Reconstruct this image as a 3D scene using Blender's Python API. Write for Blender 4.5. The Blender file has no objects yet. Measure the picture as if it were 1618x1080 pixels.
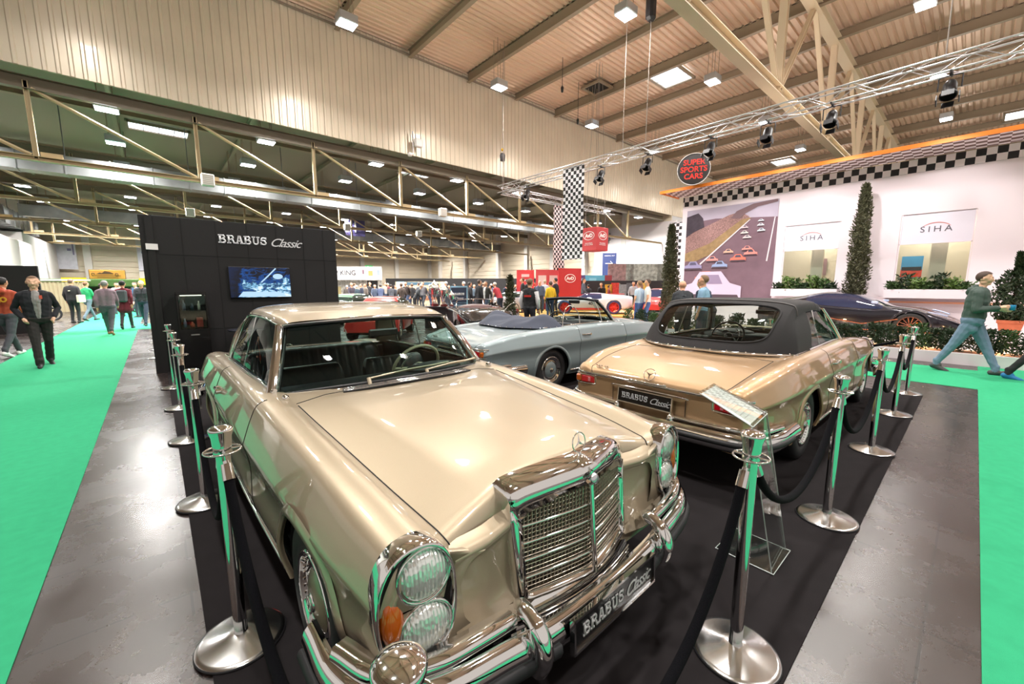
import bpy, math, random
import numpy as np
from mathutils import Vector, Matrix
random.seed(7)
SC = bpy.context.scene
COL = SC.collection
# ---------------------------------------------------------------- camera, world, exposure
F_PX = 638.0
PITCH = math.atan(88.5 / 638)
HEAD = math.radians(48.73)          # heading of the view from +X towards +Y
CAM_H = 1.55
cam = bpy.data.cameras.new('camera'); camo = bpy.data.objects.new('camera', cam); COL.objects.link(camo)
cam.sensor_fit = 'HORIZONTAL'; cam.sensor_width = 36.0; cam.lens = F_PX / 1618 * 36
cam.clip_start = 0.05; cam.clip_end = 400
fw = Vector((math.cos(PITCH) * math.cos(HEAD), math.cos(PITCH) * math.sin(HEAD), -math.sin(PITCH)))
camo.location = (0, 0, CAM_H); camo.rotation_euler = fw.to_track_quat('-Z', 'Y').to_euler()
SC.camera = camo
W = bpy.data.worlds.new('world'); SC.world = W; W.use_nodes = True
W.node_tree.nodes['Background'].inputs[0].default_value = (1.0, 0.90, 0.82, 1)
W.node_tree.nodes['Background'].inputs[1].default_value = 0.7
vs = SC.view_settings; vs.view_transform = 'Standard'; vs.look = 'None'; vs.gamma = 1; vs.exposure = 0.0
vs.use_curve_mapping = False
cy = SC.cycles
cy.max_bounces = 8; cy.diffuse_bounces = 3; cy.glossy_bounces = 4; cy.transmission_bounces = 6; cy.transparent_max_bounces = 12
cy.caustics_reflective = False; cy.caustics_refractive = False; cy.sample_clamp_indirect = 6; cy.use_denoising = True
HALL_LAMP_W, SIDE_LAMP_W = 190.0, 430.0

# ---------------------------------------------------------------- materials
def lin(c):
    if isinstance(c, str):
        c = [int(c[i:i + 2], 16) / 255 for i in (0, 2, 4)]
    return tuple(x / 12.92 if x <= .04045 else ((x + .055) / 1.055) ** 2.4 for x in c) + (1,)
MATS = {}
def mat(name, col='808080', rough=.5, metal=0., coat=0., emit=None, es=1., spec=None, bump=None, noise=None, trans=None, sheen=0.):
    """one cached principled material; noise=(scale, amount) mottles the colour, bump=(scale, strength)"""
    if name in MATS: return MATS[name]
    m = bpy.data.materials.new(name); MATS[name] = m; m.use_nodes = True
    nt = m.node_tree; b = nt.nodes['Principled BSDF']
    c = lin(col)
    b.inputs['Base Color'].default_value = c; b.inputs['Roughness'].default_value = rough; b.inputs['Metallic'].default_value = metal
    b.inputs['Coat Weight'].default_value = coat; b.inputs['Coat Roughness'].default_value = .03
    if sheen: b.inputs['Sheen Weight'].default_value = sheen
    if spec is not None: b.inputs['Specular IOR Level'].default_value = spec
    if trans: b.inputs['Transmission Weight'].default_value = trans
    if emit:
        b.inputs['Emission Color'].default_value = lin(emit); b.inputs['Emission Strength'].default_value = es
    if noise or bump:
        tc = nt.nodes.new('ShaderNodeTexCoord')
    if noise:
        n = nt.nodes.new('ShaderNodeTexNoise'); n.inputs['Scale'].default_value = noise[0]; n.inputs['Detail'].default_value = 4
        nt.links.new(tc.outputs['Object'], n.inputs['Vector'])
        mr = nt.nodes.new('ShaderNodeMapRange'); mr.inputs['From Min'].default_value = .3; mr.inputs['From Max'].default_value = .7
        mr.inputs['To Min'].default_value = 1 - noise[1]; mr.inputs['To Max'].default_value = 1 + noise[1]
        nt.links.new(n.outputs['Fac'], mr.inputs['Value'])
        vm = nt.nodes.new('ShaderNodeVectorMath'); vm.operation = 'SCALE'; vm.inputs[0].default_value = c[:3]
        nt.links.new(mr.outputs[0], vm.inputs['Scale']); nt.links.new(vm.outputs[0], b.inputs['Base Color'])
    if bump:
        n = nt.nodes.new('ShaderNodeTexNoise'); n.inputs['Scale'].default_value = bump[0]; n.inputs['Detail'].default_value = 5
        nt.links.new(tc.outputs['Object'], n.inputs['Vector'])
        bp = nt.nodes.new('ShaderNodeBump'); bp.inputs['Strength'].default_value = bump[1]; bp.inputs['Distance'].default_value = .01
        nt.links.new(n.outputs['Fac'], bp.inputs['Height']); nt.links.new(bp.outputs[0], b.inputs['Normal'])
    return m
def nodes(name):
    m = bpy.data.materials.new(name); MATS[name] = m; m.use_nodes = True
    nt = m.node_tree; return m, nt, nt.nodes['Principled BSDF']
def N(nt, t, **kw):
    n = nt.nodes.new(t)
    for k, v in kw.items():
        if k.startswith('i_'): n.inputs[k[2:].replace('_', ' ')].default_value = v
        elif k.startswith('n') and k[1:].isdigit(): n.inputs[int(k[1:])].default_value = v
        else: setattr(n, k, v)
    return n
def ramp(nt, src, stops):
    r = nt.nodes.new('ShaderNodeValToRGB'); e = r.color_ramp.elements
    while len(e) < len(stops): e.new(.5)
    for el, (p, c) in zip(e, stops): el.position = p; el.color = lin(c) if not isinstance(c, (int, float)) else (c, c, c, 1)
    nt.links.new(src, r.inputs[0]); return r.outputs[0]
def glass_mat(name, tint='ffffff', k=1.0, rough=0.):
    """thin pane: transparent seen straight on, mirror at grazing angles"""
    if name in MATS: return MATS[name]
    m, nt, b = nodes(name); nt.nodes.remove(b)
    out = nt.nodes['Material Output']
    tr = N(nt, 'ShaderNodeBsdfTransparent'); tr.inputs[0].default_value = lin(tint)
    gl = N(nt, 'ShaderNodeBsdfGlossy'); gl.inputs[0].default_value = (k, k, k, 1); gl.inputs['Roughness'].default_value = rough
    lw = N(nt, 'ShaderNodeLayerWeight', i_Blend=.5); pw = N(nt, 'ShaderNodeMath', operation='POWER'); pw.inputs[1].default_value = 4.5; ma = N(nt, 'ShaderNodeMath', operation='MULTIPLY_ADD'); ma.inputs[1].default_value = .9; ma.inputs[2].default_value = .045; mx = N(nt, 'ShaderNodeMixShader')
    nt.links.new(lw.outputs['Facing'], pw.inputs[0]); nt.links.new(pw.outputs[0], ma.inputs[0]); nt.links.new(ma.outputs[0], mx.inputs[0]); nt.links.new(tr.outputs[0], mx.inputs[1]); nt.links.new(gl.outputs[0], mx.inputs[2])
    nt.links.new(mx.outputs[0], out.inputs[0]); return m
def emis(name, col, s):
    if name in MATS: return MATS[name]
    return mat(name, '000000', emit=col, es=s)
CHROME = mat('chrome', 'ececec', .05, 1.0)
STEEL = mat('polished_steel', 'dedede', .06, 1.0)
BRUSHED = mat('brushed_metal', 'b8b8b6', .32, 1.0)
BLACKP = mat('black_plastic', '111113', .4)
RUBBER = mat('rubber', '17171a', .6)
GLASS = glass_mat('window_glass', 'dfe8e4')
WHITE = mat('white_panel', 'f4eeee', .55)

# ---------------------------------------------------------------- mesh tools
def T(x=0, y=0, z=0): return Matrix.Translation((x, y, z))
def R(a, ax='Z'): return Matrix.Rotation(a, 4, ax)
def npm(M): return np.array(M)
class MB:
    def __init__(s): s.v = []; s.f = []; s.n = 0; s.mi = []; s.sm = []; s.cur = 0; s.smooth = False
    def add(s, V, Fs, M=None, smooth=None):
        V = np.asarray(V, float).reshape(-1, 3)
        if M is not None:
            A = npm(M); V = V @ A[:3, :3].T + A[:3, 3]
        s.v.append(V); n = s.n
        s.f.extend([tuple(int(i) + n for i in f) for f in Fs]); s.n += len(V)
        s.mi.extend([s.cur] * len(Fs)); s.sm.extend([s.smooth if smooth is None else smooth] * len(Fs)); return s
    def box(s, c, d, M=None, bevel=0):
        x, y, z = c; a, b, e = d[0] / 2, d[1] / 2, d[2] / 2
        if bevel:
            k = min(bevel, a * .99, b * .99, e * .99); V = []; idx = {}
            for sx in (-1, 1):
                for sy in (-1, 1):
                    for sz in (-1, 1):
                        for ax in range(3):
                            p = [sx * (a - k), sy * (b - k), sz * (e - k)]; p[ax] = (sx * a, sy * b, sz * e)[ax]
                            idx[sx, sy, sz, ax] = len(V); V.append((x + p[0], y + p[1], z + p[2]))
            Fs = []
            for ax in range(3):
                o = [i for i in range(3) if i != ax]
                for sg in (-1, 1):
                    q = []
                    for u, w in ((-1, -1), (1, -1), (1, 1), (-1, 1)):
                        t = [0, 0, 0]; t[ax] = sg; t[o[0]] = u; t[o[1]] = w; q.append(idx[t[0], t[1], t[2], ax])
                    Fs.append(q if (sg > 0) != (ax == 1) else q[::-1])
                for u in (-1, 1):
                    for w in (-1, 1):
                        q = []
                        for sg, a2 in ((-1, o[0]), (1, o[0]), (1, o[1]), (-1, o[1])):
                            t = [0, 0, 0]; t[ax] = sg; t[o[0]] = u; t[o[1]] = w; q.append(idx[t[0], t[1], t[2], a2])
                        Fs.append(q if (u * w > 0) == (ax == 1) else q[::-1])
            for sx in (-1, 1):
                for sy in (-1, 1):
                    for sz in (-1, 1):
                        q = [idx[sx, sy, sz, i] for i in range(3)]; Fs.append(q if sx * sy * sz > 0 else q[::-1])
            return s.add(V, Fs, M)
        V = [(x + i * a, y + j * b, z + k * e) for i in (-1, 1) for j in (-1, 1) for k in (-1, 1)]
        return s.add(V, [(0, 1, 3, 2), (4, 6, 7, 5), (0, 4, 5, 1), (2, 3, 7, 6), (0, 2, 6, 4), (1, 5, 7, 3)], M)
    def grid(s, P, M=None, closeu=False, closev=False, smooth=True, flip=False, mask=None):
        P = np.asarray(P, float); n, m = P.shape[:2]; Fs = []
        for i in range(n if closeu else n - 1):
            for j in range(m if closev else m - 1):
                if mask is not None and not mask[i, j]: continue
                a, b, c, d = i * m + j, ((i + 1) % n) * m + j, ((i + 1) % n) * m + (j + 1) % m, i * m + (j + 1) % m
                Fs.append((a, b, c, d) if not flip else (d, c, b, a))
        return s.add(P.reshape(-1, 3), Fs, M, smooth)
    def lathe(s, prof, M=None, n=24, smooth=True, ang=2 * math.pi, sx=1., sy=1.):
        full = ang >= 2 * math.pi - 1e-6
        A = np.linspace(0, ang, n + (0 if full else 1), endpoint=not full)
        P = np.array([[(r * math.cos(a) * sx, r * math.sin(a) * sy, z) for r, z in prof] for a in A])
        return s.grid(P, M, closeu=full, smooth=smooth)
    def cyl(s, a, b, r, r2=None, n=12, cap=True, smooth=True):
        a, b = Vector(a), Vector(b); r2 = r if r2 is None else r2; d = b - a; L = d.length
        M = Matrix.Translation(a) @ d.to_track_quat('Z', 'Y').to_matrix().to_4x4()
        P = [(r * math.cos(2 * math.pi * i / n), r * math.sin(2 * math.pi * i / n), 0) for i in range(n)] + \
            [(r2 * math.cos(2 * math.pi * i / n), r2 * math.sin(2 * math.pi * i / n), L) for i in range(n)]
        s.add(P, [(i, (i + 1) % n, n + (i + 1) % n, n + i) for i in range(n)], M, smooth)
        if cap: s.add(P, [tuple(range(n))[::-1], tuple(range(n, 2 * n))], M, False)
        return s
    def tube(s, path, r, n=8, closed=False, cap=True, prof=None, up=(0, 0, 1), M=None):
        """sweep a round (or prof=[(side, up)...]) section along path; r may be per point"""
        P = np.asarray(path, float); k = len(P)
        if closed: Tn = np.roll(P, -1, 0) - np.roll(P, 1, 0)
        else: Tn = np.gradient(P, axis=0)
        Tn /= np.linalg.norm(Tn, axis=1)[:, None] + 1e-12
        up = np.asarray(up, float); rr = np.broadcast_to(r, (k,)); out = []
        if prof is None: prof = [(math.cos(2 * math.pi * i / n), math.sin(2 * math.pi * i / n)) for i in range(n)]
        pr = np.array(prof)
        prev = None
        for i in range(k):
            t = Tn[i]; sd = np.cross(t, up)
            if np.linalg.norm(sd) < .05: sd = prev if prev is not None else np.cross(t, (1, 0, 0.01))
            sd = sd / np.linalg.norm(sd); prev = sd; u = np.cross(sd, t)
            out.append(P[i] + rr[i] * (pr[:, :1] * sd + pr[:, 1:] * u))
        s.grid(np.array(out), M, closeu=closed, closev=True)
        if cap and not closed:
            m = len(pr); s.add(out[0], [tuple(range(m))], M, False); s.add(out[-1], [tuple(range(m))[::-1]], M, False)
        return s
    def ball(s, c, r, M=None, nu=12, nv=8, half=False):
        r = (r, r, r) if isinstance(r, (int, float)) else r
        V0 = np.linspace(-math.pi / 2 if not half else 0, math.pi / 2, nv + 1)
        P = np.array([[(c[0] + r[0] * math.cos(b) * math.cos(a), c[1] + r[1] * math.cos(b) * math.sin(a), c[2] + r[2] * math.sin(b)) for b in V0]
                      for a in np.linspace(0, 2 * math.pi, nu, endpoint=False)])
        return s.grid(P, M, closeu=True)
    def build(s, name, m=None, parent=None, recalc=False, weld=0):
        me = bpy.data.meshes.new(name)
        V = np.concatenate(s.v) if s.v else np.zeros((0, 3))
        me.from_pydata(V.tolist(), [], s.f)
        for mm in (m if isinstance(m, (list, tuple)) else [m]):
            if mm: me.materials.append(mm)
        me.polygons.foreach_set('material_index', s.mi); me.polygons.foreach_set('use_smooth', s.sm)
        if recalc or weld:
            import bmesh
            bm = bmesh.new(); bm.from_mesh(me)
            if weld: bmesh.ops.remove_doubles(bm, verts=bm.verts, dist=weld)
            if recalc: bmesh.ops.recalc_face_normals(bm, faces=bm.faces)
            bm.to_mesh(me); bm.free()
        me.update()
        o = bpy.data.objects.new(name, me); COL.objects.link(o)
        if parent: o.parent = parent
        return o
def empty(name, loc=(0, 0, 0), rz=0., label=None, cat=None, group=None):
    o = bpy.data.objects.new(name, None); COL.objects.link(o); o.location = loc; o.rotation_euler = (0, 0, rz); o.empty_display_size = .1
    return tag(o, label, cat, group) if label else o
def tag(o, label=None, cat=None, group=None, kind=None):
    if label: o['label'] = label
    if cat: o['category'] = cat
    if group: o['group'] = group
    if kind: o['kind'] = kind
    return o
def struct(mb, name, m, **k): return tag(mb.build(name, m, **k), kind='structure')
def copy_tree(o, parent=None):
    c = o.copy(); COL.objects.link(c); c.parent = parent
    for ch in o.children: copy_tree(ch, c)
    return c
def crom(K, n, closed=False, sharp=()):
    """Catmull-Rom through points K, n samples per span"""
    K = np.asarray(K, float); k = len(K); out = []
    for i in range(k if closed else k - 1):
        p1, p2 = K[i], K[(i + 1) % k]
        p0 = K[i - 1] if (i > 0 or closed) and i not in sharp else 2 * p1 - p2
        p3 = K[(i + 2) % k] if (i + 2 < k or closed) and (i + 1) not in sharp else 2 * p2 - p1
        for j in range(n):
            t = j / n
            out.append(.5 * ((2 * p1) + (p2 - p0) * t + (2 * p0 - 5 * p1 + 4 * p2 - p3) * t * t + (3 * p1 - p0 - 3 * p2 + p3) * t ** 3))
    if not closed: out.append(K[-1])
    return np.array(out)
def pchip(x, X, Y):
    """monotone cubic interpolation, X ascending"""
    X = np.asarray(X, float); Y = np.asarray(Y, float); h = np.diff(X); d = np.diff(Y) / h
    m = np.zeros(len(X)); m[0] = d[0]; m[-1] = d[-1]
    for i in range(1, len(X) - 1):
        if d[i - 1] * d[i] > 0:
            w1, w2 = 2 * h[i] + h[i - 1], h[i] + 2 * h[i - 1]; m[i] = (w1 + w2) / (w1 / d[i - 1] + w2 / d[i])
    x = np.clip(x, X[0], X[-1]); i = np.clip(np.searchsorted(X, x) - 1, 0, len(X) - 2); t = (x - X[i]) / h[i]
    return (2 * t**3 - 3 * t**2 + 1) * Y[i] + (t**3 - 2 * t**2 + t) * h[i] * m[i] + (-2 * t**3 + 3 * t**2) * Y[i + 1] + (t**3 - t**2) * h[i] * m[i + 1]
def text(name, s, size, m, parent=None, M=None, ext=.004, bold=0., shear=0., align='CENTER', sp=1.):
    c = bpy.data.curves.new(name, 'FONT'); c.body = s; c.size = size; c.extrude = ext; c.offset = bold; c.shear = shear
    c.align_x = align; c.align_y = 'CENTER'; c.space_character = sp; c.resolution_u = 4
    t = bpy.data.objects.new(name, c); COL.objects.link(t); dg = bpy.context.evaluated_depsgraph_get()
    me = bpy.data.meshes.new_from_object(t.evaluated_get(dg)); bpy.data.objects.remove(t); bpy.data.curves.remove(c); me.materials.clear(); me.materials.append(m)
    o = bpy.data.objects.new(name, me); COL.objects.link(o)
    if parent: o.parent = parent
    if M is not None: o.matrix_local = M
    return o
def face_M(x, y, z, d):
    """frame for flat lettering: plane facing horizontal direction d (unit xy), text upright"""
    n = Vector((d[0], d[1], 0)).normalized(); u = Vector((0, 0, 1)); r = u.cross(n)
    return Matrix(((r.x, u.x, n.x, x), (r.y, u.y, n.y, y), (r.z, u.z, n.z, z), (0, 0, 0, 1)))
# ================================================================ the setting
VX, VY = math.cos(HEAD), math.sin(HEAD)
def spot(px, d):
    """ground point at forward distance d, in the direction of column px of the horizon"""
    t = (px - 809) / 644.1
    return Vector((d * (VX + t * VY), d * (VY - t * VX), 0))
def ray(px, py):
    rt = Vector((VY, -VX, 0)); up = rt.cross(fw); return fw * F_PX + rt * (px - 809) - up * (py - 540)
def zat(py, d):           # height whose image sits on row py at forward distance d (column independent to first order)
    return CAM_H + d * math.tan(math.atan2(540 - py, F_PX) - PITCH)
# floor: brown-black tiles, worn and glossy
m, nt, b = nodes('hall_tiles'); tc = N(nt, 'ShaderNodeTexCoord')
br = N(nt, 'ShaderNodeTexBrick', offset=0., i_Scale=1., i_Mortar_Size=.006, i_Brick_Width=.62, i_Row_Height=.62, i_Mortar_Smooth=.2)
br.inputs['Color1'].default_value = lin('352c29'); br.inputs['Color2'].default_value = lin('2e2624'); br.inputs['Mortar'].default_value = lin('1c1817')
nt.links.new(tc.outputs['Object'], br.inputs['Vector'])
mp = N(nt, 'ShaderNodeMapping'); mp.inputs['Scale'].default_value = (.7, 30, 1); mp.inputs['Rotation'].default_value = (0, 0, .5); nt.links.new(tc.outputs['Object'], mp.inputs[0])
n1 = N(nt, 'ShaderNodeTexNoise', i_Scale=2.2, i_Detail=6., i_Distortion=1.5); nt.links.new(mp.outputs[0], n1.inputs[0])
n2 = N(nt, 'ShaderNodeTexNoise', i_Scale=1.6, i_Detail=8., i_Roughness=.7); nt.links.new(tc.outputs['Object'], n2.inputs[0])
scr = ramp(nt, n1.outputs[0], [(.70, 0.), (.76, .12)])
mx = N(nt, 'ShaderNodeMix', data_type='RGBA'); nt.links.new(scr, mx.inputs[0]); nt.links.new(br.outputs[0], mx.inputs[6]); mx.inputs[7].default_value = lin('8c827e')
nt.links.new(mx.outputs[2], b.inputs['Base Color'])
nt.links.new(ramp(nt, n2.outputs[0], [(.3, .2), (.7, .34)]), b.inputs['Roughness'])
bp = N(nt, 'ShaderNodeBump', i_Strength=.1, i_Distance=.002); ad = N(nt, 'ShaderNodeMath', operation='ADD'); nt.links.new(n2.outputs[0], ad.inputs[0])
inv = N(nt, 'ShaderNodeMath', operation='MULTIPLY'); inv.inputs[1].default_value = -.4; nt.links.new(br.outputs['Fac'], inv.inputs[0]); nt.links.new(inv.outputs[0], ad.inputs[1])
nt.links.new(ad.outputs[0], bp.inputs['Height']); nt.links.new(bp.outputs[0], b.inputs['Normal'])
b.inputs['Specular IOR Level'].default_value = .75
struct(MB().box((22, 26, -.1), (90, 90, .2)), 'floor', m)
def rug(name, x0, x1, y0, y1, m, h=.006):
    return tag(struct(MB().box(((x0 + x1) / 2, (y0 + y1) / 2, h / 2), (x1 - x0, y1 - y0, h)), name, m))
GREENC = mat('green_carpet', '34a072', .95, noise=(14, .05), bump=(900, .4), spec=.15, )
DARKC = mat('charcoal_carpet', '242122', .95, noise=(9, .08), bump=(900, .4), spec=.1)
g = MB(); g.box((-1.52, 28, .003), (1.88, 66, .006)); g.box((2., 21.1, .003), (5.2, 2.8, .0055)); tag(struct(g, 'floor_green_runner_left', GREENC))
g = MB(); g.box((20, -1.2, .003), (44, 2.05, .006)); g.box((10.23, 6.5, .003), (2.05, 13.4, .0055)); tag(struct(g, 'floor_green_runner_right', GREENC))
rug('floor_stand_carpet', .035, 8.05, .34, 9.9, DARKC, .008)

# upper corrugated wall between the halls
CORR = mat('corrugated_cream', 'dacdb9', .38, metal=.25, coat=.2, noise=(.6, .05))
prof = []
x = -22.
while x < 62:
    prof += [(x, 0), (x + .17, 0), (x + .2, .035), (x + .27, .035), (x + .3, 0)]; x += .3
P = np.array([[(px, 20 - py, z) for z in (8.25, 13.2)] for px, py in prof])
w = MB(); w.grid(P, smooth=False); w.box((20, 20.12, 10.74), (84, .1, 4.92)); struct(w, 'wall_upper', CORR)
struct(MB().box((20, 19.9, 12.98), (84, .12, .05)), 'trim_1', mat('galv', '9a9186', .4, .6))
# right hall roof sheets on purlins
ROOF = mat('roof_sheet', 'e6c7ae', .45, metal=.3, noise=(.5, .05))
prof = []; y = -16.
while y < 20.2:
    prof += [(y, 0), (y + .15, 0), (y + .19, .07), (y + .26, .07), (y + .3, 0)]; y += .3
P = np.array([[(px, yy, 13.25 + dz) for px in (-22, 62)] for yy, dz in prof])
struct(MB().grid(P, smooth=False, flip=True), 'ceiling', ROOF)
BEAM = mat('beam_paint', '94836e', .5); BEAML = mat('beam_cream', 'd8c4a8', .5)
def ibeam(mb, a, b, h, w, t=.02):
    a, b = Vector(a), Vector(b); d = b - a; L = d.length; M = Matrix.Translation(a) @ d.to_track_quat('X', 'Z').to_matrix().to_4x4()
    mb.box((L / 2, 0, h / 2 - t / 2), (L, w, t), M); mb.box((L / 2, 0, -h / 2 + t / 2), (L, w, t), M); mb.box((L / 2, 0, 0), (L, t, h - t), M)
k = 0
for i in range(-8, 16):
    X = 3.55 * i; mb = MB()
    ibeam(mb, (X, -16, 13.02), (X, 19.9, 13.02), .34 if i % 2 else .5, .2); struct(mb, 'ceiling_purlin', BEAM)
def main_truss(Y, z0, z1, xs, name):
    mb = MB(); ibeam(mb, (-22, Y, z0), (60, Y, z0), .34, .34, .03); ibeam(mb, (-22, Y, z1), (60, Y, z1), .4, .4, .03)
    for i, (a, b) in enumerate(zip(xs[:-1], xs[1:])):
        c = (a + b) / 2
        ibeam(mb, (a, Y, z0), (c, Y, z1), .16, .16); ibeam(mb, (c, Y, z1), (b, Y, z0), .16, .16); ibeam(mb, (a, Y, z0), (a, Y, z1), .24, .24)
    struct(mb, name, BEAML)
main_truss(5.45, 8.45, 12.7, [-18 + 7.1 * i for i in range(12)], 'ceiling_truss')
# left hall: flat sheet roof, three-chord steel trusses, ducts
struct(MB().box((14, 43.3, 9.6), (50, 46.2, .2)), 'ceiling_side_hall', mat('roof_side', '8a8672', .5, metal=.2, bump=(3, .2)))
for i in range(11):
    mb = MB(); ibeam(mb, (-10.5 + 4.9 * i, 20.3, 9.36), (-10.5 + 4.9 * i, 66, 9.36), .26, .15); struct(mb, 'ceiling_side_purlin', mat('beam_side', '8f8a74', .5))
def side_truss(Y):
    mb = MB(); ibeam(mb, (-7.2, Y, 5.65), (37.4, Y, 5.65), .15, .2); tb_ = MB(); ibeam(tb_, (-7.2, Y, 7.95), (37.4, Y, 7.95), .4, .24); struct(tb_, 'ceiling_top_chord', mat('chord_shaded', '6f6452', .5))  # top chord's shadow is put into its darker colour
    for i in range(-1, 9):
        X = -2.5 + 4.25 * i
        ibeam(mb, (X, Y, 5.65), (X, Y, 8), .12, .14)
        if i < 8:
            mb.cyl((X + .1, Y, 7.8), (X + 4.15, Y, 5.75), .06, n=6) if i % 4 != 3 or True else None
        mb.box((X + .35, Y, 5.78), (.5, .02, .2))
    struct(mb, 'ceiling_side_truss', mat('truss_cream', 'b8a47f', .45))
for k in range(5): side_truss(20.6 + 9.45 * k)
mb = MB()
for k in range(4): ibeam(mb, (-11, 25.3 + 9.45 * k, 9.1), (38, 25.3 + 9.45 * k, 9.1), .4, .25)
struct(mb, 'ceiling_side_beam', BEAM)
DUCT = mat('galvanised_duct', '8e9192', .36, .8, noise=(1.5, .15))
def duct(name, a, b, w, h, label):
    a, b = Vector(a), Vector(b); d = b - a; L = d.length; M = Matrix.Translation(a) @ d.to_track_quat('X', 'Z').to_matrix().to_4x4()
    root = empty(name, a, 0, label, 'air duct', 'galvanised air ducts of the side hall'); mb = MB(); n = int(L / 1.4)
    M = d.to_track_quat('X', 'Z').to_matrix().to_4x4()
    mb.box((L / 2, 0, 0), (L, w, h), M); mb.build('duct_body', DUCT, root); f = MB()
    for i in range(n + 1): f.box((i * L / n, 0, 0), (.05, w + .06, h + .06), M)
    tag(f.build('duct_flanges', DUCT, root), kind='stuff'); g_ = MB()
    for i in range(0, n + 1, 3): g_.cyl((i * L / n, 0, h / 2), (i * L / n, 0, 9.5 - a.z), .02, n=5)
    hg_ = tag(g_.build('duct_hangers', DUCT, root), kind='stuff'); hg_.rotation_euler = (0, 0, math.atan2(d.y, d.x)); return root
duct('air_duct', (-6.7, 27, 6.75), (37.4, 27, 6.75), .8, .75, 'long galvanised air duct crossing the side hall, nearer of two')
duct('air_duct', (-6.7, 45.5, 6.9), (37.4, 45.5, 6.9), .8, .8, 'long galvanised air duct crossing the side hall, farther of two')
duct('air_duct', (-8.2, 21.5, 6.6), (-8.2, 57, 6.6), 1.4, 1.2, 'wide galvanised air duct along the white left wall')
# outer walls of the side hall
PANEL = mat('wall_panel_beige', 'eadcc4', .6); COLM = mat('column_white', 'e9e4dc', .6)
def panel_wall(name, a, b, z0, z1, nrm, pitch=.62):
    a, b = Vector(a), Vector(b); d = (b - a).normalized(); L = (b - a).length; n = Vector(nrm); mb = MB(); z = z0
    ang = math.atan2(d.y, d.x); c = (a + b) / 2
    while z < z1 - .01:
        h = min(pitch, z1 - z); mb.box((0, 0, 0), (L, .10, h - .045), T(c.x, c.y, z + h / 2) @ R(ang)); z += h
    mb.box((0, 0, 0), (L, .04, z1 - z0), T(c.x + n.x * -.05, c.y + n.y * -.05, (z0 + z1) / 2) @ R(ang)); return struct(mb, name, PANEL)
panel_wall('wall_far', (38, 20, 0), (38, 66, 0), 0, 9.6, (-1, 0, 0))
panel_wall('wall_back', (-9, 66, 0), (38, 66, 0), 0, 9.6, (0, -1, 0))
struct(MB().box((-9.2, 43, 4.8), (.3, 46, 9.6)), 'wall_left', mat('wall_white', 'e8e4e0', .6))
for Y in (65.6, 61.9, 54.3, 46, 40, 35.3, 30.2, 25): struct(MB().box((37.75, Y, 4.7), (.5, .55, 9.4)), 'column', COLM)
for X in (-5.3, -.9, 2.4, 8, 14, 20, 25.5, 31.4): struct(MB().box((X, 65.75, 4.7), (.6, .5, 9.4)), 'column', COLM)
# white service block at the far left and the white far-right upper wall
mb = MB(); mb.box((-8.3, 58, 2.9), (1.5, 15, 5.8)); mb.box((-8.1, 40, 2.4), (2.2, 20, 4.8), bevel=.05); mb.box((-6.9, 44, 1.1), (.1, 1.6, 2.2)); struct(mb, 'wall_service_block', mat('wall_white', 'e8e4e0'))
struct(MB().box((37.6, 24, 4.6), (.1, 9.5, 6.2)), 'wall_far_white', WHITE)
panel_wall('wall_end', (62, -16, 0), (62, 20, 0), 0, 13.2, (-1, 0, 0))

# ---------------------------------------------------------------- lamps of the halls
LAMPF = emis('lamp_diffuser', 'f4f7ff', 26.0); HOUS = mat('lamp_housing', 'b9bcc0', .35, .6)
def lamp_proto():
    t = empty('ceiling_lamp', (0, 0, 0))
    MB().box((0, 0, 0), (.66, .54, .30), bevel=.03).build('lamp_housing', HOUS, t)
    MB().box((0, 0, -.16), (.6, .48, .015)).build('diffuser', LAMPF, t)
    r = MB()
    for sx in (-1, 1):
        for sy in (-1, 1): r.cyl((sx * .2, sy * .15, .12), (sx * .2, sy * .15, 1.9), .012, n=5)
    r.build('hanging_rods', BEAM, t); return t
def lamp_light(parent, power, z=-.19, size=.5):
    ld = LDATA.get((power, size))
    if ld is None:
        ld = bpy.data.lights.new('lamp_light', 'AREA'); ld.energy = power; ld.size = size; ld.shape = 'SQUARE'; ld.color = (1., .965, .92); ld.spread = math.radians(150); LDATA[power, size] = ld
    lo = bpy.data.objects.new('lamp_light', ld); COL.objects.link(lo); lo.parent = parent; lo.location = (0, 0, z); return lo
LDATA = {}
def roof_fill(parent, power):  # extra all-round fill added below each hall lamp to brighten the roof
    ld = LDATA.get(('p', power))
    if ld is None:
        ld = bpy.data.lights.new('roof_fill_light', 'POINT'); ld.energy = power; ld.shadow_soft_size = .3; ld.color = (1., .90, .80); LDATA['p', power] = ld
    lo = bpy.data.objects.new('roof_fill_light', ld); COL.objects.link(lo); lo.parent = parent; lo.location = (0, 0, -.6)
lp = lamp_proto(); first = True
rows = [('nearest the corrugated wall', 15.9), ('over the stand', 9.0), ('over the aisle', 2.1), ('behind the aisle', -4.8)]
cols = ['first', 'second', 'third', 'fourth', 'fifth', 'sixth', 'seventh', 'eighth']
for i, X in enumerate([-1.1, 6.05, 13.15, 20.2, 27.3, 34.4, 41.5, 48.6]):
    for rn, Y in rows:
        o = lp if first else copy_tree(lp); first = False
        o.location = (X, Y, 11.0)
        tag(o, 'high square hall lamp in the row %s, %s from the left' % (rn, cols[i]), 'ceiling lamp', 'high bay lamps under the main roof')
        lamp_light(o, HALL_LAMP_W); roof_fill(o, 75.)
lp2 = lamp_proto()
ch = {c.name.split('.')[0]: c for c in lp2.children}
first = True
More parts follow.
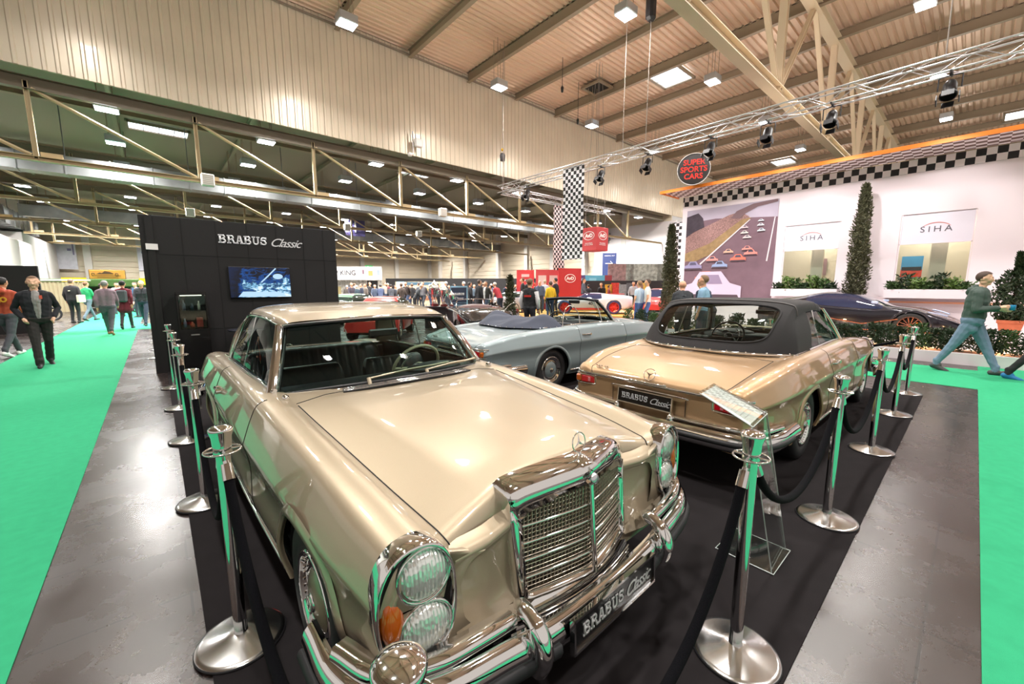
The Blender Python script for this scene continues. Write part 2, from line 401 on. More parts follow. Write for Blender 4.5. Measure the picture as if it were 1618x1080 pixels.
for j, Y in enumerate([20.9, 25.4, 30.3, 39.8, 46, 58]):
    for i in range(9):
        X = -5.6 + 4.9 * i
        o = lp2 if first else copy_tree(lp2); first = False
        o.location = (X, Y, 7.85)
        tag(o, 'hanging side hall lamp in the %s row back, %s from the left' % (cols[j], (cols + ['ninth'])[i]), 'ceiling lamp', 'hanging lamps of the side hall')
        lamp_light(o, SIDE_LAMP_W)
SKYL = emis('skylight_glow', 'e6f3ff', 4.)
def skylight(x, y, z, w, l, label):
    t = empty('skylight', (x, y, z), 0, label, 'skylight', 'skylights in the hall roofs')
    MB().box((0, 0, 0), (w, l, .04)).build('pane', SKYL, t); f = MB()
    for s in (-1, 1): f.box((s * w / 2, 0, -.02), (.12, l + .12, .12)); f.box((0, s * l / 2, -.02), (w, .12, .12))
    for q in (-.25, 0, .25): f.box((q * w, 0, -.03), (.03, l, .03))
    f.build('frame', BEAM, t); return t
for (x, y, lb) in [(22.6, 12.4, 'bright skylight between purlins above the round red lettered sign'), (45.2, 13.1, 'small distant skylight left of the striped canopy'), (45, -.9, 'skylight at the far right under the roof')]:
    skylight(x, y, 13.05, 2.0, 1.7, lb)
for (x, y, lb) in [(.9, 28.3, 'nearest of three skylights above the black booth'), (.8, 38, 'middle of three skylights above the black booth'), (.8, 48, 'farthest of three skylights above the black booth'), (14.6, 27, 'nearer skylight right of the black booth'), (14.6, 36.8, 'farther skylight right of the black booth')]:
    skylight(x, y, 9.44, 2.4, 1.2, lb)

# ---------------------------------------------------------------- black booth wall of the stand
BOOTH = mat('booth_black', '100e0f', .7, bump=(30, .1))
mb = MB(); mb.box((1.61, 9.55, 1.375), (3.0, .12, 2.75))
bw = tag(empty('booth_wall', (0, 0, 0)), 'tall black booth wall with silver lettering and a wall screen', 'booth wall')
mb.build('panel', BOOTH, bw); s = MB()
for xx in (.45, .95, 1.45, 1.95, 2.45, 2.85): s.box((xx, 9.486, 1.375), (.006, .006, 2.74))
s.box((1.61, 9.486, 2.1), (2.98, .006, .006)); s.box((1.61, 9.486, .75), (2.98, .006, .006)); s.build('panel_seam', mat('seam_black', '0c0b0c', .8), bw)
MB().box((.0, 9.62, 1.375), (.22, .26, 2.75)).box((.02, 9.5, 1.375), (.1, .1, 2.75)).build('end_panel', BOOTH, bw)
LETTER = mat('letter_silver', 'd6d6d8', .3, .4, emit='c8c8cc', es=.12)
def slab_word(parent, M, size, m, ext):
    """heavy slab-serif capitals spelling the word on the wall and the plates; centred, x right, y up"""
    mb = MB(); w = .20
    def st(path, ww=w): mb.tube([(p[0], p[1], 0) for p in path], 1, prof=[(ww / 2, -1), (ww / 2, 1), (-ww / 2, 1), (-ww / 2, -1)], up=(0, 0, 1), M=MM)
    def rect(x0, x1, y0, y1): st([(x0, (y0 + y1) / 2), (x1, (y0 + y1) / 2)], y1 - y0)
    def arc(cx, cy, rx, ry, a0, a1, n=9): return [(cx + rx * math.cos(math.radians(a0 + (a1 - a0) * i / n)), cy + ry * math.sin(math.radians(a0 + (a1 - a0) * i / n))) for i in range(n + 1)]
    x = 0
    tot = 6 * .95 - .05
    for ch in 'BRABUS':
        MM = M @ Matrix.Diagonal((size, size, ext, 1)) @ T(x - tot / 2, -.5, 0); s_ = .15
        if ch == 'B':
            rect(.1, .31, 0, 1); rect(0, .5, 0, s_); rect(0, .5, 1 - s_, 1); rect(.3, .5, .44, .58)
            st(arc(.5, .755, .19, .17, 90, -90), .17); st(arc(.52, .27, .23, .2, 90, -90), .19)
        elif ch == 'R':
            rect(.1, .31, 0, 1); rect(0, .44, 0, s_); rect(0, .5, 1 - s_, 1); rect(.3, .5, .42, .56)
            st(arc(.5, .73, .2, .2, 90, -90), .18); st([(.5, .48), (.66, .4), (.72, .2), (.78, .07)], .19); rect(.7, .92, 0, s_)
        elif ch == 'A':
            st([(.16, .05), (.38, .98)], .14); st([(.72, .05), (.5, .98)], .22); rect(.3, .58, .86, 1); rect(.25, .6, .28, .41); rect(0, .32, 0, s_); rect(.52, .92, 0, s_)
        elif ch == 'U':
            st([(.2, .95), (.2, .35)] + arc(.46, .33, .26, .25, 190, 350) + [(.72, .35), (.72, .95)], .17); rect(.0, .4, 1 - s_, 1); rect(.56, .92, 1 - s_, 1)
        else:
            st([(.74, .72), (.68, .85)] + arc(.44, .72, .26, .19, 50, 180) + arc(.44, .52, .3, .06, 180, 60) + arc(.44, .29, .28, .2, 60, -160) + [(.14, .26)], .17); rect(.68, .8, .62, .98); rect(.06, .18, .02, .4)
        x += .95
    return mb.build('word_lettering', m, parent)
def brand(parent, M, size, m, ext=.006, shear=.5):
    slab_word(parent, M @ T(-size * 1.75, 0, 0) @ Matrix.Diagonal((.9, 1, 1, 1)), size, m, ext)
    text('script_lettering', 'Classic', size * 1.55, m, parent, M @ T(size * 2.8, -size * .12, 0) @ Matrix.Diagonal((1.0, .95, 1, 1)), ext * .6, bold=-.0001, shear=shear, sp=.86)
brand(bw, face_M(1.66, 9.485, 2.43, (0, -1)), .158, LETTER, .012)
# wall screen showing an engine bay in blue
m, nt, b = nodes('screen_engine'); tc = N(nt, 'ShaderNodeTexCoord')
n1 = N(nt, 'ShaderNodeTexNoise', i_Scale=3.4, i_Detail=8., i_Roughness=.78, i_Distortion=1.1); mp = N(nt, 'ShaderNodeMapping'); mp.inputs['Scale'].default_value = (1, 1, 2.4)
nt.links.new(tc.outputs['Object'], mp.inputs[0]); nt.links.new(mp.outputs[0], n1.inputs[0])
sx = N(nt, 'ShaderNodeSeparateXYZ'); nt.links.new(tc.outputs['Object'], sx.inputs[0])
a1 = N(nt, 'ShaderNodeMapRange'); a1.inputs[1].default_value = -.28; a1.inputs[2].default_value = .28; a1.inputs[3].default_value = .16; a1.inputs[4].default_value = -.1; nt.links.new(sx.outputs[2], a1.inputs[0])
a2 = N(nt, 'ShaderNodeMapRange'); a2.inputs[1].default_value = -.5; a2.inputs[2].default_value = -.3; a2.inputs[3].default_value = -.3; a2.inputs[4].default_value = 0.; nt.links.new(sx.outputs[0], a2.inputs[0])
s1 = N(nt, 'ShaderNodeMath', operation='ADD'); s2 = N(nt, 'ShaderNodeMath', operation='ADD'); nt.links.new(n1.outputs[0], s1.inputs[0]); nt.links.new(a1.outputs[0], s1.inputs[1]); nt.links.new(s1.outputs[0], s2.inputs[0]); nt.links.new(a2.outputs[0], s2.inputs[1])
cc = ramp(nt, s2.outputs[0], [(.2, '061a3c'), (.42, '03060f'), (.5, '0a4f9e'), (.56, '0b1530'), (.6, '7cc4ee'), (.68, 'e8f6ff')])
nt.links.new(cc, b.inputs['Emission Color']); b.inputs['Emission Strength'].default_value = 1.1; b.inputs['Base Color'].default_value = (0, 0, 0, 1); b.inputs['Roughness'].default_value = .2
tv = empty('wall_screen', (1.61, 9.45, 1.62), 0, 'flat screen on the black booth wall showing an engine bay in blue', 'screen')
MB().box((0, 0, 0), (1.06, .06, .6), bevel=.01).build('bezel', BLACKP, tv); MB().box((0, -.032, 0), (1.04, .004, .58)).build('display', m, tv)
hose = MB(); hose.tube([(.0, -.036, .0), (.12, -.036, .12), (.27, -.036, .28)], .012, n=4); hose.lathe([(0, 0), (.09, 0)], T(.3, -.0355, .12) @ R(math.pi / 2, 'X'), 20, sy=.6); hose.add([(-.40, -.0355, -.28), (.44, -.0355, -.28), (.34, -.0355, -.19), (-.32, -.0355, -.18)], [(0, 1, 2, 3)]); hose.build('display_shapes', emis('screen_light', 'bfe4ff', 1.), tv)
# vitrine
vt = empty('display_cabinet', (.47, 9.2, 0), 0, 'narrow black display cabinet with a lit glass front against the booth wall', 'cabinet')
MB().box((0, 0, .4), (.42, .42, .8)).box((0, .2, 1.1), (.42, .02, .6)).box((0, 0, 1.42), (.42, .42, .06)).box((-.2, 0, 1.1), (.02, .42, .6)).box((.2, 0, 1.1), (.02, .42, .6)).build('body', mat('cabinet_black', '0b0a0b', .25), vt)
MB().box((0, -.2, 1.1), (.36, .006, .58)).build('glass_door', GLASS, vt); MB().box((0, -.215, .7), (.12, .01, .02)).build('handle', BRUSHED, vt)
MB().box((0, 0, 1.12), (.36, .36, .008)).build('glass_shelf', GLASS, vt); MB().box((0, -.02, 1.385), (.3, .05, .01)).build('cabinet_light', emis('cab_light', 'fff2e0', 12.), vt)
for i, (x, z, w, h, c, lb) in enumerate([(.09, .82, .09, .17, 'b03a34', 'red boxed item in the display cabinet'), (-.02, .82, .07, .1, 'c8593f', 'orange jar in the display cabinet'), (-.12, .82, .05, .16, '6e7f99', 'grey bottle in the display cabinet'), (-.12, 1.125, .06, .18, '8a8fa0', 'silver bottle on the upper cabinet shelf'), (.1, 1.125, .05, .16, 'e8e2d8', 'white figurine on the upper cabinet shelf'), (0, 1.125, .05, .12, '3f4a5a', 'dark flask on the upper cabinet shelf')]):
    mb = MB()
    if i in (0,): mb.box((0, 0, h / 2), (w, .06, h), bevel=.005)
    else: mb.lathe([(0, 0), (w / 2, 0), (w / 2, h * .6), (w * .2, h * .8), (w * .2, h), (0, h)], n=12)
    o = mb.build('cabinet_item', mat('item_' + c, c, .3)); o.location = (.47 + x, 9.15, z); tag(o, lb, 'display item')
tb = empty('side_table', (1.25, 9.0, 0), 0, 'small round dark table between the booth wall and the front car', 'table')
tb2 = MB(); tb2.lathe([(0, .72), (.3, .72), (.31, .735), (.3, .75), (0, .75)], n=32); tb2.build('tabletop', mat('table_dark', '2e2f38', .25), tb); MB().cyl((0, 0, .02), (0, 0, .72), .03).build('leg', CHROME, tb); MB().lathe([(0, 0), (.22, 0), (.2, .02), (0, .03)], n=24).build('base', CHROME, tb)

vt_ = empty('roof_vent', (20.6, 15.9, 13.1), 0, 'dark square roof vent with a pale rim near the corrugated wall', 'vent'); MB().box((0, 0, 0), (1.1, 1.1, .06)).build('vent_opening', mat('vent_dark', '1a1614', .8), vt_)
mb = MB()
for s in (-1, 1): mb.box((s * .6, 0, -.03), (.14, 1.34, .1)); mb.box((0, s * .6, -.03), (1.06, .14, .1))
mb.build('vent_rim', BEAM, vt_)
for x, y, ln_, lb in [(16.8, 15.2, 1.1, 'black hanging plug on a short cable left of the roof vent'), (19.4, 16.3, 1.7, 'black hanging plug on a longer cable below the roof vent'), (32.0, 8.4, .9, 'black hanging plug behind the big roof truss')]:
    t = empty('hanging_plug', (x, y, 12.9), 0, lb, 'plug', 'black hanging plugs under the roof'); MB().cyl((0, 0, -ln_), (0, 0, .25), .015, n=5).build('cable', BLACKP, t); MB().lathe([(0, -ln_ - .35), (.06, -ln_ - .3), (.08, -ln_ - .1), (.03, -ln_), (0, -ln_)], None, 10).build('plug_body', BLACKP, t)
# ================================================================ the classic two-door cars (local frame: +x forwards, +y left, origin on the ground midway between the axles)
WB = 1.375
#            x:  -2.46  -2.2  -1.9  -1.4  -.8    0     .4    .8   1.2   1.6   1.9
KX = np.array([-2.46, -2.2, -1.9, -1.4, -.8, 0., .4, .8, 1.2, 1.6, 1.9])
K = dict(
    zc=[.800, .862, .900, .930, .945, .95, .955, .950, .926, .888, .846],
    y2=[.50, .50, .50, .50, .5, .5, .55, .53, .48, .43, .375],
    z2=[.795, .855, .892, .922, .94, .945, .944, .934, .908, .866, .822],
    y3=[.63, .66, .67, .67, .67, .67, .695, .685, .665, .645, .62],
    z3=[.790, .848, .885, .918, .935, .94, .930, .897, .855, .812, .772],
    y4=[.70, .745, .765, .775, .775, .775, .77, .75, .73, .715, .70],
    z4=[.812, .872, .905, .930, .94, .942, .935, .915, .887, .852, .812],
    y5=[.77, .825, .845, .85, .85, .85, .845, .835, .825, .815, .80],
    z5=[.790, .848, .882, .905, .915, .918, .912, .893, .866, .831, .790],
    y6=[.795, .858, .876, .884, .886, .886, .884, .877, .867, .858, .840],
    z6=[.735, .785, .815, .835, .845, .848, .843, .825, .80, .768, .73],
    y7=[.824, .893, .918, .929, .933, .933, .931, .924, .915, .899, .868],
    z7=[.66, .69, .70, .705, .71, .71, .708, .70, .69, .675, .655],
    y8=[.803, .868, .893, .903, .908, .908, .906, .90, .894, .88, .857],
    z8=[.60, .61, .60, .58, .57, .57, .57, .57, .575, .58, .58],
    y9=[.79, .86, .892, .905, .91, .91, .908, .903, .897, .88, .848],
    z9=[.45, .42, .40, .38, .37, .37, .37, .38, .40, .42, .44],
    ya=[.72, .80, .85, .86, .865, .865, .865, .86, .855, .83, .78],
    za=[.31, .26, .23, .22, .21, .21, .21, .21, .22, .26, .31],
)
def kk(n, x): return pchip(x, KX, K[n])
SPAN = 5
def section(x):
    c = {n: kk(n, x) for n in K}
    zc = c['zc']
    pts = [(0, zc), (.22, zc - .005), (c['y2'], c['z2']), (c['y3'], c['z3']), (c['y4'], c['z4']), (c['y5'], c['z5']), (c['y6'], c['z6']), (c['y7'], c['z7']), (c['y8'], c['z8']), (c['y9'], c['z9']), (c['ya'], c['za'])]
    return crom(pts, SPAN, sharp=(2, 3, 7))
def nose_scale(S, t, x0, dx, Ry, Rz):
    """ring S rounded in towards the flat end face, t 0..1"""
    k = 1 - math.cos(t * math.pi / 2); Z = S.copy()
    Z[:, 0] = S[:, 0] * (1 - k * Ry / .85); top = S[:, 1] > .55
    if x0 > 0:
        w = np.clip((.68 - S[:, 0]) / .12, 0, 1); Rz = Rz + (.115 - Rz) * w
    Z[:, 1] = np.where(top, .55 + (S[:, 1] - .55) * (1 - k * Rz / .3), .55 + (S[:, 1] - .55) * (1 - k * .02 / .3))
    return x0 + dx * math.sin(t * math.pi / 2), Z
def body_grid():
    st = []
    for t in (1, .85, .65, .45, .22): 
        x, Z = nose_scale(section(-2.46), t, -2.46, -.10, .07, .09); st.append((x, Z))
    for x in np.concatenate([np.arange(-2.46, 1.9, .03), [1.9]]): st.append((x, section(x)))
    for t in (.22, .45, .65, .85, 1):
        x, Z = nose_scale(section(1.9), t, 1.9, .09, .045, .06); st.append((x, Z))
    G = np.array([[(x, y, z) for y, z in Z] for x, Z in st])
    X_ = G[:, :, 0]; Y_ = G[:, :, 1]; w = np.interp(Y_, [.33, .36, .62, .68], [1, .85, .35, 0]) * (X_ > 1.75) * (G[:, :, 2] > .6); G[:, :, 0] = X_ - (X_ - 1.75) * .36 * w; return G
def side_y(x, z):
    S = section(x)[4 * SPAN:]; return float(np.interp(-z, -S[:, 1], S[:, 0]))
AR, AZ = .352, .325
def shell_parts():
    """splits the shell grid into regions; returns dict name -> (grid faces per side)"""
    G = body_grid(); n, m = G.shape[:2]
    X = G[:, :, 0].copy(); Z = G[:, :, 2].copy()
    # wheel arches: move grid points inside the opening onto its rim
    ins = np.zeros((n, m), bool)
    for wx in (-WB, WB):
        dx, dz = X - wx, (Z - AZ) / (1.0 if wx > 0 else .96); r = np.hypot(dx, dz)
        ins |= (r < AR) & (np.arange(m)[None, :] >= 5 * SPAN)
    keep = np.ones((n - 1, m - 1), bool)
    for i in range(n - 1):
        for j in range(m - 1):
            if ins[i:i + 2, j:j + 2].all(): keep[i, j] = False
    G2 = G.copy()
    for wx in (-WB, WB):
        for i in range(n):
            for j in range(m):
                if ins[i, j] and abs(X[i, j] - wx) < AR + .01:
                    d = np.array([X[i, j] - wx, Z[i, j] - AZ]); r = np.linalg.norm(d) + 1e-9
                    nx, nz = wx + d[0] / r * AR, AZ + d[1] / r * AR * (1 if wx > 0 else .96)
                    if nz < .2: nz = max(nz, .2)
                    G2[i, j, 0] = nx; G2[i, j, 2] = nz; G2[i, j, 1] = side_y(min(max(nx, -2.46), 1.9), nz)
    return G2, keep
def windshield_base(y): return .62 - .27 * (abs(y) / .74) ** 2
def rear_base(y): return -1.72 + .30 * (abs(y) / .74) ** 2.5
GRID2, KEEP = shell_parts()
def car_shell(root, paint, variant):
    G, keep = GRID2, KEEP; n, m = G.shape[:2]; xs = G[:, 10 * SPAN - 1, 0] if False else G[:, 0, 0]
    reg = np.full((n - 1, m - 1), 0)            # 0 body 1 hood 2 trunk 3 door 9 open
    for i in range(n - 1):
        xm = (xs[i] + xs[i + 1]) / 2
        for j in range(m - 1):
            c = G[i:i + 2, j:j + 2].reshape(-1, 3).mean(0); ym = c[1]
            if j < 3 * SPAN and .60 < xm < 2.2: reg[i, j] = 1
            if j < 3 * SPAN and xm < -1.68: reg[i, j] = 2
            if 4 * SPAN + 2 <= j < 9 * SPAN + 2 and -.78 < xm < .46: reg[i, j] = 3
            if j < 4 * SPAN - 1 and c[0] < windshield_base(ym) - .035 and c[0] > rear_base(ym) + (.0 if variant == 'coupe' else .12): reg[i, j] = 9
    reg[~keep] = 9
    def emit_part(code, sides, name, extra=None):
        mb = MB()
        for s in sides:
            P = G.copy(); P[:, :, 1] *= s
            mb.grid(P, mask=(reg == code), flip=(s > 0))
        if extra: extra(mb)
        return mb.build(name, paint, root, weld=.0006)
    def ends(mb):
        for k, fl in ((0, True), (-1, False)):
            Rr = G[k]; ring = [tuple(p) for p in Rr] + [(p[0], -p[1], p[2]) for p in Rr[::-1][:-1]]
            if k == 0: mb.add(ring, [tuple(range(len(ring)))[::-1]], None, False)
            else:
                rr = np.array(ring); c_ = np.array([rr[0][0], 0, .58]); inn = c_ + (rr - c_) * np.array([1, .72, .6]); mb.grid([rr, inn]); mb.add([(1.87, -.8, .3), (1.87, .8, .3), (1.87, .8, .72), (1.87, -.8, .72)], [(0, 1, 2, 3)])
        # arch lips and inner wheel houses
        for wx in (-WB, WB):
            for s in (-1, 1):
                A = np.radians(np.linspace(-16, 196, 30)); P = []
                sz = 1 if wx > 0 else .96
                for a in A:
                    px, pz = wx + AR * math.cos(a), AZ + AR * sz * math.sin(a); y = side_y(min(max(px, -2.46), 1.9), max(pz, .21))
                    row = [(wx + (AR + .045) * math.cos(a), y + .001, AZ + (AR + .045) * sz * math.sin(a)), (wx + (AR + .022) * math.cos(a), y + .012, AZ + (AR + .022) * sz * math.sin(a)), (px, y + .014, pz), (wx + (AR - .012) * math.cos(a), y + .004, AZ + (AR - .012) * sz * math.sin(a)), (px, y - .004, pz), (px, y - .012, pz)]
                    P.append([(q[0], q[1] * s, q[2]) for q in row])
                mb.grid(P, flip=(s > 0))
    emit_part(0, (-1, 1), 'body_shell', ends)
    emit_part(1, (-1, 1), 'hood'); emit_part(2, (-1, 1), 'trunk_lid')
    for s in (-1, 1):
        d = emit_part(3, (s,), 'door')
        h = MB(); hy = side_y(-.62, .80) + .022
        h.tube([(-.72, s * (hy - .025), .80), (-.70, s * hy, .80), (-.56, s * hy, .80), (-.54, s * (hy - .025), .80)], .011, n=8); h.cyl((-.55, s * (hy - .02), .80), (-.55, s * (hy + .012), .80), .018); h.build('door_handle', CHROME, d)
    gap = MB(); BLK = mat('shut_gap', '050505', .8)
    def gline(pts, r=.0035): gap.tube(pts, r, n=5)
    i0 = [i for i in range(n) if xs[i] > .6]; i1 = [i for i in range(n) if xs[i] < -1.68]
    for s in (-1, 1):
        f = np.array([1, s, 1])
        gline(G[i0, 3 * SPAN] * f); gline(G[i1, 3 * SPAN] * f)
        for xx in (-.78, .46):
            i = int(np.argmin(abs(xs - xx))); gline(G[i, 4 * SPAN + 2:9 * SPAN + 3] * f, .003)
        j = 9 * SPAN + 2; i = [i for i in range(n) if -.78 <= xs[i] <= .46]; gline(G[i, j] * f, .003)
    for xx in (.6, -1.68):
        i = int(np.argmin(abs(xs - xx))); r = G[i, :3 * SPAN + 1]; gline(np.concatenate([r[::-1], r[1:] * [1, -1, 1]]), .003)
    gap.build('shut_lines', BLK, root)
    und = MB()
    und.box((0, 0, .26), (2.05, 1.66, .12)); und.box((-.2, 0, .4), (4.0, 1.0, .25))
    for wx in (-WB, WB):
        for s in (-1, 1):
            A = np.radians(np.linspace(-10, 190, 20)); und.grid([[(wx + (AR + .004) * math.cos(a), s * y, AZ + (AR + .004) * math.sin(a)) for y in (.5, .86)] for a in A]); und.box((wx, s * .5, .42), (.7, .01, .5))
    und.build('underbody', mat('underbody_black', '0a0a0a', .9), root)
    # rocker chrome strips, belt strips
    for s in (-1, 1):
        ch = MB(); ch.tube([(x, s * (side_y(x, .27) + .006), .27) for x in np.linspace(-.98, .98, 30)], 1, prof=[(.006, -.018), (.01, 0), (.006, .018), (-.006, .018), (-.006, -.018)])
        ch.tube([(x, s * (float(kk('y4', x)) - .02), float(kk('z4', x)) + .008) for x in np.linspace(-1.42, .36, 40)], .009, n=6)
        ch.build('chrome_strip', CHROME, root)
    return reg
def star(mb, M, r, t=None):
    """ring with three tapered points"""
    t = t or r * .07; A = np.linspace(0, 2 * math.pi, 28, endpoint=False)
    mb.tube([(r * math.cos(a), r * math.sin(a), 0) for a in A], t, n=6, closed=True, M=M)
    for k in range(3):
        a = math.pi / 2 + k * 2 * math.pi / 3; c, s = math.cos(a), math.sin(a); w = r * .14
        V = [(c * r, s * r, 0), (-s * w + c * .13 * r, c * w + s * .13 * r, 0), (s * w + c * .13 * r, -c * w + s * .13 * r, 0), (0, 0, t * 1.4), (0, 0, -t * 1.4), (0, 0, 0)]
        mb.add(V, [(0, 1, 3), (0, 3, 2), (0, 4, 1), (0, 2, 4)], M, False)
def wheel(root, x, s, paint):
    w = empty('wheel', (x, s * .785, .322)); w.parent = root
    if s < 0: w.rotation_euler = (0, 0, math.pi)
    M = R(-math.pi / 2, 'X')                       # lathe axis z -> +y (outwards)
    ty = MB(); ty.lathe([(.20, -.09), (.26, -.092), (.298, -.085), (.316, -.07), (.322, -.04), (.322, .04), (.316, .066), (.298, .082), (.26, .09), (.215, .086), (.195, .07), (.19, 0)], M, 48)
    ty.build('tyre', RUBBER, w)
    r = MB(); r.lathe([(.118, .062), (.13, .07), (.142, .058), (.16, .066), (.178, .082), (.192, .088), (.2, .084), (.205, .07)], M, 48)
    for k in range(36):
        a = k * math.pi / 18; r.box((.165 * math.cos(a), .072, .165 * math.sin(a)), (.008, .006, .008))
    r.build('trim_ring', CHROME, w)
    h = MB(); h.lathe([(.0, .088), (.05, .087), (.09, .08), (.118, .066)], M, 36); hc = h.build('hubcap', paint, w)
    k = MB(); k.lathe([(.118, .064), (.124, .07), (.128, .062)], M, 36); k.lathe([(0, .097), (.03, .095), (.036, .088)], M, 24); star(k, T(0, .1, 0) @ M, .03); k.build('hubcap_star', CHROME, hc)
    MB().lathe([(0, .03), (.2, .03), (.2, -.05)], M, 24).build('brake_dark', mat('brake', '1c1c1e', .6), w)
LENS = None
def lens_mat():
    global LENS
    if LENS: return LENS
    m, nt, b = nodes('headlamp_lens'); tc = N(nt, 'ShaderNodeTexCoord'); wv = N(nt, 'ShaderNodeTexWave', i_Scale=26., bands_direction='Y'); v = N(nt, 'ShaderNodeTexVoronoi', i_Scale=60.)
    nt.links.new(tc.outputs['Object'], wv.inputs[0]); nt.links.new(tc.outputs['Object'], v.inputs[0])
    ad = N(nt, 'ShaderNodeMath', operation='ADD'); nt.links.new(wv.outputs['Fac'], ad.inputs[0]); nt.links.new(v.outputs[0], ad.inputs[1])
    bp = N(nt, 'ShaderNodeBump', i_Strength=.5, i_Distance=.004); nt.links.new(ad.outputs[0], bp.inputs['Height']); nt.links.new(bp.outputs[0], b.inputs['Normal'])
    b.inputs['Base Color'].default_value = lin('e6ebe8'); b.inputs['Metallic'].default_value = .6; b.inputs['Roughness'].default_value = .1; b.inputs['Coat Weight'].default_value = 1; LENS = m; return m
def headlamp(root, s):
    h = empty('headlamp', (1.975, s * .735, .635)); h.parent = root; h.rotation_euler = (0, -.03, s * .10)
    O = []
    for a in np.linspace(0, 2 * math.pi, 40, endpoint=False):
        c, q = math.cos(a), math.sin(a); O.append((np.sign(c) * abs(c) ** .85 * .122 * (1.06 if c * s > 0 else .96), np.sign(q) * abs(q) ** .85 * .185))
    def ring(k, x): return [(x, y * k, z * k) for y, z in O]
    mb = MB(); mb.grid(np.array([ring(1.0, -.05), ring(1.03, .0), ring(1.02, .022), ring(.97, .034), ring(.93, .026), ring(.9, .006)]), closev=True); mb.build('chrome_surround', CHROME, h)
    MB().add(ring(.91, .006), [tuple(range(40))], None, False).build('lamp_backing', mat('lamp_bowl', '3a3a3c', .15, .9), h)
    for zz in (.083, -.083):
        l = MB(); M = T(.004, -s * .018, zz) @ R(math.pi / 2, 'Y'); l.lathe([(0.001, .042), (.03, .04), (.055, .034), (.07, .022), (.075, .006)], M, 32); lo = l.build('lens', lens_mat(), h)
        r = MB(); r.lathe([(.073, .0), (.078, .02), (.084, .022), (.087, .012), (.086, 0)], M, 32); r.build('lens_ring', CHROME, lo)
    a = MB(); a.ball((0, 0, 0), (.024, .036, .076), T(.008, s * .080, -.025)); a.build('indicator', mat('amber_lens', 'b9560a', .12, coat=1), h)
def grille(root):
    g = empty('grille', (0, 0, 0)); g.parent = root
    def xf(y, z): return 2.075 - .075 * (abs(y) / .34) ** 1.3 - .035 * (z - .4) / .4       # face of the grille
    def prof(w_t, w_b, z0, z1, n=14):       # closed outline of the surround
        pts = []
        for t in np.linspace(-1, 1, 25):
            y = t * w_t; z = z1 - .03 * abs(t) ** 2.2 - .018 * max(0, abs(t) - .9) / .1; pts.append((y, z))
        for z in np.linspace(z1 - .06, z0, n): pts.append((w_t + (w_b - w_t) * (z1 - z) / (z1 - z0), z))
        for t in np.linspace(1, -1, 25): pts.append((t * w_b, z0))
        for z in np.linspace(z0, z1 - .06, n): pts.append((-(w_t + (w_b - w_t) * (z1 - z) / (z1 - z0)), z))
        return pts
    out, inn = prof(.362, .345, .40, .862), prof(.318, .306, .425, .768)
    mb = MB(); rows = []; up_ = lambda z: z > .76

    rows.append([(1.90 if not up_(z) else xf(y, z) - .10, y * .99, z + (.006 if up_(z) else -.0)) for y, z in out])
    rows.append([(xf(y, z) - (.03 if up_(z) else .02), y, z + (.002 if up_(z) else 0)) for y, z in out])
    rows.append([(xf(y, z) - .006, y * .992, z - (.014 if up_(z) else 0)) for y, z in out])
    rows.append([(xf(y, z) + .004, y * .972 if abs(y) > .25 else y, z - (.045 if up_(z) else -.008)) for y, z in out])
    rows.append([(xf(y, z) + .002, y * 1.012, z + (.010 if up_(z) else -.004)) for y, z in inn])
    rows.append([(xf(y, z) - .03, y, z) for y, z in inn])
    mb.grid(np.array(rows), closev=True); mb.build('grille_surround', CHROME, g, weld=.0005, recalc=True)
    bk = MB(); Yb = np.linspace(-.31, .31, 17); bk.grid([[(xf(y, z) - .06, y, z) for y in Yb] for z in (.41, .78)]); bk.build('grille_backing', mat('grille_dark', '4a443d', .6), g)
    ms = MB(); zt = lambda y: .766 - .03 * (abs(y) / .312) ** 2.2
    for z in np.arange(.43, .75, .0165):
        for s in (-1, 1):
            ys = [y for y in np.linspace(0, .305, 10) if zt(y) > z - .004]; ms.tube([(xf(y, z) - .022, s * y, z) for y in ys], .0022, n=4, cap=False) if len(ys) > 1 else None
    for y in np.arange(-.3, .301, .0165):
        ms.box((xf(y, .58) - .024, y, (.412 + zt(y)) / 2), (.008, .0028, zt(y) - .412), None)
    ms.build('grille_mesh', mat('grille_bars', 'ded4c2', .25, .85), g)
    br = MB()
    for z in (.49, .555, .62, .685):
        for s in (-1, 1): br.tube([(xf(y, z) - .012, s * y, z) for y in np.linspace(0, .308, 8)], .0062, n=6)
    br.tube([(xf(0, z) + .004, 0, z) for z in (.41, .5, .6, .7, .77)], .011, n=8, up=(1, 0, 0)); br.build('grille_bar', CHROME, g)
    em = MB(); M = T(1.99, 0, .852); em.lathe([(.0, .024), (.022, .022), (.03, .012), (.045, .006), (.052, -.006)], M, 24)
    em.tube([(1.99, 0, .87), (1.985, 0, .888)], .006); star(em, T(1.98, 0, .925) @ R(-.12, 'Y') @ R(math.pi / 2, 'Y') @ R(math.pi / 2, 'Z'), .04); em.build('hood_star', CHROME, g)
    bd = MB(); bd.lathe([(0, .008), (.018, .007), (.022, 0)], T(2.062, 0, .80) @ R(math.pi / 2 - .3, 'Y'), 20); bd.build('grille_badge', mat('badge_silver', 'd0d0d8', .2, .8), g)
def sweep_plan(pts, prof, mb, n=8):
    P = crom(pts, n); mb.tube(P, 1, prof=prof)
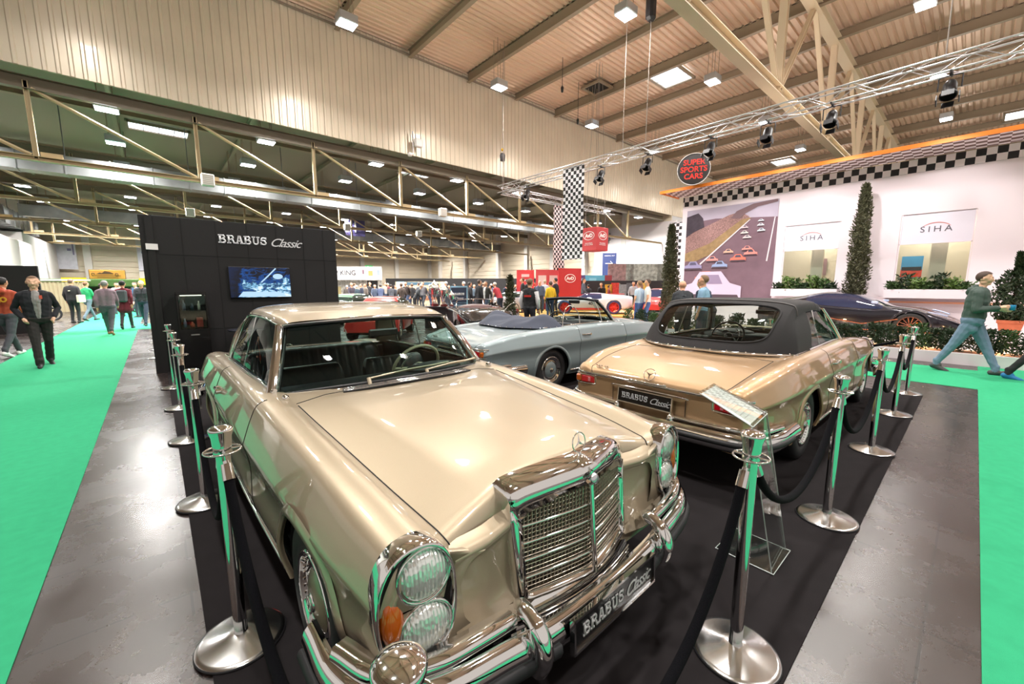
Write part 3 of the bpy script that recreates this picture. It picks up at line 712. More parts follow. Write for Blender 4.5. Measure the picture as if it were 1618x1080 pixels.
def bumper(root, front, paint):
    f = 1 if front else -1; b = empty('bumper', (0, 0, 0)); b.parent = root
    def XX(v): return f * v
    if front: pl = [(1.64, .93, .40), (1.84, .925, .40), (1.99, .86, .395), (2.065, .72, .39), (2.095, .5, .375), (2.115, .3, .355), (2.125, 0, .35)]
    else: pl = [(1.95, .93, .42), (2.3, .915, .42), (2.5, .86, .42), (2.585, .74, .42), (2.62, .5, .42), (2.64, .25, .42), (2.645, 0, .42)]
    full = pl + [(x, -y, z) for x, y, z in pl[::-1][1:]]; full = [(XX(x), y, z) for x, y, z in full]
    o = f                                              # outward side of the sweep: side vector = t x up
    prof = [(-.0, -.07), (.02, -.068), (.038, -.045), (.046, -.012), (.046, .012), (.036, .045), (.018, .066), (-.004, .07)]
    if front: prof = [(p[0], p[1] * .92) for p in prof]
    sg = 1 if front else -1
    P = crom(full, 8)
    # orientation test: side = t x up at the middle must point outwards
    t = P[len(P) // 2 + 1] - P[len(P) // 2 - 1]; sd = np.cross(t, (0, 0, 1)); k = 1 if sd[0] * f > 0 else -1
    mb = MB(); mb.tube(P, 1, prof=[(k * a, c) for a, c in prof]); mb.build('bumper_bar', CHROME, b)
    rb = MB(); q = P[4:-4] if not front else P
    rb.tube(q, 1, prof=[(k * .04, -.022), (k * .06, -.016), (k * .066, 0), (k * .06, .016), (k * .04, .022)]) if not front else None
    if front:
        for s in (1, -1):
            rb = MB(); Q = crom([(x, s * y, z - .035) for x, y, z in pl[:6]], 8); rb.tube(Q, 1, prof=[(k * s * .03, -.03), (k * s * .055, -.022), (k * s * .062, 0), (k * s * .055, .02), (k * s * .03, .028)]); rb.build('bumper_rubber', RUBBER, b)
    else: rb.build('bumper_rubber', RUBBER, b)
    for s in (1, -1):
        up = MB()
        if front:                                     # raised outer blades and horns beside the grille
            Q = crom([(1.82, s * .915, .475), (1.97, s * .855, .475), (2.04, s * .72, .47), (2.06, s * .56, .465), (2.06, s * .44, .45)], 8)
            up.tube(Q, 1, prof=[(k * s * -.03, -.02), (k * s * .02, -.03), (k * s * .035, 0), (k * s * .02, .028), (k * s * -.03, .022)])
            up.tube(crom([(2.15, s * .40, .30), (2.175, s * .40, .36), (2.16, s * .402, .43), (2.11, s * .405, .475), (2.04, s * .405, .49)], 5), [.03] * 6 + [.034] * 8 + [.028] * 5 + [.02, .006], n=12, up=(0, 1, 0))
        else:
            Q = crom([(-2.2, s * .90, .50), (-2.44, s * .85, .505), (-2.54, s * .73, .505), (-2.575, s * .5, .505), (-2.59, s * .26, .505)], 8)
            up.tube(Q, 1, prof=[(k * s * -.03, -.016), (k * s * .02, -.02), (k * s * .032, 0), (k * s * .02, .02), (k * s * -.03, .016)])
            up.ball((-2.62, s * .25, .49), (.04, .03, .05))
        up.build('bumper_blade', CHROME, b)
    if front:
        va = MB(); va.grid([[(1.99 + .06 * math.sin(u * 1.6) - .05 * (abs(y) / .36) ** 2, y, .40 - .09 * u) for y in np.linspace(-.36, .36, 19)] for u in np.linspace(0, 1, 6)])
        va.build('valance', CHROME, b)
        sl = MB()
        for z in (.37, .352, .334): sl.tube([(2.08 - .05 * (abs(y) / .36) ** 2, y, z) for y in np.linspace(-.3, .3, 11)], .004, n=5)
        sl.build('valance_slats', CHROME, b)
def licence_plate(root, front):
    x = 2.18 if front else -2.605; z = .355 if front else .60
    p = empty('licence_plate', (x, 0 if front else .0, z)); p.parent = root
    p.rotation_euler = (0, (-.05 if front else .10), 0)
    w = .53 if front else .50; d = 1 if front else -1
    MB().box((0, 0, 0), (.012, w, .118), bevel=.004).build('plate_panel', mat('plate_black', '0c0c0e', .25), p)
    fr = MB()
    for s in (-1, 1): fr.box((d * .004, s * w / 2, 0), (.02, .009, .126)); fr.box((d * .004, 0, s * .06), (.02, w + .008, .009))
    fr.build('plate_frame', CHROME, p)
    brand(p, face_M(d * .008, 0, 0, (d, 0)), .050, mat('plate_letter', 'b9b9ba', .35), .002)
def tail_lamps(root):
    for s in (-1, 1):
        t = empty('tail_lamp', (-2.555, s * .66, .658)); t.parent = root; t.rotation_euler = (0, 0, s * .10)
        MB().box((-.004, -s * .03, 0), (.03, .16, .075), bevel=.012).build('red_lens', mat('red_lens', 'c2101f', .1, coat=1), t)
        MB().box((.035, s * .080, 0), (.10, .07, .075), bevel=.015).build('amber_lens', mat('amber_lens', 'e8780e'), t)
        MB().box((-.006, -.045 * s, 0), (.034, .035, .05), bevel=.008).build('reverse_lens', mat('reverse_lens', 'd87a80', .1, coat=1), t)
        f = MB(); f.tube([(-.012, -s * .115, .04), (-.014, s * .05, .042), (.02, s * .115, .042), (.06, s * .13, .04)], .006, n=6); f.tube([(-.012, -s * .115, -.04), (-.014, s * .05, -.042), (.02, s * .115, -.042), (.06, s * .13, -.04)], .006, n=6); f.tube([(-.012, -s * .115, -.04), (-.014, -s * .118, 0), (-.012, -s * .115, .04)], .006, n=6, up=(1, 0, 0)); f.build('lamp_frame', CHROME, t)
def rear_trim(root, paint):
    c = MB(); c.tube(crom([(-2.48, .80, .722), (-2.553, .72, .722), (-2.568, .4, .722), (-2.57, 0, .722), (-2.568, -.4, .722), (-2.553, -.72, .722), (-2.48, -.80, .722)], 6), 1, prof=[(-.008, -.012), (.01, -.012), (.01, .012), (-.008, .012)]); c.build('trunk_strip', CHROME, root)
    h = MB(); h.tube([(-2.575, -.17, .742), (-2.60, -.15, .742), (-2.60, .15, .742), (-2.575, .17, .742)], .009, n=6); h.build('trunk_handle', CHROME, root)
    s = MB(); star(s, T(-2.535, 0, .80) @ R(math.radians(-62), 'Y') @ R(math.pi / 2, 'Z'), .052); s.build('trunk_star', CHROME, root)
    text('model_lettering', '280 SE', .055, CHROME, root, T(-2.522, .50, .79) @ Matrix(((0, -math.sin(.55), -math.cos(.55), 0), (-1, 0, 0, 0), (0, math.cos(.55), -math.sin(.55), 0), (0, 0, 0, 1))), .003, shear=.2)
    e = MB()
    for y in (.20, .29): e.lathe([(.022, -.06), (.03, -.06), (.031, .12), (.024, .12), (.023, .0)], T(-2.58, y, .26) @ R(-math.pi / 2, 'Y'), 18)
    e.build('exhaust_tip', CHROME, root)
    MB().tube(crom([(-2.565, .36, .66), (-2.585, .30, .672), (-2.59, 0, .676), (-2.585, -.30, .672), (-2.565, -.36, .66)], 5), .008, n=6).build('plate_lamp_bar', CHROME, root)
    for k in (-1, 1): MB().tube([(-2.567, k * .34, z) for z in (.5, .65)], .003, n=4).build('panel_seam', mat('shut_gap', '050505'), root)
def cabin(root, seat, wheel_col, dash, open_top=False):
    LE = mat('leather_' + seat, seat, .38, bump=(40, .03)); it = MB()
    fl = MB(); fl.box((-.35, 0, .33), (2.1, 1.6, .04)); fl.box((.42, 0, .6), (.05, 1.5, .5)); fl.box((-1.42, 0, .64), (.06, 1.4, .5)); fl.box((-1.52, 0, .885), (.16, 1.3, .02))
    for s in (-1, 1): fl.box((-.5, s * .745, .63), (1.95, .03, .58))
    fl.build('cabin_floor', mat('cabin_dark_' + seat, '151415' if seat < '3' else seat, .7), root)
    d = MB(); d.tube([(.33, y, .86) for y in np.linspace(-.72, .72, 9)], 1, prof=[(-.22, .05), (-.1, .07), (.06, .065), (.13, .03), (.14, -.03), (.08, -.16), (-.2, -.2)], up=(0, 0, 1)); 
    d.ball((.28, .36, .93), (.12, .24, .045)); dd = d.build('dashboard', mat('dash_' + dash, dash, .45), root)
    g = MB()
    for y in (.27, .45): g.lathe([(0, .0), (.05, .0), (.055, .012), (.06, 0)], T(.17, y, .90) @ R(-math.pi / 2, 'Y'), 20)
    g.build('gauges', CHROME, dd)
    sw = empty('steering_wheel', (.0, .36, .90)); sw.parent = root; sw.rotation_euler = (0, -math.radians(62), 0)
    WM = mat('rim_' + wheel_col, wheel_col, .3)
    r = MB(); A = np.linspace(0, 2 * math.pi, 40, endpoint=False); r.tube([(.2 * math.cos(a), .2 * math.sin(a), 0) for a in A], .0125, n=8, closed=True)
    r.tube([(0, -.2, 0), (0, 0, -.03), (0, .2, 0)], .012, n=6, up=(0, 0, 1)); r.ball((0, 0, -.03), (.06, .06, .025)); r.cyl((0, 0, -.03), (0, 0, -.25), .02); r.build('wheel_rim', WM, sw)
    A = np.radians(np.linspace(-150, -30, 12)); MB().tube([(.14 * math.cos(a), .14 * math.sin(a), -.01) for a in A], .006, n=6).build('horn_ring', CHROME, sw)
    def seat_obj(x, y, w, zb, zt, name, dcush=.48, pleats=7):
        s = empty(name, (x, y, 0)); s.parent = root
        c = MB(); U = np.linspace(-1, 1, 6 * pleats + 1)
        def plt(u): return -.008 * (abs(math.sin((u + 1) / 2 * pleats * math.pi)) < .25) if abs(u) < .75 else 0
        def pad(prof3, nm):
            rows = []
            for u in U:
                e = 1 - max(0, (abs(u) - .86) / .14) ** 2 * .28
                rows.append([(cx + (px - cx) * e + plt(u) * .8, u * w / 2, cz + (pz - cz) * e + (plt(u) if nm == 'cushion' else 0)) for px, pz in prof3])
            cc = MB(); cc.grid(rows, closev=True); k = len(prof3)
            for rr in (rows[0], rows[-1]): cc.add(rr, [tuple(range(k))], None, False)
            return cc.build(nm, LE, s)
        pr = crom([(-.24, .36), (.24, .36), (.28, .46), (.2, .52), (-.2, .5), (-.26, .44)], 4, closed=True); cx, cz = pr.mean(0); pad(pr, 'cushion')
        pr = crom([(-.2, .42), (-.12, .46), (-.20, zb), (-.26, zt - .04), (-.31, zt), (-.36, zt - .03), (-.34, zb), (-.3, .44)], 4, closed=True); cx, cz = pr.mean(0); pad(pr, 'backrest')
        return s
    seat_obj(-.12, .37, .56, .7, .93, 'front_seat'); seat_obj(-.12, -.37, .56, .7, .93, 'front_seat'); seat_obj(-1.05, 0, 1.25, .72, .95, 'rear_seat', pleats=14)
    if not open_top: MB().box((.2, 0, 1.22), (.02, .22, .055), bevel=.01).build('mirror_inside', BLACKP, root)
def edge_curve(n=15, zc=1.325, ze=1.295, xc=.14, xe=.02, w=.60):
    t = np.linspace(-1, 1, n); return np.array([(xc - (xc - xe) * abs(a) ** 2.2, a * w, zc - (zc - ze) * abs(a) ** 2) for a in t])
def base_curve(n=15, w=.748):
    t = np.linspace(-1, 1, n); return np.array([(windshield_base(a * w) + .0, a * w, 955e-3 - .055 * abs(a) ** 2.4) for a in t])
def glass_between(A, B, bulge, m=9):
    out = []
    for k in np.linspace(0, 1, m):
        q = A * (1 - k) + B * k; q = q + np.outer(np.ones(len(q)), bulge) * math.sin(k * math.pi); out.append(q)
    return np.array(out)
def windscreen(root, tint='cfe0da'):
    A, B = base_curve(), edge_curve(); g = MB(); g.grid(glass_between(A, B, np.array((.02, 0, .012)))); g.build('windscreen', glass_mat('car_glass', tint, .4), root)
    f = MB(); f.tube(A + [(.006, 0, -.004)], .013, n=8); f.tube(B + [(.006, 0, .004)], .013, n=8)
    for i in (0, -1):
        s = -1 if i == 0 else 1; P = glass_between(A, B, np.array((.02, 0, .012)))[:, i]; P = P + np.array((-.008, s * .012, 0)); f.tube(P, 1, prof=[(-.028, -.012), (.028, -.012), (.03, .004), (0, .014), (-.03, .004)], up=(1, 0, 1))
    f.build('windscreen_frame', CHROME, root)
    rb = MB(); rb.tube(A + [(-.015, 0, .012)], .012, n=6); rb.tube(B + [(-.01, 0, -.014)], .012, n=6)
    for i in (0, -1):
        s = -1 if i == 0 else 1; P = glass_between(A, B, np.array((.02, 0, .012)))[:, i]; rb.tube(P + np.array((-.02, -s * .02, 0)), .014, n=6, up=(1, 0, 1))
    rb.build('windscreen_seal', BLACKP, root)
def cowl_items(root):
    v = MB(); v.tube([(.60 + .06 - .09 * (y / .5) ** 2, y, .962 - .02 * (y / .5) ** 2) for y in np.linspace(-.44, .44, 15)], 1, prof=[(-.045, -.01), (.045, -.01), (.04, .006), (-.04, .006)]); vo = v.build('air_intake', mat('intake_black', '060606', .6), root)
    s = MB()
    for y in np.linspace(-.40, .40, 9): s.box((.652 - .09 * (y / .5) ** 2, y, .968 - .02 * (y / .5) ** 2), (.07, .004, .008))
    [s.tube([(q_ - .09 * (y / .5) ** 2, y, .968 - .02 * (y / .5) ** 2) for y in np.linspace(-.45, .45, 15)], .0022, n=5) for q_ in (.70, .672, .642)]; s.build('intake_slats', CHROME, vo)
    for (y0, y1) in ((-.28, .38), (.12, .62)):
        w = MB(); xa = .60; w.cyl((xa, y0, .955), (xa - .02, y0, .995), .012)
        w.tube([(xa - .02, y0, .99), (xa - .05, y0 + (y1 - y0) * .45, 1.005), (xa - .075, y0 + (y1 - y0) * .7, 1.003)], .006, n=6); w.tube([(xa - .05, y0 + .1, .992), (xa - .085, (y0 + y1) / 2 + .1, .997), (xa - .15, y1, .992)], .0075, n=6); w.build('wiper', mat('wiper_cream', 'c4b69c', .35, .3), root)
    for s_ in (-1, 1):
        w = MB(); w.ball((.5, s_ * .72, .935), (.03, .018, .018)); w.cyl((.5, s_ * .72, .915), (.5, s_ * .72, .935), .01); w.build('washer_jet', CHROME, root)
def nose_panels(root, paint):
    """painted stepped panels between grille and lamps"""
    for s in (-1, 1):
        p = MB()
        pr = [(1.93, .742), (1.965, .724), (1.982, .705), (1.978, .688), (1.968, .665), (1.962, .60), (1.964, .52), (1.975, .47), (2.0, .43), (2.03, .39)]
        pr = crom(pr, 3, sharp=(2,)); ys = np.linspace(.33, .61, 9)
        p.grid([[(x - .035 * max(0, (.48 - y) / .15) + .01, s * y, z) for x, z in pr] for y in ys], flip=(s < 0))
        p.build('nose_panel', paint, root)
def build_car(name, loc, rz, paint, label, variant):
    root = empty(name, loc, rz, label, 'car')
    car_shell(root, paint, variant)
    for x in (-WB, WB):
        for s in (-1, 1): wheel(root, x, s, paint)
    for s in (-1, 1): headlamp(root, s)
    grille(root); bumper(root, True, paint); bumper(root, False, paint); licence_plate(root, True); licence_plate(root, False)
    tail_lamps(root); rear_trim(root, paint); nose_panels(root, paint); cowl_items(root)
    windscreen(root)
    return root
def roof_coupe(root, paint):
    EX = np.array([.03, -.15, -.4, -.7, -.95, -1.15]); EY = np.array([.605, .625, .635, .635, .625, .60]); EZ = np.array([1.298, 1.322, 1.335, 1.33, 1.31, 1.275])
    CX = np.array([.145, -.05, -.35, -.7, -1.02, -1.28]); CZ = np.array([1.332, 1.375, 1.405, 1.41, 1.39, 1.345])
    P = []
    ii = np.linspace(0, 5, 26)
    for q in ii:
        ex, ey, ez, cx, cz = [float(pchip(q, np.arange(6), v)) for v in (EX, EY, EZ, CX, CZ)]; row = []
        for t in np.linspace(-1, 1, 31):
            a = abs(t); row.append((cx + (ex - cx) * a ** 2.2, ey * (math.sin(a * math.pi / 2) ** .96 if a < 1 else 1) * (1 if t >= 0 else -1), cz - (cz - ez) * a ** 3.2))
        P.append(row)
    r = MB(); r.grid(P); P = np.array(P)
    # pillars behind the quarter windows, down to the deck
    for s in (-1, 1):
        top = [(-.93, .632, 1.312), (-1.05, .62, 1.30), (-1.15, .60, 1.276), (-1.19, .55, 1.30)]; bot = [(-1.10, .762, .93), (-1.24, .765, .925), (-1.42, .745, .92), (-1.50, .68, .925)]
        rows = []
        for k in np.linspace(0, 1, 9):
            kk_ = k ** 1.0; rows.append([((a[0] * (1 - kk_) + b_[0] * kk_) + .05 * math.sin(k * math.pi) * -1, s * ((a[1] * (1 - kk_) + b_[1] * kk_) + .014 * math.sin(k * math.pi)), a[2] * (1 - kk_) + b_[2] * kk_ + .03 * math.sin(k * math.pi)) for a, b_ in zip(top, bot)])
        r.grid(rows, flip=(s < 0))
    r.build('roof', paint, root)
    hl = MB(); Q = P.copy(); Q[:, :, 2] -= .022; hl.grid(Q, flip=True); hl.build('headliner', mat('headliner', '3a3a3c', .9), root)
    ch = MB()
    for s in (-1, 1):
        edge = [(float(pchip(q, np.arange(6), EX)), s * (float(pchip(q, np.arange(6), EY)) + .006), float(pchip(q, np.arange(6), EZ)) - .004) for q in np.linspace(0, 4.2, 20)]
        edge += [(-1.03 - .03, s * .66, 1.22), (-1.08, s * .70, 1.10), (-1.11, s * .74, 1.0), (-1.13, s * .765, .935)]
        ch.tube(crom(edge, 2), .011, n=6)
        ch.tube([(.20, s * .712, .95), (.10, s * .66, 1.14), (.045, s * .626, 1.295)], .010, n=6)                      # vent window post
        ch.tube([(-.60, s * .745, .95), (-.585, s * .69, 1.15), (-.57, s * .640, 1.325)], .006, n=6)
        ch.tube([(.33, s * .735, .945), (-.3, s * .765, .955), (-1.12, s * .765, .945)], .012, n=6)
    A = P[-1]; hw = np.array([(x, y * 1.0, z) for x, y, z in A]); ch.tube(hw + [(-.004, 0, -.004)], .009, n=6)
    ch.build('roof_trim', CHROME, root)
    for s in (-1, 1):
        gl = MB(); low = np.array([(x, s * .757, .945) for x in np.linspace(.31, -1.11, 12)]); qs = np.linspace(0, 4.0, 12)
        hi = np.array([(float(pchip(q, np.arange(6), EX)), s * (float(pchip(q, np.arange(6), EY)) - .004), float(pchip(q, np.arange(6), EZ)) - .01) for q in qs])
        low[0] = (.33, s * .73, .945); gl.grid(glass_between(low, hi, np.array((0, s * .015, 0)), 5))
        gl.build('side_glass', glass_mat('car_glass', 'cfe0da', .4), root)
    rg = MB(); base = np.array([(rear_base(t * .69) + .03, t * .69, .935) for t in np.linspace(-1, 1, 31)]); rg.grid(glass_between(base, hw, np.array((-.07, 0, .04)))); rg.build('rear_window', glass_mat('car_glass', 'cfe0da', .4), root)
PAINT_GOLD = mat('paint_champagne', 'ab9c84', .40, .5, coat=1., noise=(400, .03))
PAINT_COPPER = mat('paint_copper_beige', 'b5946f', .40, .5, coat=1., noise=(400, .03))
PAINT_BLUE = mat('paint_grey_blue', '8d9b9e', .40, .35, coat=1., noise=(400, .03))
ROT_A = -math.pi / 2 + math.radians(.8)
carA = build_car('classic_coupe', (1.205, 2.975, 0), ROT_A, PAINT_GOLD, 'champagne gold vintage coupe in the foreground with chrome grille facing the viewer', 'coupe')
roof_coupe(carA, PAINT_GOLD); cabin(carA, '222225', 'd8cfae', '1a1a1c')
# ================================================================ soft-top and open cars
def soft_top(root):
    CL = mat('soft_top_cloth', '211f20', .85, bump=(500, .25))
    # stations from the header back to the deck: centre z, shoulder z, half width, x
    ST = [(.12, 1.338, 1.305, .61), (-.15, 1.385, 1.335, .635), (-.5, 1.415, 1.35, .65), (-.85, 1.42, 1.345, .655), (-1.08, 1.395, 1.31, .655)]
    i = np.arange(5); P = []
    for q in np.linspace(0, 4, 33):
        x, zc, zs, w = [float(pchip(q, i, [s[k] for s in ST])) for k in range(4)]
        row = []
        for t in np.linspace(-1, 1, 33):
            a = abs(t); row.append((x - .10 * a ** 2.5 * (1 if q < 2 else -.0) * (1 - q / 2 if q < 2 else 0), math.copysign(w * math.sin(a * math.pi / 2) ** .95, t), zc - (zc - zs) * a ** 2.6 - .055 * max(0, a - .82) / .18))
        P.append(row)
    P = np.array(P); m = MB(); m.grid(P)
    # rear slope with window opening: from last row to deck curve
    base = np.array([(-1.70 + .36 * abs(t) ** 2.6, t * .765, .936 - .010 * abs(t) ** 2) for t in np.linspace(-1, 1, 33)])
    S = []
    fine = np.linspace(0, 32, 129); up_ = lambda A_: np.stack([np.interp(fine, np.arange(33), A_[:, c_]) for c_ in range(3)], 1)
    for k in np.linspace(0, 1, 65): q = up_(P[-1]) * (1 - k) + up_(base) * k; q[:, 0] -= .05 * math.sin(k * math.pi); q[:, 2] += .035 * math.sin(k * math.pi); S.append(q)
    S = np.array(S); mask = np.ones((64, 128), bool)
    for a in range(64):
        for b_ in range(128):
            t = (b_ + .5 - 64) / 64; u = (a + .5) / 64
            if abs((u - .46) / .38) ** 5 + abs(t / .70) ** 5 < 1: mask[a, b_] = False
    m.grid(S, mask=mask, smooth=True)
    # quarters: side flap from roof edge down to the belt behind the side glass
    for s in (0, -1):
        sg = -1 if s == 0 else 1
        top = P[22:, s]; n = len(top); rows = []
        low = np.array([(x, sg * .765, z_) for x, z_ in zip(np.linspace(-.92, -1.34, n), np.linspace(.942, .926, n))])
        for k in np.linspace(0, 1, 9): q = top * (1 - k) + low * k; e_ = np.linspace(0, 1, n) ** 2; sn = math.sin(k * math.pi); q[:, 1] += sg * .02 * sn * (1 - e_); q[:, 0] -= .05 * sn * e_; q[:, 2] += .035 * sn * e_; rows.append(q)
        m.grid(rows, flip=(sg > 0))
    o = m.build('soft_top', CL, root, weld=.004)
    sm = MB()
    sm.tube(P[-2] + (0, 0, .006), 1, prof=[(-.012, -.004), (.012, -.004), (0, .008)])
    for q in (12,): sm.tube(P[q] + (0, 0, .003), 1, prof=[(-.007, -.003), (.007, -.003), (0, .005)])
    sm.build('top_seam', mat('seam_cloth', '4a4544', .6), o)
    tr_ = []
    for a in np.linspace(0, 2 * math.pi, 90, endpoint=False):
        ca, sa = math.cos(a), math.sin(a); k = (abs(ca) ** 5 + abs(sa) ** 5) ** -.2; ui = (.46 + .38 * sa * k) * 64; ti = (.70 * ca * k) * 64 + 64
        i0, j0 = int(ui), int(ti); fu, ft = ui - i0, ti - j0; tr_.append(S[i0, j0] * (1 - fu) * (1 - ft) + S[i0 + 1, j0] * fu * (1 - ft) + S[i0, j0 + 1] * (1 - fu) * ft + S[i0 + 1, j0 + 1] * fu * ft)
    MB().tube(tr_, .010, n=6, closed=True).build('window_binding', CL, o)
    wd = MB(); wm = ~mask; wm2 = wm.copy()
    wd.grid(S - (0, 0, .004), mask=wm2); wd.build('rear_window', glass_mat('clear_vinyl', 'e6e6e2', .8), root)
    b = MB(); b.tube(base + (-.012, 0, .004), .012, n=6)
    for j in range(1, 32, 3): b.ball(tuple(base[j] + (-.02, 0, .016)), .009, nu=6, nv=4)
    b.build('deck_beading', CHROME, root)
    ed = P[:26]
    for s, sg in ((0, -1), (-1, 1)):
        e = MB()
        lowx = np.linspace(.33, -.92, 10); top = P[np.linspace(0, 23, 10).astype(int), s] - (0, 0, .01)
        low = np.array([(x, sg * .757, .945) for x in lowx]); g = MB(); g.grid(glass_between(low, top, np.array((0, sg * .012, 0)), 5)); g.build('side_glass', glass_mat('car_glass', 'cfe0da', .4), root)
        e.tube([(.20, sg * .712, .95), (.10, sg * .66, 1.14), (.045, sg * .62, 1.285)], .010, n=6); e.tube([(-.56, sg * .75, .95), (-.56, sg * .69, 1.16), (-.55, sg * .652, 1.30)], .007, n=6)
        e.tube([(.33, sg * .735, .945), (-.3, sg * .765, .955), (-1.0, sg * .765, .945)], .012, n=6)
        e.build('window_frame', CHROME, root)
def folded_top(root):
    m = MB(); rows = []
    rnd = random.Random(3)
    for k, x in enumerate(np.linspace(-1.0, -1.78, 17)):
        u = k / 16; row = []
        for t in np.linspace(-1, 1, 41):
            a = abs(t); w = .79 - .10 * max(0, u - .4) ** 1.5; h = .165 * math.sin(min(1, u / .25) * math.pi / 2) * (1 - u ** 3) * (1 - .35 * math.exp(-(t * 3) ** 2))
            lump = .022 * math.sin(9 * t + 5 * u) + .012 * math.sin(17 * t - 8 * u) + .035 * math.exp(-((a - .72) / .14) ** 2) * math.sin(u * math.pi)
            z = .932 + (h + lump * math.sin(u * math.pi)) * (1 - a ** 8); row.append((x + .30 * (a ** 2.6) * u + .02 * math.sin(7 * t), t * w, z))
        rows.append(row)
    m.grid(rows, flip=False); R_ = np.array(rows); o = m.build('folded_top_cover', mat('cover_navy', '3c4150', .8, bump=(400, .2)), root)
    s = MB()
    for j in range(0, 41, 3): p = R_[-1, j]; s.ball((p[0] - .0, p[1], p[2] + .006), .009, nu=6, nv=4)
    for sg in (-1, 1):
        for k in range(2, 16, 4): p = R_[k, 0 if sg < 0 else -1]; s.ball(tuple(p + (0, 0, .006)), .009, nu=6, nv=4)
    s.build('cover_studs', CHROME, o)
    # stand-up header and raised side windows
    b = MB(); A = edge_curve(); b.tube(A + (-.01, 0, .01), 1, prof=[(-.05, -.015), (.03, -.02), (.035, .012), (-.04, .018)]); b.build('header_rail', mat('header_dark', '20242c', .5), root)
    for sg in (-1, 1):
        e = MB(); low = np.array([(x, sg * .757, .945) for x in np.linspace(.33, -.55, 8)]); top = np.array([(x, sg * y, z) for x, y, z in zip(np.linspace(.04, -.50, 8), np.linspace(.61, .655, 8), np.linspace(1.285, 1.30, 8))])
        if sg > 0 or sg < 0:
            g = MB(); g.grid(glass_between(low[:4], top[:4], np.array((0, sg * .01, 0)), 5)); g.build('quarter_light', glass_mat('car_glass', 'cfe0da', .4), root)
        e.tube([(.33, sg * .735, .945), (-.3, sg * .765, .955), (-1.0, sg * .765, .945)], .012, n=6); e.tube([(-.04, sg * .755, .95), (-.06, sg * .70, 1.14), (-.10, sg * .64, 1.285)], .008, n=6)
        q = [(-.62, .945), (-.60, 1.08), (-.66, 1.2), (-.78, 1.24), (-.9, 1.18), (-1.0, 1.02), (-1.02, .95)]
        e.tube(crom([(x, sg * (.757 - (z - .945) * .28), z) for x, z in q], 4), .008, n=6)
        e.build('window_frame', CHROME, root)
    MB().box((.12, 0, 1.26), (.03, .26, .06), bevel=.012).build('mirror', BLACKP, root)
carB = build_car('classic_convertible', (5.68, 4.87, 0), math.radians(-.5), PAINT_BLUE, 'grey-blue vintage open convertible with folded navy top behind the two gold cars', 'open')
folded_top(carB); cabin(carB, '23282b', '3a3a38', '1c2023', True)
carC = build_car('classic_convertible', (5.645, 1.75, 0), math.radians(-.3), PAINT_COPPER, 'coppery beige vintage convertible with closed black soft top seen from the rear', 'soft')
soft_top(carC); cabin(carC, '19191a', '111111', '1a1a1c')

# ================================================================ stanchions and velvet ropes
VELVET = mat('velvet_navy', '07070b', 1., spec=.15, bump=(300, .3))
def stanchion_proto():
    s = empty('stanchion', (0, 0, 0))
    b = MB(); b.lathe([(.0, .045), (.045, .042), (.06, .034), (.15, .018), (.165, .014), (.17, .008)], None, 48); b.build('base', mat('satin_steel', 'cfcfcf', .2, 1.), s)
    MB().lathe([(.17, .0), (.172, .004), (.17, .01), (.165, .012)], None, 48).build('base_rim', RUBBER, s)
    p = MB(); p.lathe([(.027, .04), (.0255, .06), (.0255, .86)], None, 24); p.build('pole', STEEL, s)
    c = MB(); c.lathe([(.026, .855), (.034, .86), (.034, .872), (.033, .885), (.036, .93), (.043, .955), (.044, .965), (.040, .970), (.03, .975), (.015, .978), (0, .979)], None, 32)
    A = np.linspace(0, 2 * math.pi, 36, endpoint=False); c.tube([(.064 * math.cos(a), .064 * math.sin(a), .872) for a in A], .0045, n=6, closed=True)
    for a in (0, 90, 180, 270): c.cyl((0, 0, .872), (.064 * math.cos(math.radians(a)), .064 * math.sin(math.radians(a)), .872), .006, n=6)
    c.build('rope_collar', STEEL, s); return s
sp = stanchion_proto(); used = False
def stanchion(x, y, label):
    global used
    o = sp if not used else copy_tree(sp); used = True; o.location = (x, y, .008 if .035 < x < 8.05 else 0)
    return tag(o, label, 'stanchion', 'chrome rope stanchions around the stand')
def rope(a, b, sag, label, o_=.07):
    a = Vector(a); b = Vector(b); d = (b - a); L = d.length; u = d / L; a2 = a + u * o_; b2 = b - u * o_
    r = empty('velvet_rope', (0, 0, 0), 0, label, 'rope', 'dark velvet barrier ropes')
    z0 = .862; pts = [];
    for t in np.linspace(0, 1, 29):
        p = a2.lerp(b2, t); pts.append((p.x, p.y, z0 - .05 - sag * (1 - (2 * t - 1) ** 2) ** .85))
    MB().tube(pts, .0185, n=10).build('rope_body', VELVET, r)
    for e, f, g in ((pts[0], pts[1], a + u * .045), (pts[-1], pts[-2], b - u * .045)):
        e, f = Vector(e), Vector(f); d2 = (e - f).normalized(); mb = MB(); mb.cyl(e - d2 * .035, e + d2 * .03, .0225, .02, n=14); mb.cyl(e + d2 * .03, e + d2 * .042, .012, n=8); mb.tube([e + d2 * .04, (g[0], g[1], .80 + .045), (g[0], g[1], .868)], .0045, n=6, up=(.3, .9, .1)); mb.build('rope_end', STEEL, r)
    return r
left = [(.23, .525), (.15, 1.98), (.14, 3.52), (.13, 5.1), (.12, 6.55), (.10, 7.95), (.08, 9.3)]
ln = ['front corner chrome stanchion of the stand below the frame', 'chrome stanchion beside the front wheel of the foreground coupe', 'chrome stanchion beside the door of the foreground coupe', 'third chrome stanchion along the left edge, by the tail of the coupe', 'fourth chrome stanchion along the left edge', 'fifth chrome stanchion along the left edge', 'last chrome stanchion at the booth wall']
for (x, y), l in zip(left[:6], ln): stanchion(x, y, l)
right = [(1.72, .52), (3.25, .505), (4.97, .50), (6.61, .505), (8.10, .515)]
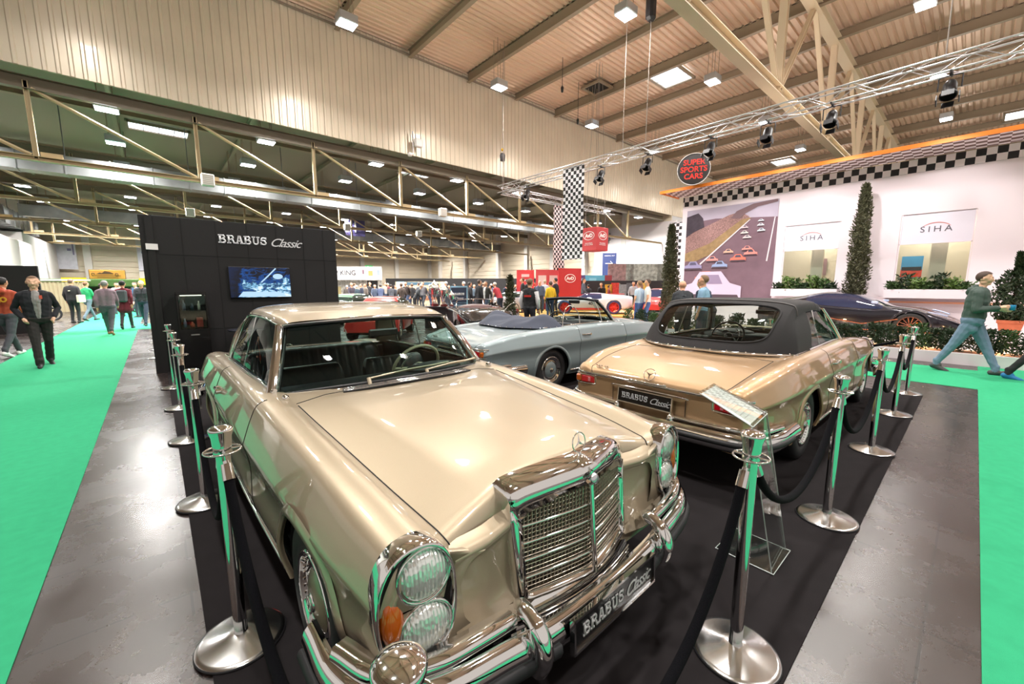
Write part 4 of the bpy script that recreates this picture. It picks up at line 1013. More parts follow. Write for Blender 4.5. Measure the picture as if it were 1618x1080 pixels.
rn = ['tall chrome stanchion in front of the clear information stand', 'chrome stanchion right of the clear information stand', 'chrome stanchion beside the rear half of the copper convertible', 'chrome stanchion beside the front wheel of the copper convertible', 'chrome stanchion on the far right carpet corner']
for (x, y), l in zip(right, rn): stanchion(x, y, l)
far = [(8.0, 2.3), (-.02, 12.2), (-.02, 13.6)]
for (x, y), l in zip(far[:1], ['chrome stanchion hidden behind the copper convertible']): stanchion(x, y, l)
for k, (x, y) in enumerate([(-.1, 11.6), (-.1, 13.1), (-.1, 14.7)]): stanchion(x, y, ['small distant chrome stanchion left of the booth wall, lowest in view', 'middle of the small distant stanchions left of the booth wall', 'farthest of the small stanchions left of the booth wall'][k])
for i in range(5): rope(left[i], left[i + 1], .50 if i == 0 else .52, ['velvet rope from the front corner along the front wheel of the coupe', 'velvet rope along the door of the coupe', 'velvet rope along the rear fender of the coupe', 'velvet rope behind the coupe on the left edge', 'velvet rope nearest the booth wall'][i])
rope((.23, .525, 0), (1.72, .52, 0), .55, 'velvet rope hanging in front of the coupe licence plate')
for i in range(4): rope(right[i], right[i + 1], [.34, .38, .36, .34][i], ['velvet rope behind the clear information stand', 'velvet rope along the rear wheel of the copper convertible', 'velvet rope along the front wheel of the copper convertible', 'velvet rope between the last two right stanchions'][i])
rope(right[4], far[0], .22, 'velvet rope behind the nose of the copper convertible')

# clear information stand
ACR = glass_mat('acrylic', 'f2f6f4', 1.)
st = empty('information_stand', (2.5, .71, .008), 0, 'clear acrylic information stand with a white sheet on its slanted top', 'sign stand')
def slab(mb, q, t):
    q = [Vector(p) for p in q]; n = (q[1] - q[0]).cross(q[3] - q[0]).normalized() * t / 2
    mb.add([p - n for p in q] + [p + n for p in q], [(3, 2, 1, 0), (4, 5, 6, 7)] + [(i, (i + 1) % 4, 4 + (i + 1) % 4, 4 + i) for i in range(4)])
o3 = Vector((2.5, .71, .008))
def L(*p): return Vector(p) - o3
slab_m = MB(); slab(slab_m, [L(2.36, .56, .014), L(2.66, .56, .014), L(2.66, .86, .014), L(2.36, .86, .014)], .008); slab_m.build('stand_base', ACR, st)
slab_m = MB(); slab(slab_m, [L(2.37, .572, .014), L(2.655, .582, .014), L(2.43, .675, .86), L(2.14, .655, .86)], .006); slab_m.build('stand_panel', ACR, st)
slab_m = MB(); slab(slab_m, [L(2.14, .65, .86), L(2.43, .675, .86), L(2.70, 1.07, .90), L(2.43, 1.04, .90)], .006); slab(slab_m, [L(2.14, .65, .878), L(2.43, .675, .878), L(2.70, 1.07, .918), L(2.43, 1.04, .918)], .003); slab_m.build('stand_top', ACR, st)
slab_m = MB(); slab(slab_m, [L(2.165, .672, .867), L(2.425, .695, .867), L(2.68, 1.055, .906), L(2.43, 1.03, .906)], .002); sh = slab_m.build('paper_sheet', mat('paper', 'f2f0ee', .6), st)
ink = mat('print_grey', 'c4c2c2', .8); mb = MB()
for k in range(9):
    u = .12 + k * .085; a = L(2.165, .672, .8695).lerp(L(2.43, 1.03, .9085), u); b_ = L(2.425, .695, .8695).lerp(L(2.68, 1.055, .9085), u)
    slab(mb, [a.lerp(b_, .12), a.lerp(b_, .85 if k % 3 else .6), (a + Vector((.003, .004, .0005))).lerp(b_ + Vector((.003, .004, .0005)), .85 if k % 3 else .6), (a + Vector((.003, .004, .0005))).lerp(b_ + Vector((.003, .004, .0005)), .12)], .0005)
mb.build('print_lines', ink, sh)
eg = MB()
for q in ([L(2.36, .56, .014), L(2.66, .56, .014), L(2.66, .86, .014), L(2.36, .86, .014)],):
    eg.tube([tuple(p) for p in q], .0035, n=4, closed=True)
for a, b_ in ((L(2.37, .572, .014), L(2.14, .655, .86)), (L(2.655, .582, .014), L(2.43, .675, .86)), (L(2.14, .65, .866), L(2.43, 1.04, .906)), (L(2.43, .675, .866), L(2.70, 1.07, .906)), (L(2.14, .65, .866), L(2.43, .675, .866))): eg.cyl(a, b_, .003, n=5)
eg.build('stand_edge', mat('acrylic_edge', 'c8d0cd', .1, .0, coat=1), st)
# ================================================================ people
def _cap(mb, a, b, ra, rb, n=10):
    """closed tapered capsule"""
    a, b = Vector(a), Vector(b); d = b - a; Ln = d.length
    if Ln < 1e-5: d = Vector((0, 0, 1)); Ln = 1e-5
    M = Matrix.Translation(a) @ d.to_track_quat('Z', 'Y').to_matrix().to_4x4(); prof = []
    for t in np.linspace(-math.pi / 2, 0, 4): prof.append((max(ra * math.cos(t), 1e-4), ra * math.sin(t)))
    for t in np.linspace(0, math.pi / 2, 4): prof.append((max(rb * math.cos(t), 1e-4), Ln + rb * math.sin(t)))
    mb.lathe(prof, M, n)
def person_mesh(p, voxel):
    """one continuous body grown from tapered limbs; returns mesh with slots skin, top, bottom, shoes, inner, extra"""
    h = p.get('h', 1.78) / 1.78; prims = []; fem = p.get('fem', False); bulk = p.get('bulk', 1.)
    def C(tag_, a, b, ra, rb, sq=1.): prims.append((tag_, np.array(a, float), np.array(b, float), ra, rb, sq))
    lean = p.get('lean', 0.); tw = p.get('twist', 0.)
    hipz = .93; sp = lambda x, y, z: (x + lean * (z - hipz) * 1.0, y, z)
    # legs: (foot x, foot y, foot z, knee bend x)
    for s, key in ((1, 'L'), (-1, 'R')):
        fx, fy, fz = p.get('foot' + key, (0, .10, 0)); fy = fy * s
        hip = np.array((0, s * .092, hipz)); ank = np.array((fx, fy, fz + .085)); v = ank - hip; Ln = np.linalg.norm(v); seg = .425
        k = math.sqrt(max(0, seg ** 2 - (Ln / 2) ** 2)); mid = (hip + ank) / 2; fwd = np.array((-v[2], 0, v[0])); fwd = fwd / np.linalg.norm(fwd); fwd = fwd if fwd[0] > 0 else -fwd
        knee = mid + fwd * max(k, .01); b = bulk; flare = p.get('flare', 1.)
        C(2, hip, knee, .092 * b, .062 * b); C(2, knee, ank + (0, 0, .03), .060 * b, .050 * flare)
        C(2, hip + (-.035, 0, 0), hip + (-.01, 0, -.14), .088 * b, .075 * b)
        ty = p.get('toe' + key, 0.); fr = p.get('heel' + key, 0.)
        toe = ank + np.array((.15 * math.cos(fr), .02 * s, -.055 - .15 * math.sin(fr)))
        C(3, ank + (-.045, 0, -.04), ank + (.03, 0, -.03), .044, .044); C(3, ank + (.0, 0, -.045), toe, .042, .034); C(3, ank + (-.05, 0, -.066), toe + (.02, 0, -.008), .026, .026)
        C(2, ank + (0, 0, .06), ank + (0, 0, -.005), .052 * flare, .05 * flare)
    C(2, (0, -.07, hipz + .02), (0, .07, hipz + .02), .118 * bulk, .118 * bulk); top = 1
    w = .165 if not fem else .14
    for z0, z1, r0, r1, yy in ((hipz + .07, 1.12, .118, .112, .06), (1.12, 1.28, .112, .118, .075), (1.28, 1.40, .118, .10, .085)):
        for s in (-1, 1): C(1, sp(0, s * yy, z0), sp(0, s * (yy + .01), z1), r0 * bulk, r1 * bulk)
    C(1, sp(0, -w, 1.415), sp(0, w, 1.415), .062 * bulk, .062 * bulk); C(1, sp(-.02, 0, 1.36), sp(-.01, 0, 1.47), .085, .06)
    if p.get('hem'):
        for s in (-1, 1): C(1, sp(0, s * .055, hipz - p['hem'] + .07), sp(0, s * .06, 1.1), .125 * bulk + p.get('skirt', 0), .12 * bulk)
    if fem:
        for s in (-1, 1): C(1, sp(.07, s * .065, 1.27), sp(.08, s * .065, 1.25), .06, .055)
    if p.get('hood'): C(1, sp(-.10, -.06, 1.46), sp(-.10, .06, 1.46), .055, .055); C(1, sp(-.11, 0, 1.42), sp(-.06, 0, 1.50), .06, .06)
    if p.get('collar'): C(1, sp(-.01, -.02, 1.47), sp(-.01, .02, 1.52), .068, .07)
    if p.get('open'):
        C(4, sp(.085, 0, .98), sp(.085, 0, 1.30), .050, .070); C(4, sp(.085, 0, 1.30), sp(.06, 0, 1.44), .075, .060)
    for s, key in ((1, 'L'), (-1, 'R')):
        sh = np.array(sp(0, s * (w + .02), 1.405)); el, ha = p.get('arm' + key, ((-.02, .10, 1.13), (.05, .09, .89)))
        el = np.array(sp(el[0], s * (w + el[1]), el[2])); ha = np.array(sp(ha[0], s * (w + ha[1]), ha[2])); slv = p.get('sleeve', 1.)
        C(1, sh, el if slv > .5 else sh * .45 + el * .55, .060 * bulk, .048 * bulk)
        if slv <= .5: C(0, sh, el, .046, .040)
        d = ha - el; d = d / (np.linalg.norm(d) + 1e-9)
        wr = ha - d * .02
        if slv > .9: C(1, el, wr - d * .02, .047 * bulk, .036 * bulk); 
        C(0, el, wr, .036, .024)
        palm = ha + d * .055; C(0, wr, palm, .026, .030)
        if voxel < .012:
            up = np.array((0, 0, 1.)); side = np.cross(d, np.array((0, s, 0.))); side = side / (np.linalg.norm(side) + 1e-9) if np.linalg.norm(side) > .1 else np.array((1., 0, 0))
            inw = np.cross(side, d)
            for k, (off, ln) in enumerate(((-.030, .065), (-.011, .078), (.009, .072), (.028, .055))):
                b0 = palm + side * off; m1 = b0 + d * ln * .5 + inw * .004; e1 = m1 + d * ln * .4 + inw * (.022) * (1 if s > 0 else -1); C(0, b0 - d * .02, m1, .0105, .0098); C(0, m1, e1, .0095, .0085)
            th = ha + side * .028 + d * .01; C(0, ha + side * .012, th, .014, .012); C(0, th, th + d * .035 + side * .018, .0115, .0095)
        else: C(0, palm, palm + d * .06, .028, .02)
    hd = p.get('head', (0, 0)); hx = lean * .68 + p.get('hx', .015)
    nk = np.array((lean * .55, 0, 1.46)); hc = np.array((hx + .01, 0, 1.655)); ny = hd[0]
    C(0, nk, hc - (0.005, 0, .08), .056, .052)
    cz, sz = math.cos(ny), math.sin(ny); pt = hd[1]
    def H(x, y, z):
        X_ = x * math.cos(pt) + z * math.sin(pt); Z_ = -x * math.sin(pt) + z * math.cos(pt); return hc + np.array((X_ * cz - y * sz, X_ * sz + y * cz, Z_))
    C(0, H(-.012, 0, .02), H(-.008, 0, .035), .093, .088); C(0, H(-.02, 0, .02), H(.03, 0, -.01), .088, .073); C(0, H(.02, 0, -.02), H(.042, 0, -.075), .066, .038); C(0, H(.0, -.03, -.06), H(.0, .03, -.06), .045, .045)
    C(0, H(.088, 0, .012), H(.103, 0, -.022), .010, .015); C(0, H(.082, -.03, .03), H(.082, .03, .03), .012, .012); C(0, H(.084, -.014, -.052), H(.084, .014, -.052), .010, .010); C(0, H(.072, -.01, -.085), H(.072, .01, -.085), .018, .018)
    for s in (-1, 1): C(0, H(-.005, s * .085, .01), H(-.01, s * .09, -.02), .016, .011)
    for q in p.get('extra', []): C(5, *q)
    mb = MB()
    for t_, a, b, ra, rb, sq in prims: _cap(mb, a, b, ra, rb)
    o = mb.build('tmp', None)
    md = o.modifiers.new('r', 'REMESH'); md.mode = 'VOXEL'; md.voxel_size = voxel; md.use_smooth_shade = True
    sm = o.modifiers.new('s', 'SMOOTH'); sm.factor = .5; sm.iterations = 1
    dg = bpy.context.evaluated_depsgraph_get(); me = bpy.data.meshes.new_from_object(o.evaluated_get(dg)); bpy.data.objects.remove(o)
    n = len(me.polygons); Cc = np.zeros(n * 3); me.polygons.foreach_get('center', Cc); Cc = Cc.reshape(-1, 3)
    best = np.full(n, 9.); idx = np.zeros(n, int); pri = {0: 0., 1: -.004, 2: 0., 3: -.002, 4: -.003, 5: -.006}
    for t_, a, b, ra, rb, sq in prims:
        d = b - a; L2 = d @ d + 1e-9; t = np.clip((Cc - a) @ d / L2, 0, 1); ds = np.linalg.norm(Cc - a - t[:, None] * d, axis=1) - (ra + (rb - ra) * t) + pri[t_]
        w_ = ds < best; best[w_] = ds[w_]; idx[w_] = t_
    if p.get('hem'): idx[(idx == 2) & (Cc[:, 2] > hipz - p['hem'] + .02)] = 1
    else: idx[(idx == 2) & (Cc[:, 2] > hipz + .055)] = 1
    me.polygons.foreach_set('material_index', idx); me.polygons.foreach_set('use_smooth', np.ones(n, bool))
    V = np.zeros(len(me.vertices) * 3); me.vertices.foreach_get('co', V); V = V.reshape(-1, 3)
    if voxel < .02:                                               # cloth folds
        c = V[:, 2] < 1.47; amp = .0022
        V[c] += amp * np.stack([np.sin(V[c, 2] * 62 + V[c, 1] * 19) * np.cos(V[c, 1] * 23 + V[c, 2] * 11), np.cos(V[c, 2] * 51 + V[c, 0] * 17), 0 * V[c, 0]], 1) * (V[c, 2:3] > .12)
    me.vertices.foreach_set('co', (V * h).ravel()); me.update()
    return me, (H, h)
SKIN = mat('skin', 'd9a282', .55); SKIN2 = mat('skin_pale', 'e3b597', .55)
def cmat(c, rough=.85): return mat('cloth_' + c, c, rough, noise=(25, .06))
def hair_mb(H, h, style, bald=False):
    mb = MB(); P = []
    nu, nv = 18, 9
    if style == 'none': return None
    r = 1.05
    for i in range(nu):
        a = 2 * math.pi * i / nu; row = []
        low = {'short': -.8 + 1.45 * min(1, max(0, (math.cos(a) + .45) / .9)) ** .8, 'long': -.9, 'buzz': -.7 + 1.38 * min(1, max(0, (math.cos(a) + .45) / .9)) ** .8}[style if style in ('short', 'long', 'buzz') else 'short']
        if style == 'long' and math.cos(a) > .4: low = .55
        for j in range(nv + 1):
            b = low + (math.pi / 2 - low) * j / nv
            rr = r if style != 'buzz' else 1.015
            row.append(tuple(H(-.012 + .098 * rr * math.cos(b) * math.cos(a) * 1.04, .089 * rr * math.cos(b) * math.sin(a), .028 + .096 * rr * math.sin(b)) * h))
        P.append(row)
    mb.grid(P, closeu=True)
    if style == 'long':
        for k in range(7):
            y = -.07 + .14 * k / 6; mb.tube([tuple(H(-.06, y * .9, .03) * h), tuple(H(-.095, y, -.08) * h), tuple(H(-.10, y * 1.1, -.20) * h), tuple(H(-.085, y * 1.0, -.32) * h)], [.035, .034, .03, .012], n=8)
    return mb
PROTO = {}
POSES = dict(
    stand=dict(footL=(.02, .12, 0), footR=(-.02, .12, 0)),
    walk=dict(footL=(.30, .08, 0), footR=(-.30, .08, .06), heelR=.5, heelL=-.15, armL=((-.12, .07, 1.15), (-.10, .06, .90)), armR=((.08, .07, 1.14), (.25, .05, .95))),
    walk2=dict(footL=(-.26, .08, .05), footR=(.26, .08, 0), heelL=.5, armR=((-.12, .07, 1.15), (-.10, .06, .90)), armL=((.06, .07, 1.14), (.24, .03, 1.02))),
    crossed=dict(footL=(.0, .13, 0), footR=(0, .13, 0), armL=((.02, .08, 1.13), (.20, -.06, 1.18)), armR=((.02, .08, 1.13), (.20, -.06, 1.15))),
    point=dict(footL=(.03, .12, 0), footR=(-.03, .12, 0), armR=((.12, .10, 1.22), (.36, .10, 1.28))),
    lean=dict(footL=(.0, .12, 0), footR=(-.06, .12, 0), lean=.55, armL=((.12, .06, 1.14), (.28, .02, .98)), armR=((.14, .06, 1.14), (.30, .02, .96))),
    pockets=dict(footL=(.04, .12, 0), footR=(-.04, .13, 0), armL=((-.10, .14, 1.15), (.05, .04, .95)), armR=((-.10, .14, 1.15), (.05, .04, .95))),
)
def person(label, x, y, hdg, top, bottom, shoes='1c1c1e', hair='3b2a20', style='short', pose='stand', h=1.76, inner=None, extra=None, key=None, voxel=.022, group=None, z=0., sk=None, **kw):
    """a person standing at (x, y), facing heading hdg (radians from +X)"""
    p = dict(POSES[pose]); p.update(kw); p['h'] = h
    k = key or (pose + ('f' if kw.get('fem') else '') + style + ('h' if kw.get('hem') else ''))
    if k not in PROTO or key is None and kw and not set(kw) <= {'fem', 'hem'}:
        PROTO[k] = person_mesh(dict(p, h=1.78), voxel)
        me, (H, hh) = PROTO[k]
        for _ in range(6): me.materials.append(SKIN)
        brow_me = mouth_me = None
        if voxel < .015:
            bm_ = MB()
            for s in (-1, 1): bm_.tube([tuple(H(.078, s * .046, .032)), tuple(H(.086, s * .033, .037)), tuple(H(.089, s * .018, .033))], .0045, n=6)
            t = bm_.build('brow_tmp', SKIN); brow_me = t.data; bpy.data.objects.remove(t)
            bm_ = MB(); bm_.ball(tuple(H(.089, 0, -.052)), (.006, .021, .005), nu=10, nv=6); t = bm_.build('mouth_tmp', SKIN); mouth_me = t.data; bpy.data.objects.remove(t)
        hm = hair_mb(H, 1., style); hair_me = None
        if hm: t = hm.build('hair_tmp', SKIN); hair_me = t.data; bpy.data.objects.remove(t)
        ey = MB()
        for s in (-1, 1): ey.ball(tuple(H(.074, s * .031, .010)), (.010, .010, .005), nu=8, nv=5)
        t = ey.build('eye_tmp', SKIN); eye_me = t.data; bpy.data.objects.remove(t)
        PROTO[k] = (me, hair_me, eye_me, brow_me, mouth_me)
    me, hair_me, eye_me, brow_me, mouth_me = PROTO[k]
    root = empty('person', (x, y, z), hdg, label, 'person', group); s_ = h / 1.78; root.scale = (s_, s_, s_)
    def part(nm, data, ms):
        o = bpy.data.objects.new(nm, data); COL.objects.link(o); o.parent = root
        for i, m_ in enumerate(ms): o.material_slots[i].link = 'OBJECT'; o.material_slots[i].material = m_
        return o
    part('body', me, [sk or SKIN, cmat(top), cmat(bottom), cmat(shoes, .6), cmat(inner or top), cmat(extra or top)])
    if hair_me: part('hair', hair_me, [cmat(hair, .7)])
    if voxel < .02: part('eyes', eye_me, [mat('eye_dark', '2c211c', .2)])
    if brow_me: part('eyebrows', brow_me, [cmat(hair, .7)]); part('mouth', mouth_me, [mat('lips', 'a8655a', .5)])
    return root
def fwd(dx, dy): return math.atan2(dy, dx)
VIEW = HEAD
# ---- the four people nearest the viewer
pp = person('short-haired man walking in a black hooded jacket over a grey jumper, hands in pockets', -1.74, 11.9, fwd(.22, -1), '15171d', '211d1c', '141416', '6b5038', 'buzz', 'walk2', 1.74, inner='8d8a88', key='main', voxel=.0075, hood=True, open=True, bulk=1.1,
            footL=(-.20, .09, .03), footR=(.26, .09, 0), armL=((-.10, .12, 1.15), (.07, .03, .95)), armR=((-.10, .12, 1.15), (.07, .03, .95)), head=(-.15, .12), sk=SKIN2, sleeve=1., flare=1.25)
s = MB(); s.tube([(.165, .0, .98), (.172, .0, 1.2), (.165, 0, 1.35)], .005, n=5); s.build('zip', mat('zip_metal', 'a8a29a', .3, .8), pp)
s = MB(); s.box((.145, .06, 1.37), (.012, .04, .07)); s.build('lining_patch', cmat('c8553f'), pp)
oh_ = person('man in a rust orange hooded sweater and grey trousers at the left edge', -2.5, 14.0, fwd(.45, 1), 'a8492f', '4a4b52', 'e8e6e4', '1c1a1a', 'short', 'walk', 1.74, key='orange', voxel=.012, hood=True, bulk=1.1, armR=((-.05, .08, 1.14), (.10, .07, .93)))
text('back_lettering', 'VRO', .15, mat('print_yellow', 'e0a82c', .6), oh_, face_M(-.150, 0, 1.28, (-1, 0)), .003, bold=.008)
person('person in a black coat and faded jeans cut by the left frame edge', -2.72, 12.5, fwd(-.1, 1), '141416', '6d8791', '1a1a1c', '2a2220', 'short', 'stand', 1.7, key='edge', voxel=.014, bulk=1.08)
hd_ = person('man in a dark green hooded sweatshirt and blue jeans walking with a blue cup', 10.87, -.02, fwd(-.05, -1), '46544e', '71849c', '4b4a4c', '4a382e', 'short', 'walk2', 1.80, key='hoodie', voxel=.0075, hood=True, bulk=1.26,
       footL=(.34, .06, 0), footR=(-.36, .06, .04), heelR=.45, heelL=-.2, armL=((.02, .09, 1.13), (.28, -.02, 1.13)), armR=((.02, .09, 1.13), (.27, -.02, 1.17)), head=(0, .12), sk=SKIN2, lean=.06)
c = MB(); c.lathe([(0, 0), (.034, 0), (.038, .085), (.036, .09), (0, .09)], T(.42, .03, 1.14), 16); co = c.build('paper_cup', mat('cup_blue', '2b8fc4', .4)); tag(co, 'blue cup held by the man in the green sweatshirt', 'cup'); co.matrix_world = Matrix.Translation((10.87, -.02, 0)) @ R(fwd(-.05, -1))
person('long-haired blonde woman in black clothes and blue sneakers leaving the frame', 10.72, -.92, fwd(.05, -1), '151417', '242225', '2877b0', 'c9b08c', 'long', 'walk2', 1.70, key='woman', voxel=.012, fem=True, hem=.14, footL=(.30, .06, 0), footR=(-.44, .06, .02), heelR=.3)
# ---- people on the left aisle
G1 = 'visitors on the green aisle left of the booth'
person('stout man in a mauve sweater and grey trousers seen from behind', -1.18, 18.1, fwd(.1, 1), '84707a', '55555c', '9a6a48', '8f8c8a', 'buzz', 'walk', 1.72, bulk=1.22, key='mauve', voxel=.016, group=G1)
bk = person('person in a maroon jacket with a grey backpack walking away', -.87, 20.3, fwd(.2, 1), '6e2230', '3c3335', '222226', '1f1a1a', 'short', 'walk2', 1.74, key='maroon', voxel=.016, extra='54565c', hem=.25, skirt=.05, inner='a8aaa8', group=G1)
MB().box((-.20, 0, 1.22), (.16, .30, .44), bevel=.05).build('backpack', cmat('54565c'), bk)
person('grey-haired man in a black leather jacket and jeans striding right', -.38, 21.4, fwd(-.25, -1), '2d2f35', '2b3446', '1a1a1c', 'b5b2ae', 'buzz', 'walk', 1.76, group=G1, bulk=1.12, key='dark', voxel=.016)
bg = person('tall man in black carrying a white shoulder bag', -2.62, 25.0, fwd(.5, 1), '1d1b1f', '1b1b20', '131313', '6b5648', 'buzz', 'stand', 1.85, group=G1, bulk=1.1)
MB().box((-.05, -.3, .98), (.36, .1, .3), bevel=.02).box((-.02, -.0, 1.3), (.3, .03, .03)).build('shoulder_bag', cmat('d6cbb8'), bg)
person('person in a bright green jacket beyond the man with the bag', -2.3, 26.2, fwd(.7, .7), '1f8f5a', '5c6a78', '1a1a1a', '6b4a30', 'short', 'walk', 1.74, group=G1)
for k, (x, y, t, b_, hr, po, lb) in enumerate([(-1.9, 27.3, '3c3a40', '333845', '2c2220', 'stand', 'person in charcoal right behind the green jacket'), (-1.3, 28.6, '8b8f96', '3a3e46', '9a958e', 'walk2', 'grey-haired person in a light grey coat in the aisle crowd'),
        (-.7, 27.5, '35547a', '2e3440', '3a2c22', 'stand', 'person in a denim blue top deeper in the left aisle'), (-.2, 29.6, 'b7a890', '3c3a38', '6b5648', 'walk', 'person in a beige coat deep in the left aisle'), (.6, 27.0, '3b3b40', '2e2e34', '201a18', 'lean', 'person bending at the stall just left of the booth wall'),
        (-2.9, 33.5, '4a3f3a', '2f2f36', '4a382e', 'stand', 'person in brown beyond the motorcycle stand'), (-1.6, 31.5, 'c9c4bd', '3d4450', '3a2c22', 'stand', 'person in an off-white top far down the left aisle'), (-.9, 33.0, '2a2d36', '30343c', '8f8c8a', 'walk', 'person in navy far down the left aisle')]):
    person(lb, x, y, fwd(math.cos(k * 1.9), math.sin(k * 1.9)), t, b_, '1a1a1a', hr, 'short', po, 1.68 + .03 * (k % 4), group=G1)
# ---- people behind the stand
G2 = 'visitors among the stands behind the convertible'
def pv(px, d, hdg_rel, *a, **k):                                     # placed by direction and distance, heading relative to the view
    d = d * 1.2 if d > 14.5 and k.pop('far', 1) else d; q = spot(px, d); lb = a[0]; c_, s_ = math.cos(math.radians(38)), math.sin(math.radians(38)); dx, dy = q.x - 17.0, q.y - 13.6
    if abs(dx * c_ - dy * s_) < 3.4 and abs(dx * s_ + dy * c_) < 2.9: k['z'] = .16
    return person(lb, q.x, q.y, HEAD + hdg_rel, *a[1:], group=k.pop('group', G2), **k)
ve = pv(837, 11.6, -.5, 'man in a black work vest with a red band across the back over white sleeves', '1a1a1d', '23242a', '151515', '6b5038', 'short', 'stand', 1.76, key='vest', voxel=.014, bulk=1.08)
MB().box((-.135, 0, 1.28), (.012, .22, .055)).build('back_print', cmat('b52a22'), ve)
sv = MB()
for s_ in (-1, 1): sv.tube([(0, s_ * .20, 1.40), (-.02, s_ * .275, 1.12), (.04, s_ * .26, .93)], [.076, .070, .054], n=12)
sv.build('sleeves', cmat('dcdadb'), ve)
pv(1113, 9.4, .9, 'bearded man in a light blue t-shirt behind the black soft top', '86a9c4', '3a4354', '1a1a1a', '7a6048', 'short', 'stand', 1.80, key='bluetee', voxel=.014, sleeve=.4)
pv(1124, 10.6, .3, 'person in a navy jacket half hidden behind the light blue t-shirt', '2a3346', '2c3038', '1a1a1a', '33302e', 'short', 'lean', 1.74)
pf = pv(1082, 9.9, -.2, 'bald person in a black quilted jacket stooping behind the black soft top', '2f3236', '26282c', '1a1a1a', 'c7a184', 'none', 'lean', 1.68, key='puffer', voxel=.014, bulk=1.28, lean=.35)
rg_ = MB()
for z_ in (1.05, 1.14, 1.23, 1.32, 1.40): rg_.tube([(.04 + .35 * (z_ - .93) + .165 * math.cos(a) , .235 * math.sin(a), z_) for a in np.linspace(0, 2 * math.pi, 24, endpoint=False)], .012, n=6, closed=True)
rg_.build('quilt_seams', cmat('5d6268'), pf)
pv(1024, 14.4, 1.2, 'man in a white shirt and blue jeans standing by the yellow platform', 'e3e2e6', '45609a', '6a4a35', '4a3c34', 'short', 'stand', 1.80, sleeve=.4, key='white', voxel=.018)
pv(1011, 14.49, .6, 'person in a pale blue shirt and jeans beside the white-shirted man', 'b4c6dc', '4d68a0', '3a3a3a', '8a6a50', 'short', 'stand', 1.74, sleeve=.4, key='pale', voxel=.018)
pv(990, 25, 3.0, 'man in a black sweater with one arm stretched out by the racing car', '1c1c20', '46536b', '1a1a1a', '55504c', 'short', 'point', 1.74)
pv(970, 25, 2.8, 'man in a beige shirt behind the racing car', 'd8c8b0', '3c424e', '1a1a1a', 'a08b72', 'short', 'stand', 1.80)
pv(953, 21.5, 2.6, 'person in a black jacket with yellow marks behind the racing car', '25242a', '30343c', '1a1a1a', '4a382e', 'short', 'lean', 1.76)
pv(957, 26, 0, 'person in a red top behind the striped race car display', 'a32a30', '30343c', '1a1a1a', '2c2220', 'short', 'stand', 1.8)
pv(911, 21, .9, 'long-haired woman in a black dress by the red booth', '1d1c22', '24242a', '1a1a1a', '9a7a50', 'long', 'stand', 1.74, fem=True, hem=.3)
pv(870, 15.3, .5, 'man in a bright yellow hooded sweater', 'd8ac1e', '32405c', '1a1a1a', '4a382e', 'short', 'stand', 1.76)
pv(878, 15.9, 1., 'person in black right beside the yellow sweater', '1f2024', '26282c', '1a1a1a', '33302e', 'short', 'stand', 1.76)
pv(861, 19, -.4, 'person in a light grey sweater left of the yellow sweater', 'a9adb4', '32405c', '1a1a1a', '9a8a70', 'short', 'stand', 1.72)
pv(853, 17.5, 2.9, 'grey-haired man in a blue-grey jacket near the yellow sweater', '4c5a72', '2e3442', '1a1a1a', 'b5b2ae', 'buzz', 'stand', 1.66)
pv(826, 17.6, 1.4, 'man in a black shirt with yellow lettering by the small conifer', '1e1e20', '2c2c34', '1a1a1a', '6b5038', 'short', 'stand', 1.8)
pv(845, 22, 2.2, 'dark-haired person between the vest and the blue-grey jacket', '27262a', '2c2c34', '1a1a1a', '201a18', 'short', 'stand', 1.8)
pv(790, 17, .9, 'man in a red t-shirt leaning over a parked car', 'a8323c', '2e3442', '1a1a1a', 'c9c4bd', 'buzz', 'lean', 1.74, key='redlean', sleeve=.4, lean=.5)
pv(768, 16, 2.4, 'man in a dark open jacket over a white shirt', '33322f', '38465a', '1a1a1a', '4a3a30', 'short', 'walk', 1.78, inner='e6e4e2', open=True, key='openj', voxel=.018)
pv(757, 15.6, -.9, 'man in a long black coat right of the blue display board', '17161a', '26384e', '1a1a1a', '4a382e', 'short', 'stand', 1.84, hem=.3)
pv(742, 17.5, -1., 'person in black close to the blue display board', '1b1a1e', '26282c', '1a1a1a', '33302e', 'short', 'stand', 1.76)
rows_ = [(548, 24, '4c4540', 'stand', 'person in brown next to the booth wall edge'), (571, 22.4, '1f2536', 'stand', 'broad man in a navy coat beyond the red car'), (584, 24.4, '1d1d22', 'walk', 'person in black right of the navy coat'), (601, 22, '26304a', 'lean', 'man in a navy sweater bending right of the dark doorway'),
         (613, 27, '6a3038', 'stand', 'person in a dark red top behind the crowd'), (624, 22, '30343e', 'stand', 'dark-haired person in slate grey in the crowd'), (634, 19, '4d423c', 'stand', 'grey-haired man in a brown jacket in the middle of the crowd'), (641, 20.5, '2b221f', 'walk', 'person in dark brown beside the grey-haired man'),
         (655, 19, '2c2f33', 'lean', 'man in a dark jacket leaning towards the stand table'), (662, 22, '3c3f46', 'stand', 'person in charcoal behind the leaning man'), (673, 25, 'a88a60', 'stand', 'person in a camel coat far behind the trophies'), (692, 22, '2c2430', 'stand', 'curly dark-haired person behind the trophies'), (705, 21, '1e2024', 'walk2', 'person in black with a cap behind the trophies'),
         (592, 22.6, '3d4658', 'walk', 'person in steel blue far behind the red car'), (560, 25.2, 'b0a8a0', 'stand', 'person in pale grey far beside the booth wall'), (686, 30, '7f3a3a', 'stand', 'person in faded red far behind the trophies'), (776, 24, '3a4a66', 'walk', 'person in blue far beyond the open-jacketed man'), (803, 25, '7c2f36', 'stand', 'person in wine red far behind the conifer'), (815, 25, '2b2b30', 'walk', 'person in black far behind the conifer')]
